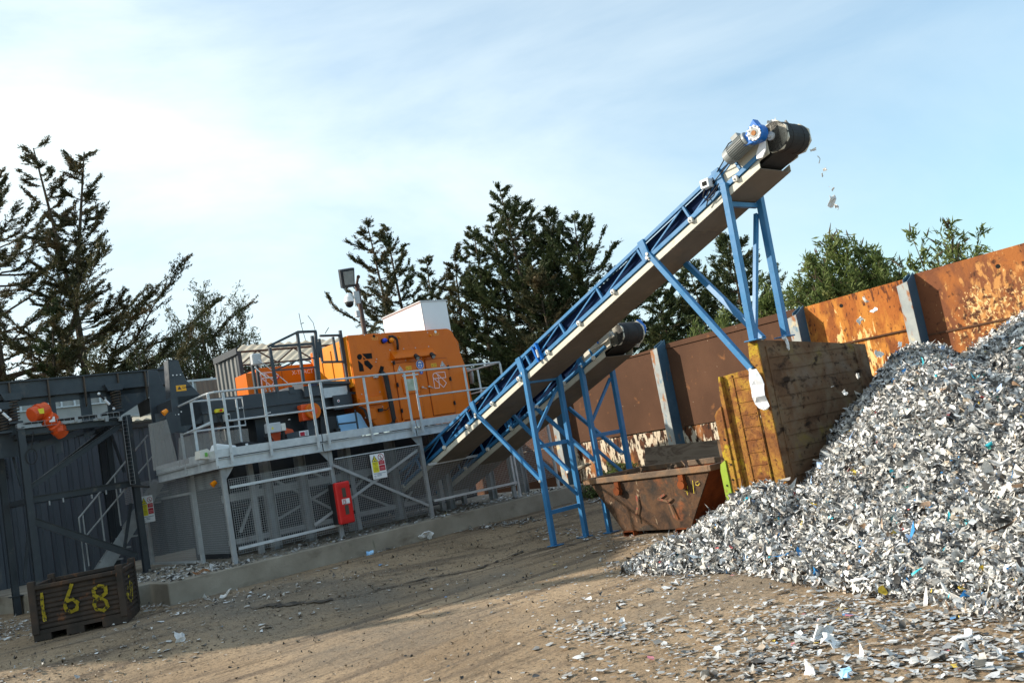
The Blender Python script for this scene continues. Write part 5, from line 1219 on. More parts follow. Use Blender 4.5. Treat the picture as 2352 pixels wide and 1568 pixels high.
# raised head part next to the orange machine
b = MB(); r0, r1 = bq('C', 870, 730, BQ - .1), bq('C', 1265, 695, BQ - .1)
b.box(r0[0], 10.02, BQ - .1, BQ + .3, bq('C', 1050, 800)[2], r0[2] + .02); b.build('head_box', 'dark', md, bevel=.008)
b = MB(); c0, c1 = bq('C', 1030, 740, BQ - .11), bq('C', 1240, 790, BQ - .11); b.box(c0[0], c1[0], BQ - .125, BQ - .1, c1[2] - .02, c0[2]); b.build('tread_plate', 'galv', md)
b = MB(); d0, d1 = bq('C', 1110, 815, BQ - .12), bq('C', 1265, 905, BQ - .12); b.box(d0[0], d1[0] + .05, BQ - .16, BQ - .1, d1[2], d0[2] + .03); b.build('cover_box', 'dark', md, bevel=.006)
b = MB(); e0 = bq('C', 1162, 845, BQ - .162); b.cyl(e0, e0 - [0, .004, 0], .03, 14); o = b.build('badge', 'paper', md); b = MB(); b.cyl(e0 - [0, .004, 0], e0 - [0, .006, 0], .017, 10); b.build('badge_mark', 'signred', o)
e0 = bq('C', 950, 697, BQ - .11); b = MB(); b.box(e0[0] - .08, e0[0] + .08, BQ - .106, BQ - .1, e0[2] - .04, e0[2] + .04); o = b.build('blue_label', 'signblue', md)
text('PULL', .05, (e0[0] - .06, BQ - .108, e0[2] - .02), 'lettering', 'paper', o) if 0 else None
# hopper panels above bed (sloped grey sheet) and lifting lug
b = MB(); b.prism([bq('S', 860, 1290, BQ + .3), bq('S', 1290, 1250, BQ + .3), bq('S', 1270, 1080, BQ + .6), bq('S', 930, 1180, BQ + .6)], (0, .01, .01)); b.prism([bq('S', 1540, 1220, BQ + .3), bq('S', 1880, 1190, BQ + .3), bq('S', 1850, 930, BQ + .7), bq('S', 1400, 980, BQ + .7)], (0, .01, .01)); b.build('sloped_sheet', 'shedgrey', md)
b = MB(); b.prism([bq('S', x, y, BQ - .02) for x, y in ((1270, 1050), (1480, 1040), (1550, 1290), (1320, 1310))], (0, .03, 0)); b.build('lifting_lug', 'dark', md)
# orange drive cover with ring
b = MB(); rc_ = bq('C', 930, 935, BQ - .2); b.box(rc_[0] - .2, rc_[0] + .12, BQ - .2, BQ, rc_[2] - .17, rc_[2] + .17); dv = b.build('drive_cover', 'redor', md, bevel=.01)
b = MB(); b.cyl(rc_ + [.02, -.02, 0], rc_ + [.02, -.1, 0], .17, 26); b.build('drive_ring', 'orange', dv, bevel=.008)
b = MB(); b.cyl(rc_ + [.02, -.1, 0], rc_ + [.02, -.12, 0], .08, 20); b.build('ring_hub', 'redor', dv)
b = MB(); b.box(rc_[0] - .1, rc_[0] + .2, BQ - .15, BQ, rc_[2] - .5, rc_[2] - .17); b.build('drive_bracket', 'dark', md, bevel=.005)
# junction box with hazard mark, conduit, isolators
b = MB(); j0, j1 = bq('U', 200, 215, BQ - .3), bq('U', 540, 355, BQ - .3); b.box(j0[0], j1[0], BQ - .4, BQ - .25, j1[2], j0[2] + .03); jb = b.build('junction_box', 'grey', md, bevel=.01)
b = MB(); c = bq('U', 372, 270, BQ - .4); b.prism([c + [-.03, -.002, -.02], c + [.03, -.002, -.02], c + [0, -.002, .03]], (0, -.002, 0)); b.build('hazard_mark', 'yellow', jb)
b = MB(); c = bq('U', 590, 245, BQ - .3); b.box(c[0] - .05, c[0] + .05, BQ - .37, BQ - .25, c[2] - .08, c[2] + .07); b.build('socket_box', 'offwhite', jb, bevel=.006)
b = MB(); b.tube([bq('U', 600, 320, BQ - .3), bq('U', 625, 400, BQ - .3), bq('U', 620, 520, BQ - .3), bq('U', 600, 640, BQ - .3)], .035, 8)
for i in range(4): b.tube([bq('U', 200 + i * 40, 390, BQ - .3), bq('U', 190 + i * 50, 470, BQ - .35), bq('U', 260 + i * 50, 560 + i * 5, BQ - .3), bq('U', 320 + i * 40, 640, BQ - .2)], .012, 6)
b.build('conduit', 'rubber', jb)
b = MB(); b.prism([bq('U', x, y, BQ - .15) for x, y in ((330, 370), (560, 340), (550, 620), (370, 620))], (0, .1, 0)); b.prism([bq('U', x, y, BQ - .1) for x, y in ((650, 260), (830, 300), (860, 360), (660, 400))], (0, .1, 0)); b.build('orange_frame', 'redor', md)
b = MB(); b.prism([bq('U', x, y, BQ - .3) for x, y in ((680, 400), (880, 350), (1330, 290), (1390, 540), (740, 610))], (0, .25, 0)); bn = b.build('hopper_bin', 'dark', md, bevel=.006)
c = bq('U', 1080, 385, BQ - .31); b = MB(); b.box(c[0] - .1, c[0] + .11, BQ - .312, BQ - .306, c[2] - .055, c[2] + .055); sl_ = b.build('warning_label', 'paper', bn)
b = MB(); b.box(c[0] - .085, c[0] + .02, BQ - .316, BQ - .313, c[2] - .05, c[2] + .03); b.build('red_field', 'signred', sl_)
b = MB()
for i in range(4): b.box(c[0] + .035, c[0] + .095, BQ - .316, BQ - .313, c[2] + .025 - i * .022, c[2] + .033 - i * .022)
b.build('label_print', 'ink', sl_)
b = MB(); b.prism([bq('U', x, y, BQ - .25) for x, y in ((1460, 20), (1800, 0), (1880, 430), (1480, 480))], (0, .2, 0)); b.prism([bq('U', x, y, BQ - .35) for x, y in ((1800, 270), (1910, 265), (1925, 350), (1840, 400))], (0, .1, 0)); b.build('black_panel', 'black', md, bevel=.006)
b = MB(); lp = [q_('C', x, y, 17.1) for x, y in ((1150, 970), (1320, 940), (1350, 960), (1420, 1085), (1185, 1140))]; b.prism(lp, (0, .05, 0)); b.build('light_blue_panel', 'ltblue', md)
b = MB(); b.bar(q_('C', 1165, 1040, 16.95), q_('C', 1310, 1022, 16.95), .03, .035); b.bar(q_('C', 1300, 915, 16.95), q_('C', 1330, 1105, 16.95), .03, .03); b.build('step_frame', 'dark', md)
# yellow pull switch, isolator, cable loops
b = MB(); c = bq('A', 1845, 590, BQ - .06); b.box(c[0] - .11, c[0] + .09, BQ - .12, BQ - .04, c[2] - .04, c[2] + .03); ys = b.build('pull_switch', 'yellow', md, bevel=.008)
b = MB(); b.cyl(c + [-.01, -.07, -.005], c + [-.01, -.1, -.005], .025, 10); b.build('button', 'red', ys)
b = MB(); c = bq('A', 1895, 650, BQ - .06); b.box(c[0] - .06, c[0] + .06, BQ - .15, BQ - .04, c[2] - .08, c[2] + .07); o = b.build('isolator', 'grey', md, bevel=.006); b = MB(); b.box(c[0] - .02, c[0] + .045, BQ - .16, BQ - .15, c[2] - .05, c[2] + .04); b.build('isolator_face', 'black', o)
b = MB()
def loop(cx, cy, rx, ry, k='A', q=BQ - .12, r=.011, n=18):
    b.tube([bq(k, cx + rx * math.cos(t), cy + ry * math.sin(t), q) for t in np.linspace(0, 2 * math.pi, n)], r, 5)
loop(1897, 790, 50, 75); loop(1893, 800, 42, 62); loop(1900, 785, 56, 82)
b.tube([bq('A', 1660, 790, BQ - .1), bq('A', 1690, 850, BQ - .1), bq('A', 1750, 860, BQ - .1), bq('A', 1790, 810, BQ - .1)], .01)
b.tube([bq('A', 1815, 610, BQ - .1), bq('A', 1840, 680, BQ - .1), bq('A', 1880, 710, BQ - .1)], .012)
b.build('cable_loop', 'rubber', md)
b = MB(); b.prism([q_('A', x, y, 17.1) for x, y in ((1600, 790), (2080, 740), (2100, 900), (1640, 1000))], (0, .02, 0)); b.build('curtain', 'curtain', md)
b = MB(); c = q_('A', 1680, 760, BQ - .05); b.bar(q_('A', 1580, 775, 17.0), q_('A', 1765, 690, 17.0), .04, .04); b.build('bracket_arm', 'galv', md)
# bed fasteners
b = MB()
for x, y in ((325, 908), (345, 905), (565, 948), (580, 945), (743, 1003), (1198, 826), (1218, 822)):
    c = bq('C', x, y, BQ - .01); b.cyl(c + [0, .01, 0], c - [0, .06, 0], .012, 6)
for x, y in ((1450, 295), (1482, 293), (1513, 291), (1435, 630), (1467, 626), (1498, 622), (1520, 600)):
    c = bq('A', x, y); b.cyl(c + [0, .01, 0], c - [0, .012, 0], .014, 6)
b.build('bolt_head', 'paper', md)

# dark access frame and gate beside the amber hood
af = thing('access_frame', (9.3, 17.3, 3.4), 'dark grey upright access frame and half gate standing on the infeed bed', 'access frame')
AQ = 17.1
def aq(x, y, q=AQ): return q_('C', x, y, q)
b = MB()
for a, c in (((585, 400), (650, 780)), ((815, 270), (870, 700)), ((968, 265), (1000, 670)), ((1175, 255), (1240, 690)), ((940, 300), (985, 670))): b.bar(aq(*a), aq(*c), .055, .055, (1, 0, 0))
b.bar(aq(570, 390), aq(815, 270), .05, .05); b.bar(aq(815, 268), aq(975, 262), .05, .05); b.bar(aq(600, 390), aq(955, 365), .05, .05); b.bar(aq(630, 590), aq(830, 500), .025, .03); b.bar(aq(640, 590), aq(970, 562), .02, .03); b.bar(aq(820, 500), aq(1000, 480), .025, .025)
b.build('frame_post', 'dark', af)
b = MB(); G1 = [(985, 330), (1005, 295), (1165, 295), (1180, 320), (1160, 320), (1110, 318), (1150, 505), (1205, 510), (1205, 525), (1040, 530), (1010, 500)]
for a, c in (((1005, 300), (1170, 295)), ((1000, 325), (1025, 510)), ((1025, 520), (1210, 517)), ((1115, 310), (1150, 510)), ((1170, 300), (1205, 510)), ((985, 350), (1010, 480))): b.bar(aq(*a), aq(*c), .045, .05, (0, 1, 0))
b.build('gate', 'dark', af)
b = MB(); b.bar(aq(870, 695), aq(1250, 690), .06, .06); b.bar(aq(1245, 700), aq(1300, 690), .03, .04); b.bar(aq(1240, 780), aq(1310, 778), .03, .05); b.build('sill', 'dark', af)
b = MB(); b.bar(aq(430, 490, 17.4), aq(475, 790, 17.4), .07, .05, (1, 0, 0)); b.bar(aq(470, 500, 17.6), aq(500, 740, 17.6), .06, .05, (1, 0, 0)); b.build('short_post', 'darkframe', af)
b = MB(); c = aq(465, 500, 17.35); b.box(c[0] - .1, c[0] + .1, 17.25, 17.4, c[2] - .12, c[2] + .12); b.build('flood_lamp', 'grey', af, bevel=.02, label='small round floodlight wrapped in clear plastic')
b = MB(); b.tube([aq(458, 560, 17.2), aq(520, 620, 17.2), aq(560, 650, 17.2), aq(650, 652, 17.2)], .012, 6); b.tube([aq(490, 500, 17.2), aq(620, 600, 17.2), aq(735, 695, 17.2)], .008, 6); b.build('rope', 'paper', af)
b = MB(); b.bar(aq(650, 665, 17.2), aq(665, 630, 17.2), .02, .03); b.build('rope_tie', 'signred', af)

# ------------------------------------------------------------------ vibrating feeder on its dark frame
FQ = 19.4
fr = thing('feeder_frame', (5, 19, SL), 'dark steel support frame with diagonal braces and a wire cable tray', 'support frame')
def aq2(k, x, y, q=19.0): return q_(k, x, y, q)
b = MB(); cl_ = aq2('A', 165, 700); cr_ = aq2('A', 1015, 640)
pl_, pr_ = cl_[0], 5.86
def ibm(a, c, w=.11, h=.12, up=None):
    b.chan(a, c, w, h, .012, up)
for p, q in ((pl_, 19.0), (pr_, 19.0), (pl_ - .1, 20.6), (pr_ - .1, 20.6)):
    b = MB(); b.chan((p, q, SL - .1 if p > 5 else -.0), (p, q, 3.55), .12, .12, .012, (0, 1, 0)); b.box(p - .12, p + .12, q - .12, q + .12, SL, SL + .015)
    b.build('column', 'darkframe', fr)
zt_, zm_ = aq2('A', 150, 775)[2], aq2('A', 250, 1340)[2]
for q in (19.0, 20.6):
    b = MB(); b.chan((pl_, q, zt_), (pr_ + .1, q, zt_ - .02), .1, .1, .012); b.build('cross_beam', 'darkframe', fr); b = MB(); b.chan((pl_, q, zm_), (pr_ + .1, q, zm_), .1, .1, .012); b.build('cross_beam', 'darkframe', fr)
b = MB()
for p in (pl_, pr_):
    b.bar((p, 19, zt_ - .05), (p, 20.6, zt_ - .05), .08, .1); b.bar((p, 19, zm_), (p, 20.6, zm_), .08, .1)
b.build('cross_beam', 'darkframe', fr, each=1)
b = MB(); b.chan(aq2('A', 245, 1245), aq2('A', 1000, 720), .07, .09, .01); b.chan(aq2('A', 245, 1245, 20.5), aq2('A', 880, 760, 20.5), .06, .07, .01); b.build('diagonal_brace', 'darkframe', fr, each=3)
b = MB(); b.chan(aq2('B', 275, 205), aq2('B', 1150, 500), .07, .12, .01); b.build('diagonal_brace', 'darkframe', fr, each=3)
b = MB(); b.bar(aq2('A', 910, 720, 19.9), aq2('A', 1045, 1110, 19.9), .06, .05); b.bar(aq2('B', 1100, 60, 19.4), aq2('B', 1040, 470, 19.4), .07, .05); b.bar(aq2('B', 245, 220, 20.2), aq2('B', 205, 700, 20.2), .07, .05); b.bar(aq2('A', 60, 800, 19.8), aq2('A', 175, 1220, 19.8), .05, .04); b.build('diagonal_brace', 'darkframe', fr)
b = MB(); b.chan(aq2('A', 895, 720, 20.0), aq2('B', 1020, 480, 20.0), .1, .1, .012, (0, 1, 0)); b.build('column', 'darkframe', fr)
# cable tray: ladder of thin wires over the top beam and down the right column
b = MB(); t0, t1 = aq2('A', 150, 700, 18.9), aq2('A', 1000, 600, 18.9); n = 16
for dz in (0, -.1): b.tube([t0 + [0, 0, dz], t1 + [0, 0, dz]], .006, 5)
for dq in (.18,): b.tube([t0 + [0, dq, 0], t1 + [0, dq, 0]], .006, 5)
for i in range(n + 1):
    c = t0 + (t1 - t0) * i / n; b.tube([c + [0, .18, 0], c + [0, .18, -.1], c + [0, 0, -.1], c], .004, 4)
v0, v1 = aq2('A', 1020, 640, 18.88), aq2('A', 1095, 1210, 18.88); n = 18
for dp in (0, .1): b.tube([v0 + [dp, 0, 0], v1 + [dp, 0, 0]], .005, 5)
for i in range(n + 1):
    c = v0 + (v1 - v0) * i / n; b.tube([c, c + [.1, 0, 0]], .003, 4)
b.build('cable_tray', 'galvdull', fr)
b = MB(); b.tube([aq2('A', 200, 700, 18.95), aq2('A', 600, 660, 18.97), aq2('A', 990, 610, 18.95), aq2('A', 1030, 680, 18.92), aq2('A', 1080, 1150, 18.9), aq2('A', 1110, 1220, 18.9), aq2('A', 1250, 1230, 18.6)], .025, 6)
b.tube([aq2('A', 280, 770, 18.9), aq2('A', 265, 900, 18.9)] + [aq2('A', 265 + 47 * math.sin(t), 975 - 65 * math.cos(t), 18.9) for t in np.linspace(0, 6.28, 14)], .01, 5)
b.build('cable', 'rubber', fr)
b = MB()
for x, y in ((415, 1370), (530, 1345), (770, 1315), (890, 1280), (1010, 1265)):
    c = aq2('A', x, y, 18.93); b.box(c[0] - .01, c[0] + .01, 18.9, 18.95, c[2] - .03, c[2] + .05)
for x, y in ((640, 660), (830, 640), (160, 720), (1010, 660), (895, 665)):
    c = aq2('A', x, y, 18.85); b.box(c[0] - .03, c[0] + .03, 18.83, 18.88, c[2] - .04, c[2] + .04)
b.build('clip', 'galvdull', fr)

vf = thing('vibrating_feeder', (5.5, FQ, 3.6), 'long dark grey vibrating trough with coil springs and red motors', 'vibrating feeder')
def fq(x, y, q=FQ): return q_('A', x, y, q)
tl, tr, br, bl = fq(-350, 400), fq(1390, 245), fq(1400, 375), fq(-350, 530)
ztp, zbt = (tl[2] + tr[2]) / 2, (br[2] + bl[2]) / 2
b = MB(); b.box(tl[0], tr[0], FQ, FQ + .02, zbt, ztp); b.box(tl[0], tr[0], FQ + 1.15, FQ + 1.17, zbt, ztp); b.box(tl[0], tr[0], FQ + .02, FQ + 1.15, zbt, zbt + .02); b.build('trough', 'dark', vf)
b = MB(); b.box(tl[0], tr[0] + .02, FQ - .06, FQ + .05, ztp, ztp + .03); b.build('trough_rim', 'darkframe', vf)
b = MB()
for x in (65, 392, 697, 985, 1215):
    c = fq(x, 300, FQ - .02); b.box(c[0] - .012, c[0] + .012, FQ - .07, FQ, zbt - .02, ztp); b.prism([(c[0] - .012, FQ - .07, zbt - .02), (c[0] - .012, FQ + .02, zbt - .02), (c[0] - .012, FQ + .02, zbt - .3), (c[0] - .012, FQ - .04, zbt - .25)], (.024, 0, 0))
b.build('rib', 'darkrust', vf)
# lower frame plate with three window openings
b = MB(); lowp = [(170, 570), (1400, 390), (1300, 470), (1010, 560), (880, 600), (660, 770), (440, 830), (340, 820), (160, 640)]
zc = zbt
cols_ = [fq(x, 560, FQ + .1)[0] for x in (130, 300, 420, 470, 640, 720, 770, 860, 930, 1020)]
top = zbt + .0
def lowz(p):
    xs = [tl[0], cols_[1], cols_[3], cols_[5], cols_[8], tr[0]]; return float(np.interp(p, [cols_[0], cols_[3], cols_[6], tr[0]], [3.05, 3.0, 3.32, zbt - .02]))
for a, c in ((tl[0], cols_[0] + .02), (cols_[2], cols_[3]), (cols_[4] + .08, cols_[6]), (cols_[7] + .1, tr[0])):
    b.prism([(a, FQ + .1, lowz(a)), (c, FQ + .1, lowz(c)), (c, FQ + .1, top), (a, FQ + .1, top)], (0, .02, 0))
b.prism([(tl[0], FQ + .1, zbt - .16), (tr[0], FQ + .1, zbt - .1), (tr[0], FQ + .1, zbt), (tl[0], FQ + .1, zbt)], (0, .02, 0))
b.prism([(cols_[0], FQ + .1, lowz(cols_[0])), (cols_[7], FQ + .1, lowz(cols_[7])), (cols_[7], FQ + .1, lowz(cols_[7]) + .1), (cols_[0], FQ + .1, lowz(cols_[0]) + .14)], (0, .02, 0))
b.build('under_plate', 'dark', vf)
b = MB(); b.box(tl[0], tr[0] - .2, FQ + .9, FQ + .92, 3.1, zbt); b.build('far_plate', 'darkframe', vf) if 0 else None
def motor_v(x0, y0, x1, y1, r, nm='vibration_motor'):
    a, c = fq(x0, y0, FQ - .42), fq(x1, y1, FQ - .3); bb = MB(); bb.cyl(a, c, r, 20); o = bb.build(nm, 'redor', vf, bevel=.01)
    m = (a + c) / 2; d = (c - a) / np.linalg.norm(c - a)
    bb = MB(); bb.cyl(m - d * .03, m + d * .03, r * 1.12, 20); bb.build('motor_band', 'redor', o)
    bb = MB(); e = m + np.array([0, -r * 1.05, 0]); bb.box(e[0] - .05, e[0] + .05, e[1] - .015, e[1] + .01, e[2] - .05, e[2] + .05); return o, bb
o, bb = motor_v(262, 632, 392, 578, .15)
bb.build('motor_label', 'yellow', o)
o, bb = motor_v(385, 640, 455, 705, .145); bb.build('motor_label', 'paper', o)
o, bb = motor_v(450, 705, 530, 790, .13); bb.build('motor_box', 'redor', o)
# coil springs
for x, y, in ((115, 600), (30, 680), (975, 510)):
    c = fq(x, y, FQ - .08); sp_ = MB(); pts = [c + [.09 * math.cos(t), .09 * math.sin(t), -.2 + .4 * t / (2 * math.pi * 7)] for t in np.linspace(0, 2 * math.pi * 7, 90)]
    sp_.tube(pts, .014, 5); sp_.build('coil_spring', 'darkrust', vf)
    sp_ = MB(); sp_.prism([c + [-.14, -.06, .22], c + [.14, -.06, .22], c + [.2, -.06, .36], c + [-.2, -.06, .36]], (0, .12, 0)); sp_.box(c[0] - .12, c[0] + .12, c[1] - .1, c[1] + .1, c[2] - .24, c[2] - .2); sp_.build('spring_seat', 'dark', vf)
for a, c in (((0, 590), (85, 665)), ((830, 450), (955, 575))):
    s_ = MB(); s_.tube([fq(*a, FQ - .25), fq(*c, FQ - .25)], .022, 8); o = s_.build('damper', 'black', vf); m = (fq(*a, FQ - .27) * .45 + fq(*c, FQ - .27) * .55); d = fq(*c, FQ - .27) - fq(*a, FQ - .27); d /= np.linalg.norm(d)
    s_ = MB(); s_.tube([m - d * .07, m + d * .07], .026, 8); s_.ball(fq(*a, FQ - .27), .03, 8, 6); s_.ball(fq(*c, FQ - .27), .03, 8, 6); s_.build('damper_label', 'paper', o)
# discharge drum
s_ = MB(); s_.prism([fq(x, y, FQ - .3) for x, y in ((1265, 480), (1430, 400), (1450, 520), (1290, 600))], (0, .9, 0)); s_.build('discharge_lip', 'rubber', vf)
s_ = MB(); s_.prism([fq(x, y, FQ - .32) for x, y in ((1262, 475), (1290, 520), (1300, 600), (1270, 590))], (0, .03, 0)); s_.build('lip_edge', 'galvdull', vf)
s_ = MB(); s_.prism([fq(x, y, FQ + .05) for x, y in ((1310, 245), (1420, 180), (1440, 330), (1400, 330))], (0, .03, 0)); s_.prism([fq(x, y, FQ + .04) for x, y in ((640, 730), (780, 640), (1000, 560), (700, 700))], (0, .02, 0)); s_.build('end_shroud', 'dark', vf)
# amber sensors
for k, x, y, nm in (('A', 1380, 600, 'a'), ('A', 1790, 1200, 'b')):
    c = q_(k, x, y, 17.0 if nm == 'a' else 16.3); s_ = MB(); s_.cyl(c + [-.03, 0, -.03], c + [.05, 0, .02], .055, 14, .04); s_.build('amber_lamp', 'amberlens', md)
# cloudy plastic sheets hanging under the cheek plate
s_ = MB(); s_.prism([q_('A', x, y, 17.05) for x, y in ((1245, 705), (1400, 665), (1500, 1050), (1290, 1095))], (0, .01, 0)); s_.build('curtain', 'curtain', md, label='cloudy hanging plastic sheet')
s_ = MB(); s_.prism([q_('A', x, y, 17.12) for x, y in ((1300, 620), (1470, 600), (1475, 775), (1340, 800), (1395, 650), (1310, 690))], (0, .02, 0)); s_.build('chute_plate', 'dark', md)
s_ = MB(); s_.prism([q_('A', x, y, 17.1) for x, y in ((1500, 820), (1600, 800), (1640, 1010), (1500, 1060))], (0, .01, 0)); s_.build('curtain', 'curtain', md)

# machine legs and dark gear under the platform
uf = thing('undercarriage', (9, 17.6, SL), 'grey steel legs and dark troughs of the sorting line seen through the mesh', 'machine frame')
for (x0, y0, x1, y1) in ((530, 390, 645, 1070), (835, 340, 935, 1000), (1185, 250, 1300, 900), (1600, 240, 1690, 830)):
    a, c = q_('D', x0, y0, 17.2), q_('D', x1, y1, 17.2); s_ = MB(); s_.chan((c[0], 17.2, SL), (c[0], 17.2, 2.15), .2, .14, .012, (1, 0, 0)); s_.build('leg', 'galvdull', uf)
s_ = MB()
for a, c in (((620, 500), (1100, 740)), ((340, 940), (490, 540)), ((650, 830), (1110, 560)), ((1260, 590), (1640, 740)), ((1290, 570), (1440, 420)), ((950, 440), (1180, 560)), ((1700, 720), (1880, 420))): s_.bar(q_('D', *a, 17.3), q_('D', *c, 17.3), .05, .05)
s_.box(6.9, 12.8, 17.22, 17.28, .62, .72); s_.box(6.9, 12.8, 17.25, 17.32, 1.45, 1.6); s_.build('brace', 'galvdull', uf)
s_ = MB(); s_.box(6.9, 12.9, 17.5, 18.9, 1.35, 1.5); s_.box(7.2, 9.2, 17.9, 18.8, .5, 1.3); s_.prism([(7.3, 17.5, 1.9), (12.8, 17.5, 1.9), (12.8, 17.5, 2.2), (7.3, 17.5, 2.2)], (0, 1.2, 0)); s_.build('trough', 'darkframe', uf, bevel=.01)
s_ = MB()
for i in range(9): s_.box(7.35 + i * .09, 7.39 + i * .09, 17.86, 17.9, .7, 1.25)
s_.build('vent_louvre', 'hole', uf)
for (p, q) in ((12.0, 16.9), (13.25, 16.9), (14.0, 16.6)):
    s_ = MB(); s_.chan((p, q, SL), (p, q, 1.6), .16, .12, .012, (1, 0, 0)); s_.build('leg', 'galvdull', uf)
s_ = MB(); s_.box(7.0, 14.6, 19.3, 19.35, SL, 2.2); s_.box(7.0, 7.03, 17.6, 19.3, SL, 2.2); s_.build('shade_backing', 'darkframe', uf)  # added dark backing so the space behind the mesh looks shaded
# small things standing on the deck
s_ = MB(); s_.prism([q_('C', x, y, 16.2) for x, y in ((115, 1270), (140, 1200), (175, 1205), (310, 1218), (322, 1265), (280, 1290), (130, 1320))], (0, .25, 0)); s_.build('paper_sack', 'paper', label='crumpled white paper sack lying on the deck at the left', cat='sack', bevel=.02)
s_ = MB(); s_.prism([q_('C', x, y, 16.1) for x, y in ((0, 1260), (60, 1245), (90, 1270), (95, 1330), (0, 1330))], (0, .25, 0)); o = s_.build('carton', 'offwhite', label='small pale carton with a green mark by the corner post', cat='carton')
s_ = MB(); c = [q_('C', x, y, 16.09) for x, y in ((38, 1280), (65, 1310))]; s_.box(c[0][0], c[1][0], 16.08, 16.09, c[1][2], c[0][2]); Mt['green'] = mat('green_print', base=(.15, .42, .08)); s_.build('print', 'green', o)
s_ = MB(); s_.prism([q_('C', x, y, 16.3) for x, y in ((340, 1190), (395, 1185), (500, 1200), (520, 1230), (370, 1262))], (0, .35, 0)); o = s_.build('plastic_tub', 'black', label='black plastic tub with a white tag beside the paper sack', cat='tub', bevel=.01)
s_ = MB(); c = q_('C', 392, 1215, 16.29); s_.box(c[0] - .025, c[0] + .025, 16.28, 16.29, c[2] - .03, c[2] + .03); s_.build('tag', 'paper', o)
s_ = MB(); s_.prism([q_('C', x, y, 16.35) for x, y in ((510, 1215), (600, 1200), (690, 1190), (690, 1215), (560, 1235))], (0, .3, 0)); s_.build('cardboard_sheet', 'offwhite', label='flat pale cardboard lying on the deck right of the black tub', cat='cardboard')

# ------------------------------------------------------------------ stair up to the platform
st = thing('steel_stair', (5.6, 20.2, SL), 'galvanised open stair with sloping handrails behind the dark frame', 'stair')
for q in (19.7, 20.6):
    s_ = MB(); a, m, c, d = q_('B', 710, 600, q), q_('B', 662, 182, q), q_('A', 1240, 795, q), q_('A', 1270, 860, q)
    s_.tube([(a[0], q, SL), (m[0], q, m[2]), (c[0], q, c[2])], .02, 6); a2, c2 = q_('B', 700, 360, q), q_('A', 1280, 975, q); s_.tube([a2, c2], .018, 6); a3, c3 = q_('B', 770, 370, q), q_('A', 1290, 1050, q)
    for x in np.linspace(.05, .95, 5):
        t_p = m + (c - m) * x; s_.tube([(t_p[0], q, t_p[2]), (t_p[0], q, t_p[2] - 1.05)], .016, 6)
    s_.build('handrail', 'galvdull', st)
    s_ = MB(); s_.prism([(a[0], q, SL), (a[0] + .35, q, SL), (c[0] + .2, q, c[2] - 1.1), (c[0], q, c[2] - 1.0)], (0, .012, 0)); s_.build('stringer', 'galvdull', st)
s_ = MB()
for i in range(9):
    f = (i + .6) / 9; s_.box(a[0] + (c[0] - a[0]) * f, a[0] + (c[0] - a[0]) * f + .24, 19.72, 20.6, SL + (c[2] - 1.05 - SL) * f, SL + (c[2] - 1.05 - SL) * f + .03)
s_.build('tread', 'galvdull', st)

# ------------------------------------------------------------------ sheds and boundary walls behind
SQ = 24.0
sh = thing('corrugated_shed', (5, SQ, 0), 'dark blue grey corrugated steel shed at the left with a pale ragged eave', 'shed')
ez = q_('A', 600, 800, SQ)[2]
s_ = MB(); n = 0; p = -6.0; vs = []
while p < 9.6:
    vs += [(p, SQ, 0), (p, SQ, ez), (p + .13, SQ, 0), (p + .13, SQ, ez), (p + .155, SQ + .035, 0), (p + .155, SQ + .035, ez), (p + .235, SQ + .035, 0), (p + .235, SQ + .035, ez)]; p += .26
s_.add(vs, [(2 * i, 2 * i + 2, 2 * i + 3, 2 * i + 1) for i in range(len(vs) // 2 - 1)]); s_.build('wall_sheet', 'shed', sh)
s_ = MB(); s_.box(-6, 9.6, SQ + .04, SQ + 6, 0, ez - .05); s_.build('core', 'darkframe', sh)
s_ = MB(); s_.box(-6, 9.6, SQ - .12, SQ - .05, ez - .0, ez + .12); s_.build('gutter', 'darkframe', sh)
s_ = MB(); vs = []
for i in range(300):
    p = -6 + i * .052; w = .03 * math.sin(i * math.pi / 2.2); vs += [(p, SQ - .35, ez + .16 + w), (p, SQ + 6, ez + 1.0 + w)]
s_.add(vs, [(2 * i, 2 * i + 2, 2 * i + 3, 2 * i + 1) for i in range(299)]); s_.build('roof', 'roofwhite', sh)
s_ = MB()
for i in range(14): z = q_('A', 40, 1010 + i * 12, SQ)[2]; c = q_('A', 60, 1080, SQ)[0]; s_.box(c - 1.2, c, SQ - .05, SQ - .03, z, z + .02)
s_.build('louvre', 'black', sh)
bwl = thing('boundary_wall', (9, 26, 0), 'grey retaining wall with ribbed galvanised boards behind the shed roof', 'wall')
BW = 27.0
zt1_, zt2_, zt3_ = q_('A', 1570, 345, BW)[2], q_('A', 1700, 435, BW)[2], 2.0
s_ = MB(); s_.box(-8, 16, BW + .05, BW + .3, 0, zt1_ - .02); s_.build('wall_core', 'conc2', bwl)
s_ = MB(); s_.box(-8, 16, BW - .03, BW + .06, zt1_ - .03, zt1_ + .03); s_.box(-8, 16, BW - .03, BW + .05, zt2_ - .03, zt2_); s_.box(-8, 16, BW - .03, BW + .05, zt2_ - .5, zt2_ - .46)
for i in range(70): s_.box(-8 + i * .34, -7.95 + i * .34, BW - .02, BW + .05, zt2_, zt1_)
s_.build('ribbed_board', 'galv', bwl)
os_ = thing('open_shed', (10, 21, 0), 'grey corrugated open shed with a pale roof on rusty lattice trusses', 'shed')
OQ = 21.0
o0, o1, o2, o3 = q_('C', 320, 430, OQ), q_('C', 975, 390, OQ), q_('C', 350, 530, OQ), q_('C', 200, 790, OQ)
s_ = MB(); vs = []; wl = o0[0]; i = 0; q = OQ; qe = max(OQ + .8, p_('C', 150, 575, wl)[1])
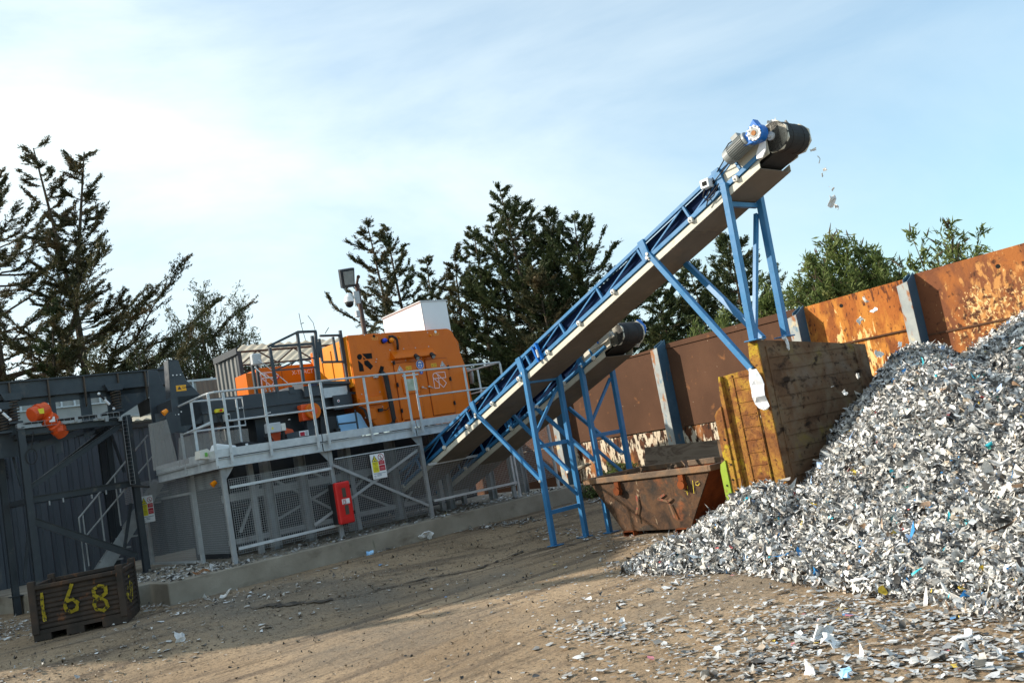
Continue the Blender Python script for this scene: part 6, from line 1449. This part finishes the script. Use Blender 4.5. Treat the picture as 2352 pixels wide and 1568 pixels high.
while q < qe:
    for dq, dp in ((0, 0), (.1, 0), (.13, -.04), (.22, -.04)): vs += [(wl + dp, q + dq, 0), (wl + dp, q + dq, o0[2] - .06)]
    q += .25
s_.add(vs, [(2 * i, 2 * i + 2, 2 * i + 3, 2 * i + 1) for i in range(len(vs) // 2 - 1)]); s_.build('side_sheet', 'shedgrey', os_)
s_ = MB(); s_.bar((wl - .08, OQ - .1, o0[2]), (wl - .08, qe, o0[2]), .04, .16); s_.bar((wl, OQ, 0), (wl, OQ, o0[2]), .1, .1); s_.build('trim', 'darkframe', os_)
s_ = MB(); vs = []
for i in range(140):
    p = wl + i * .03; w = .022 * math.sin(i * math.pi / 4); vs += [(p, OQ - .25, o0[2] + .1 + w), (p, qe, o0[2] - .2 + w)]
s_.add(vs, [(2 * i, 2 * i + 2, 2 * i + 3, 2 * i + 1) for i in range(139)]); s_.build('roof', 'roofwhite', os_)
s_ = MB(); zt_, zb_ = o0[2] - .02, o2[2] - .05
for q in (OQ, OQ + 1.6):
    s_.bar((wl, q, zt_), (wl + 4, q, zt_), .04, .05); s_.bar((wl, q, zb_), (wl + 4, q, zb_), .04, .04)
    for i in range(8): s_.bar((wl + .5 * i, q, zt_ if i % 2 else zb_), (wl + .5 * (i + 1), q, zb_ if i % 2 else zt_), .03, .03)
s_.build('truss', 'pole', os_)
s_ = MB(); vs = []
for i in range(60): vs += [(wl + i * .07, 24, 0), (wl + i * .07, 24, zb_ + .1)]; vs[-1] = (vs[-1][0], 24 + .03 * (i % 2), vs[-1][2]); vs[-2] = (vs[-2][0], 24 + .03 * (i % 2), 0)
s_.add(vs, [(2 * i, 2 * i + 2, 2 * i + 3, 2 * i + 1) for i in range(59)]); Mt['tanwall'] = mat('tan_sheet', rough=.8, cols=[(.3, (.16, .13, .1)), (.7, (.26, .21, .17))], scale=2, stretch=(1, 1, .3)); s_.build('back_sheet', 'tanwall', os_)
# pipe with an elbow beside the machine and pole with lamp
s_ = MB(); s_.tube([q_('C', 2225, 590, 17.6), q_('C', 2250, 580, 17.6), q_('C', 2275, 590, 17.6), q_('C', 2280, 620, 17.6), q_('C', 2285, 700, 17.6)], .05, 10); s_.build('vent_pipe', 'galvdull', om, smooth=True)
LQ = 24.0
lp_ = thing('lamp_pole', (14.9, LQ, 0), 'leaning-looking brown pole with a square floodlight, behind the orange machine', 'lamp pole')
pb, pt = q_('O', 575, 1370, LQ), q_('O', 440, 500, LQ)
s_ = MB(); s_.cyl((pt[0], LQ, 0), (pt[0], LQ, pt[2]), .075, 14); s_.build('pole', 'pole', lp_, smooth=True)
F4 = [q_('O', x, y, LQ - .25) for x, y in ((145, 250), (400, 208), (465, 520), (245, 555))]
s_ = MB(); s_.prism([F4[0], F4[1], F4[2] + [.0, .18, 0], F4[3] + [0, .18, 0]], (0, .14, .05)); fl = s_.build('floodlight', 'dark', lp_, bevel=.01)
s_ = MB(); cen = sum(F4) / 4 + np.array([0, .09, 0])
s_.prism([cen + (f - cen) * .72 + np.array([0, -.03 + (.0 if i < 2 else .13) - .0, 0]) for i, f in enumerate(F4)], (0, -.015, 0)); s_.build('lens', 'motorgrey', fl)
s_ = MB(); e_ = q_('O', 470, 370, LQ - .15); s_.ball(e_, .06, 8, 6); s_.bar(pt, pt + [0, -.15, .2], .06, .06); s_.build('bracket', 'pole', fl)
s_ = MB(); c = q_('O', 440, 740, LQ - .1); s_.box(c[0] - .1, c[0] + .1, LQ - .14, LQ - .06, c[2] - .2, c[2] + .2); c2 = q_('O', 470, 1030, LQ - .1); s_.box(c2[0] - .08, c2[0] + .05, LQ - .14, LQ - .02, c2[2] - .1, c2[2] + .1); s_.build('control_box', 'grey', lp_, bevel=.01)
cc = thing('security_camera', (14.5, LQ - .4, 6.4), 'white dome security camera on a bracket hanging from the lamp pole', 'security camera')
c = q_('O', 305, 810, LQ - .45); s_ = MB(); s_.cyl(c - [0, 0, .03], c + [0, 0, .13], .16, 18, .13); s_.cyl(c + [0, 0, .13], c + [0, 0, .22], .13, 18, .05); s_.build('housing', 'paper', cc, smooth=False, bevel=.01)
s_ = MB(); s_.ball(c - [0, 0, .06], .13, 16, 10); s_.build('dome', 'black', cc, smooth=True)
s_ = MB(); s_.tube([c + [0, 0, .2], c + [.1, .05, .24], q_('O', 390, 740, LQ - .15)], .045, 8); s_.build('bracket', 'paper', cc)

# ------------------------------------------------------------------ stillage crate with sprayed number
CX = thing('steel_crate', (3.6, 15.2, 0), 'dark rusty corrugated steel crate sprayed with yellow number 168', 'crate')
k1, k2, k3 = z_('B', 295, 1225), z_('B', 1072, 1058), z_('B', 1150, 905)
c1 = k1[:2]; c2 = k2[:2]; u = (c2 - c1); Lc = np.linalg.norm(u); u /= Lc; v = np.array([-u[1], u[0]]); v = v if v[1] > 0 else -v
Wc = 1.35; Hc = .8
def K(a, b_, z): r = c1 + u * a + v * b_; return np.array([r[0], r[1], z])
def kprism(bb, a0, a1, b0, b1, z0, z1): bb.prism([K(a0, b0, z0), K(a1, b0, z0), K(a1, b1, z0), K(a0, b1, z0)], (0, 0, z1 - z0))
def corr(a0, a1, b_, n, horiz=True, side=False):
    bb = MB(); vs = []; z0, z1 = .12, Hc - .05
    for j in range(n * 4 + 1):
        z = z0 + (z1 - z0) * j / (n * 4); off = (.0, .02, .022, .002)[j % 4]
        for e in (a0, a1): vs.append(K(e, b_ + off, z) if not side else K(b_ - off, e, z))
    bb.add(vs, [(2 * j, 2 * j + 1, 2 * j + 3, 2 * j + 2) for j in range(n * 4)]); return bb
corr(.02, Lc - .02, .012, 9).build('front_wall', 'crate', CX)
corr(.02, Lc - .02, Wc - .03, 9).build('back_wall', 'crate', CX)
corr(.02, Wc - .02, Lc - .0, 9, side=True).build('side_wall', 'crate', CX); corr(.02, Wc - .02, .03, 9, side=True).build('side_wall', 'crate', CX)
s_ = MB()
for b0 in (-.015, Wc - .04): kprism(s_, -.01, Lc + .01, b0, b0 + .05, Hc - .06, Hc)
for a0 in (-.012, Lc - .04): kprism(s_, a0, a0 + .05, .036, Wc - .042, Hc - .06, Hc - .002)
s_.build('rim', 'crate', CX, bevel=.006)
for (a, b_) in ((-.02, -.02), (Lc - .08, -.02), (-.02, Wc - .08), (Lc - .08, Wc - .08)):
    s_ = MB(); kprism(s_, a, a + .1, b_, b_ + .1, .1, Hc + .07); s_.build('corner_post', 'crate', CX, bevel=.008)
s_ = MB(); kprism(s_, .02, Lc - .02, .02, Wc - .02, .12, .14); s_.build('floor_plate', 'crate', CX)
s_ = MB()
for a0, a1 in ((-.01, .22), (.42, .66), (.9, Lc + .01)): kprism(s_, a0 * Lc / 1.24, min(Lc + .01, a1 * Lc / 1.24 if a1 < 1 else a1), 0, Wc - .0, .0, .125)
s_.build('foot', 'crate', CX, bevel=.005)
s_ = MB(); kprism(s_, .0, Lc, -.004, .02, .1, .15); s_.build('base_rail', 'crate', CX)
# numbers, as sprayed strokes following the front
def spray(paths, w):
    for i, pth in enumerate(paths):
        bb = MB()
        for x, y in []: pass
        pts = []
        for x, y in pth:
            r_ = ray('B', x, y); n2 = np.array([*(X([v[0], v[1], 0])[:2]), 0.0]); o_ = K(0, -.004, 0) @ M3; t_h = ((o_ - O3) @ n2) / (r_ @ n2); ww = O3 + r_ * t_h; pts.append(np.array([ww @ PV, ww @ QV, ww[2]]))
        nn = np.array([-v[0], -v[1], 0])
        fine = []
        for a, c in zip(pts[:-1], pts[1:]):
            for t in np.linspace(0, 1, 5)[:-1]: fine.append(a + (c - a) * t)
        fine.append(pts[-1])
        for f0, f1 in zip(fine[:-1], fine[1:]): bb.stroke([f0, f1], w * rr.uniform(.7, 1.15), nn, .006); bb.build('sprayed_digit', 'crateyel', CX)
spray([[(350, 815), (355, 900), (368, 980), (378, 1040)], [(600, 740), (585, 790), (560, 860), (545, 920), (560, 955), (600, 965), (645, 945), (650, 890), (610, 860), (560, 880)],
       [(830, 750), (885, 755), (890, 810), (840, 850), (790, 830), (785, 780), (830, 750)], [(840, 850), (890, 880), (905, 920), (870, 955), (810, 950), (790, 910), (800, 870), (840, 850)]], .045)
bb = MB()
for i in range(16):
    a = .12 + .76 * rr.random(); z = .25 + .4 * rr.random(); c = K(Lc + .004, a, z); d = K(Lc + .004, a + rr.uniform(-.08, .08), z + rr.uniform(-.12, .12)); bb.stroke([c, d], .03, np.array([u[0], u[1], 0]), .004)
bb.build('sprayed_mark', 'crateyel', CX, label='smeared yellow spray on the right end')
# grating bits / mesh heap behind the crate
s_ = MB(); c = z_('B', 1690, 650, SL); s_.tube([c + [.12 * math.cos(t), .2 * math.sin(t), .04 + .02 * math.sin(3 * t)] for t in np.linspace(0, 12, 40)], .008, 5); s_.build('wire_coil', 'rustlip', label='loose coil of rusty wire on the plinth edge near the corner post', cat='wire coil')
for i, (k, x, y, s, lb) in enumerate([('D', 1480, 1090, .2, 'crumpled printed paper lying against the plinth'), ('D', 1900, 1005, .22, 'white torn paper lying near the plinth right of the crumpled one'), ('D', 220, 1490, .14, 'crumpled silvery wad lying alone on the shaded yard'), ('B', 1515, 1220, .13, 'pale crumpled scrap alone on the shaded yard beyond the crate'),
                                      ('T', 1330, 640, .15, 'biggest crumpled white scrap in the sunlit yard foreground'), ('T', 1375, 685, .11, 'white crumpled scrap right beside the biggest one'), ('T', 1260, 830, .1, 'white crumpled scrap at the very bottom of the yard'), ('T', 2030, 90 + 560, .13, 'long white torn scrap in the yard at the right')]):
    KP = 1.0; c = drop(z_(k, x, y))[0]; c[2] += s * .2 + .01
    crumple('paper_scrap', c, s, lb, 'scrap', 'crumpled scraps on the yard', 71 + i, mats='paper' if i < 2 or i > 3 else 'chipsolid', stretch=(1, 1, .6))
KP = 1.0; c = drop(z_('D', 1425, 1130))[0]; c[2] += .03; crumple('paper_scrap', c, .12, 'blue scrap lying against the plinth beside the crumpled paper', 'scrap', 'crumpled scraps on the yard', 90, mats='ltblue')
c = z_('T', 1455, 850); c[2] = .05; crumple('paper_scrap', c, .08, 'blue and white striped scrap at the bottom edge of the yard', 'scrap', 'crumpled scraps on the yard', 92, mats='ltblue')

# ------------------------------------------------------------------ trees
KP = 1.0
def quads(name, C, D, S, Wd, m, parent, rg_, curve=0.0):
    """leaf rhombs: centre C, direction D, half length S, half width Wd"""
    n = len(C); D = D / np.linalg.norm(D, axis=1)[:, None]
    r = rg_.normal(0, 1, (n, 3)); s = np.cross(D, r); s /= np.linalg.norm(s, axis=1)[:, None]
    V = np.stack([C - D * S[:, None], C + s * Wd[:, None] - D * S[:, None] * .2, C + D * S[:, None], C - s * Wd[:, None] - D * S[:, None] * .2], 1).reshape(-1, 3)
    me = bpy.data.meshes.new(name); me.vertices.add(len(V)); me.loops.add(4 * n); me.polygons.add(n)
    o0 = origin(parent); me.vertices.foreach_set('co', (V - o0).ravel()); me.loops.foreach_set('vertex_index', np.arange(4 * n, dtype=np.int32))
    me.polygons.foreach_set('loop_start', np.arange(0, 4 * n, 4, dtype=np.int32)); me.polygons.foreach_set('loop_total', np.full(n, 4, np.int32)); me.update(calc_edges=True)
    me.materials.append(Mt[m]); o = bpy.data.objects.new(name, me); link(o, parent); return o
def wtube(b, pts, r, n=5): b.tube(pts, r, n)
def tree_root(nm, base, label, cat, group):
    o = bpy.data.objects.new(nm, None); o.location = base; COL.objects.link(o); return tag(o, label, cat, group)
def conifer(base, Hh, R, seed, label, mat_='needle', dens=1.0, low=.12, lead=None, up=.55, sparse=0.0, forks=()):
    g_ = np.random.default_rng(seed); root = tree_root('conifer', base, label, 'tree', 'dark conifers behind the yard')
    base = np.array(base, float); b = MB()
    def trunk_at(t): return base + np.array([.25 * math.sin(t * 3 + seed) * t, .2 * math.cos(t * 2.3 + seed) * t, Hh * t])
    tr = [trunk_at(t) for t in np.linspace(0, 1 if not forks else .62, 12)]
    b.tube(tr, list(np.linspace(.014 * Hh, .0015 * Hh if not forks else .007 * Hh, 12)), 7)
    axes = [(trunk_at, 0, 1 if not forks else .64)]
    for (fx, fy, ft) in forks:
        s0 = trunk_at(.6); e0 = base + np.array([fx, fy, ft])
        f = (lambda s0, e0: lambda t: s0 + (e0 - s0) * ((t - .6) / .4) + np.array([0, 0, 0.0]))(s0, e0)
        b.tube([f(t) for t in np.linspace(.6, 1, 6)], list(np.linspace(.007 * Hh, .0015 * Hh, 6)), 6); axes.append((f, .6, 1))
    C, D, S = [], [], []
    for ax, t0, t1 in axes:
        nl = int(95 * dens * (t1 - max(t0, low)))
        for i in range(nl):
            t = max(t0, low) + (t1 - max(t0, low)) * ((i + g_.random()) / nl)
            o_ = ax(t); az = g_.uniform(0, 2 * math.pi)
            Ln = 1.45 * R * (1 - t) ** .85 * g_.uniform(.4, 1.2) * (1 if g_.random() > sparse else .5) + .02 * Hh * (.3 + g_.random())
            if forks and t > .5: Ln = R * .36 * g_.uniform(.35, 1) * max(.25, 1.25 - 2 * (t - .5))
            hd = np.array([math.cos(az), math.sin(az), 0]); el = up * g_.uniform(.0, .9) + .25 * t
            pts = []; c = o_.copy(); m = 7
            for k in range(m + 1):
                pts.append(c.copy()); e2 = el + .55 * (k / m) ** 1.5 - .2 * (k < 2)
                c = c + (hd * math.cos(e2) + np.array([0, 0, math.sin(e2)])) * Ln / m + g_.normal(0, .02 * Ln, 3)
            b.tube(pts, list(np.linspace(.009 * Ln + .008, .004, m + 1)), 4)
            ns = int(8 + Ln * 9)
            for s in range(ns):
                f = g_.uniform(.1, 1) ** .75; k = min(m - 1, int(f * m)); q0 = pts[k] + (pts[k + 1] - pts[k]) * (f * m - k)
                dr = pts[k + 1] - pts[k]; dr /= np.linalg.norm(dr)
                sd = np.cross(dr, [0, 0, 1]) * (1 if g_.random() < .5 else -1)
                d = dr * g_.uniform(.5, 1) + sd * g_.uniform(.1, .9) + np.array([0, 0, g_.uniform(-.2, .25)]); d /= np.linalg.norm(d)
                sl_ = g_.uniform(.3, .85) * (1.15 - f * .7) * (.5 + .2 * Ln)
                nn_ = int((8 + sl_ * 52) * (1 - .4 * sparse)); tt = g_.random(nn_)
                P_ = q0 + d * sl_ * tt[:, None] + g_.normal(0, .035, (nn_, 3)) * [1, 1, .6]
                C.append(P_); D.append(np.tile(d, (nn_, 1)) + g_.normal(0, .5, (nn_, 3)) * [1, 1, .7]); S.append(g_.uniform(.035, .085, nn_))
    C = np.concatenate(C); D = np.concatenate(D); S = np.concatenate(S)
    b.build('trunk', 'bark', root, raw=True); quads('crown', C, D, S, S * g_.uniform(.2, .36, len(S)), mat_, root, g_)
    return root, len(C)
def leafy(base, Hh, R, seed, label, mat_, nb=26, leaf=.07, lw=.28, nl=5200, spread=.6, group=None, nm='tree', spikes=0, up=1.0, off=(0, 0), stems=7, trunk=False, lo=.2, flat=0.0):
    g_ = np.random.default_rng(seed); root = tree_root(nm, base, label, 'tree' if nm == 'tree' else 'shrub', group); base = np.array(base, float)
    b = MB(); C, D = [], []; tips = []
    for s in range(nb):
        az = g_.uniform(0, 2 * math.pi); el = math.acos(g_.uniform(.1, 1) ** .5 * .98) * spread * 1.5; Ln = Hh * g_.uniform(.6, 1.05) / max(.5, math.cos(el) + .15)
        tgt = base + np.array([math.cos(az) * R * math.sin(min(1.5, el * 1.3)) + off[0], math.sin(az) * R * math.sin(min(1.5, el * 1.3)) + off[1], Hh * max(.35, math.cos(el)) * g_.uniform(.8, 1.03)])
        if flat:
            r_ = math.sqrt(g_.random()); tgt = base + np.array([math.cos(az) * R * r_, math.sin(az) * R * r_, Hh * (1 - flat * r_ * r_) * (1 - .16 * g_.random() ** 1.5)])
        m = 9; pts = [base + (g_.normal(0, .12, 3) * [1, 1, 0] if not trunk else np.zeros(3))]
        for k in range(1, m + 1):
            f = k / m; c = base + (tgt - base) * np.array([f ** 1.3, f ** 1.3, f]) + g_.normal(0, .04 * Hh * .35, 3) * f; pts.append(c)
        b.tube(pts, list(np.linspace(.012 * Hh * .7 + .01, .004, m + 1)), 5); tips.append((pts[-1], pts[-1] - pts[-2]))
        per = int(nl / nb); subs = 16
        for j in range(subs):
            f = g_.uniform(lo, 1) ** .75; k = min(m - 1, int(f * m)); q0 = pts[k] + (pts[k + 1] - pts[k]) * (f * m - k); dr = pts[k + 1] - pts[k]; dr /= np.linalg.norm(dr)
            d = dr * .7 + g_.normal(0, .6, 3) + np.array([0, 0, .25]); d /= np.linalg.norm(d); sl_ = R * g_.uniform(.12, .42) * (1.2 - f * .5)
            b.tube([q0, q0 + d * sl_ * .5 + g_.normal(0, .03, 3), q0 + d * sl_], [.008, .006, .003], 3)
            if g_.random() < .4: tips.append((q0 + d * sl_, d))
            nn_ = per // subs; tt = g_.random(nn_) ** .8; C.append(q0 + d * sl_ * tt[:, None] + g_.normal(0, .05 * R ** .5, (nn_, 3))); D.append(d + g_.normal(0, .7, (nn_, 3)))
    C = np.concatenate(C); D = np.concatenate(D); S = g_.uniform(.7, 1.25, len(C)) * leaf
    if trunk: b.tube([base, base + [0, 0, Hh * .35]], [.05 * Hh * .4, .02 * Hh], 7)
    b.build('branches', 'bark', root, raw=True); quads('leaves', C, D, S, S * lw, mat_, root, g_)
    if spikes:
        s_ = MB()
        for i in range(spikes):
            c, d = tips[g_.integers(len(tips))] if i >= nb else tips[i % len(tips)]
            d = d / np.linalg.norm(d) + g_.normal(0, .35, 3) + [0, 0, .4]; d /= np.linalg.norm(d); ll = g_.uniform(.14, .3)
            s_.cyl(c, c + d * ll * .4, .012, 5, .02); s_.cyl(c + d * ll * .4, c + d * ll, .02, 5, .004)
        s_.build('seed_spikes', 'seed', root, raw=True, kind='stuff')
    return root
def Dp(x, y, Y):
    """point on the vertical plane Y seen at display pixel x, y"""
    r = Fw + Rc * (x - 1176) / FPX + Uc * (784 - y) / FPX
    return O3 + r * (Y / r[1])
def place(x, y, Y): t_ = Dp(x, y, Y); return (t_[0], Y, 0.0), t_[2]
specs = [ # top pixel x, y, distance, radius, seed, label
    (850, 486, 38, 2.5, 1, 'thin pointed conifer furthest left of the group, behind the floodlight', 'needle2', .85),
    (894, 489, 39, 2.1, 2, 'narrow conifer just right of the floodlight pole with a long right branch', 'needle', .85),
    (977, 564, 40, 1.7, 3, 'shortest conifer of the group, above the white roof duct', 'needle', .8),
    (1028, 548, 37, 1.9, 4, 'slim short conifer right of the white roof duct', 'needle2', .85),
    (1069, 504, 36, 2.0, 5, 'pointed conifer left of the tallest one', 'needle', .95),
    (1116, 479, 37, 2.2, 6, 'bushy conifer touching the tallest one from the left', 'needle', .95),
    (1150, 407, 36, 2.7, 7, 'tallest conifer in the middle of the picture with a spiky tip', 'needle', 1.15),
    (1194, 432, 37, 2.5, 8, 'second tallest conifer close on the right of the tallest', 'needle', 1.1),
    (1258, 454, 36, 2.6, 9, 'dense conifer second from the right in the middle group', 'needle', 1.1),
    (1308, 470, 35, 2.9, 10, 'rightmost conifer of the middle group reaching out to the right', 'needle', 1.1),
    (1655, 529, 30, 2.4, 12, 'conifer standing behind the upper end of the long conveyor', 'needle', 1.1),
    (1500, 640, 31, 1.9, 13, 'lower conifer behind the drum of the short conveyor', 'needle', 1.0),
    (1590, 590, 32, 2.0, 14, 'conifer half hidden between the two conifers behind the conveyor', 'needle', 1.0),
    (1240, 600, 34, 2.3, 15, 'low dark conifer filling the foot of the middle group', 'needle2', 1.0),
    (1400, 600, 36, 1.6, 16, 'low conifer peeping over the long conveyor right of the group', 'needle', .8)]
ntot = 0
for x, y, Y, R, sd, lb, m_, dn in specs:
    bp_, h_ = place(x, y, Y); r_, n_ = conifer(bp_, h_ * .955, R * 1.42, sd, lb, m_, dens=dn, low=.1); ntot += n_
# big forked conifer at the left
bp_, h_ = place(175, 305, 34)
f1, f2 = Dp(72, 303, 34), Dp(174, 303, 34); fk = Dp(168, 510, 34); tb = Dp(200, 842, 34)
base_ = (tb[0] - .0, 34, 0)
conifer(base_, h_ * .96, 7.2, 21, 'tall forked conifer at the left with two ragged tips', 'needle2', dens=1.15, low=.14, up=.4, sparse=.25, forks=[(f1[0] - base_[0], 0, f1[2] * .96), (f2[0] - base_[0], .5, f2[2] * .96)])
bp_, h_ = place(-40, 395, 33); conifer(bp_, h_, 7.2, 22, 'dark conifer cut by the left edge of the picture', 'needle2', dens=1.1, low=.1, up=.5, sparse=.15)
bp_, h_ = place(100, 700, 31); conifer(bp_, h_, 1.5, 23, 'small conifer under the big forked one', 'needle', dens=.7)
bp_, h_ = place(460, 655, 36); leafy(bp_, h_, 2.9, 31, 'airy olive leaved tree beside the forked conifer', 'willow', nb=60, leaf=.095, lw=.22, nl=30000, spread=.42, flat=.4)
bp_, h_ = place(545, 700, 36); leafy(bp_, h_, 1.5, 32, 'thin leafy tree reaching right above the open shed', 'willow', nb=12, leaf=.09, lw=.2, nl=1700, spread=.4)
bp_, h_ = place(370, 720, 35); leafy(bp_, h_, 2.0, 34, 'pale bushy tree between the forked conifer and the airy tree', 'willow', nb=24, leaf=.09, lw=.2, nl=8000, spread=.5, flat=.3)
bp_, h_ = place(270, 770, 31); leafy(bp_, h_, 2.4, 33, 'dense low bush over the feeder trough', 'willow', nb=24, leaf=.08, lw=.25, nl=7000, spread=.6, nm='bush')
# buddleia behind the wall
g0 = y_('J', 640, 900, 19.5)
def budd(x, y, Y, R, sd, lb, nb, nl, spikes, spread=.62, zb=0.0, leaf=.095):
    bp_, h_ = place(x, y, Y); bp_ = (bp_[0], bp_[1], zb); return leafy(bp_, h_ - zb, R, sd, lb, 'budd', nb=nb, leaf=leaf, lw=.24, nl=nl, spread=spread, nm='shrub', spikes=spikes, lo=.3, flat=.3)
budd(1920, 545, 22.0, 1.5, 41, 'dense green shrub with brown seed spikes over the orange wall', 50, 19000, 110, .8, zb=1.0)
budd(2150, 492, 19.0, 1.0, 42, 'loose open shrub with long pointed shoots above the right wall', 15, 2300, 40, .62, zb=1.2)
budd(1745, 655, 23.5, 1.3, 43, 'low leafy shrub between the blue legs and the wall', 30, 12000, 24, .7, zb=.6)
budd(1640, 700, 26.0, 1.3, 44, 'pale green shrub between the two conveyors', 24, 5500, 10, .6)
budd(2080, 640, 19.5, .5, 45, 'few thin stems just left of the right wall post', 5, 260, 5, .3, zb=1.5)
leafy((1.9, 20.6, .3), .55, .5, 47, 'low weeds at the foot of the scarred cream wall board', 'budd', nb=16, leaf=.05, nl=1500, spread=.7, nm='weed', lo=.1)
leafy((1.05, 17.3, .3), .3, .45, 48, 'small weeds at the right end of the concrete plinth', 'budd', nb=12, leaf=.04, nl=800, spread=.8, nm='weed', lo=.1)
# two bare shoots above the open shed
s_ = MB()
for a in (((830, 110), (850, 210), (890, 350), (905, 395)), ((905, 130), (950, 190), (965, 250)), ((845, 200), (870, 190)), ((1080, 230), (1050, 280))):
    s_.tube([X(q_('C', x, y, 24.5)) for x, y in a] if 0 else [q_('C', x, y, 24.5) for x, y in a], .012, 4)
s_.build('bare_twigs', 'bark', label='bare thin twigs sticking up above the open shed roof', cat='twigs')

# ------------------------------------------------------------------ added shed, unseen left of the view, shaped to shade the yard
nb_ = thing('added_shade_shed', (0, 0, 0), 'added unseen shed left of the view, shaped to shade the middle of the yard', 'shed')
s_ = MB()
def wx(x, y, z): return (x, y, z)
s_.v = []
prof = [(9.3, 0), (9.4, 2.8), (10.1, 4.8), (11.2, 6.6), (12.2, 7.8), (14.0, 8.1), (17.5, 7.4), (17.6, 0)]
n = len(prof); vs = [(-14.0, y, z) for y, z in prof] + [(-16.5, y, z) for y, z in prof]
s_.add(vs, [tuple(range(n))[::-1], tuple(range(n, 2 * n))] + [(i, (i + 1) % n, n + (i + 1) % n, n + i) for i in range(n)])
s_.build('shade_shed_body', 'shed', nb_, raw=True)
for i, (x, y, h_, r_) in enumerate([(-14.5, 10.6, 5.5, 1.4), (-14.2, 16.9, 8.6, 1.6), (-14.6, 12.2, 8.8, 1.6)]):
    leafy((x, y, 0), h_, r_, 80 + i, ('short round tree', 'tree at the far corner', 'tall tree at the middle')[i] + ' beside the added shade shed, unseen left of the view', 'willow', nb=20, leaf=.16, lw=.35, nl=4200, spread=.5)
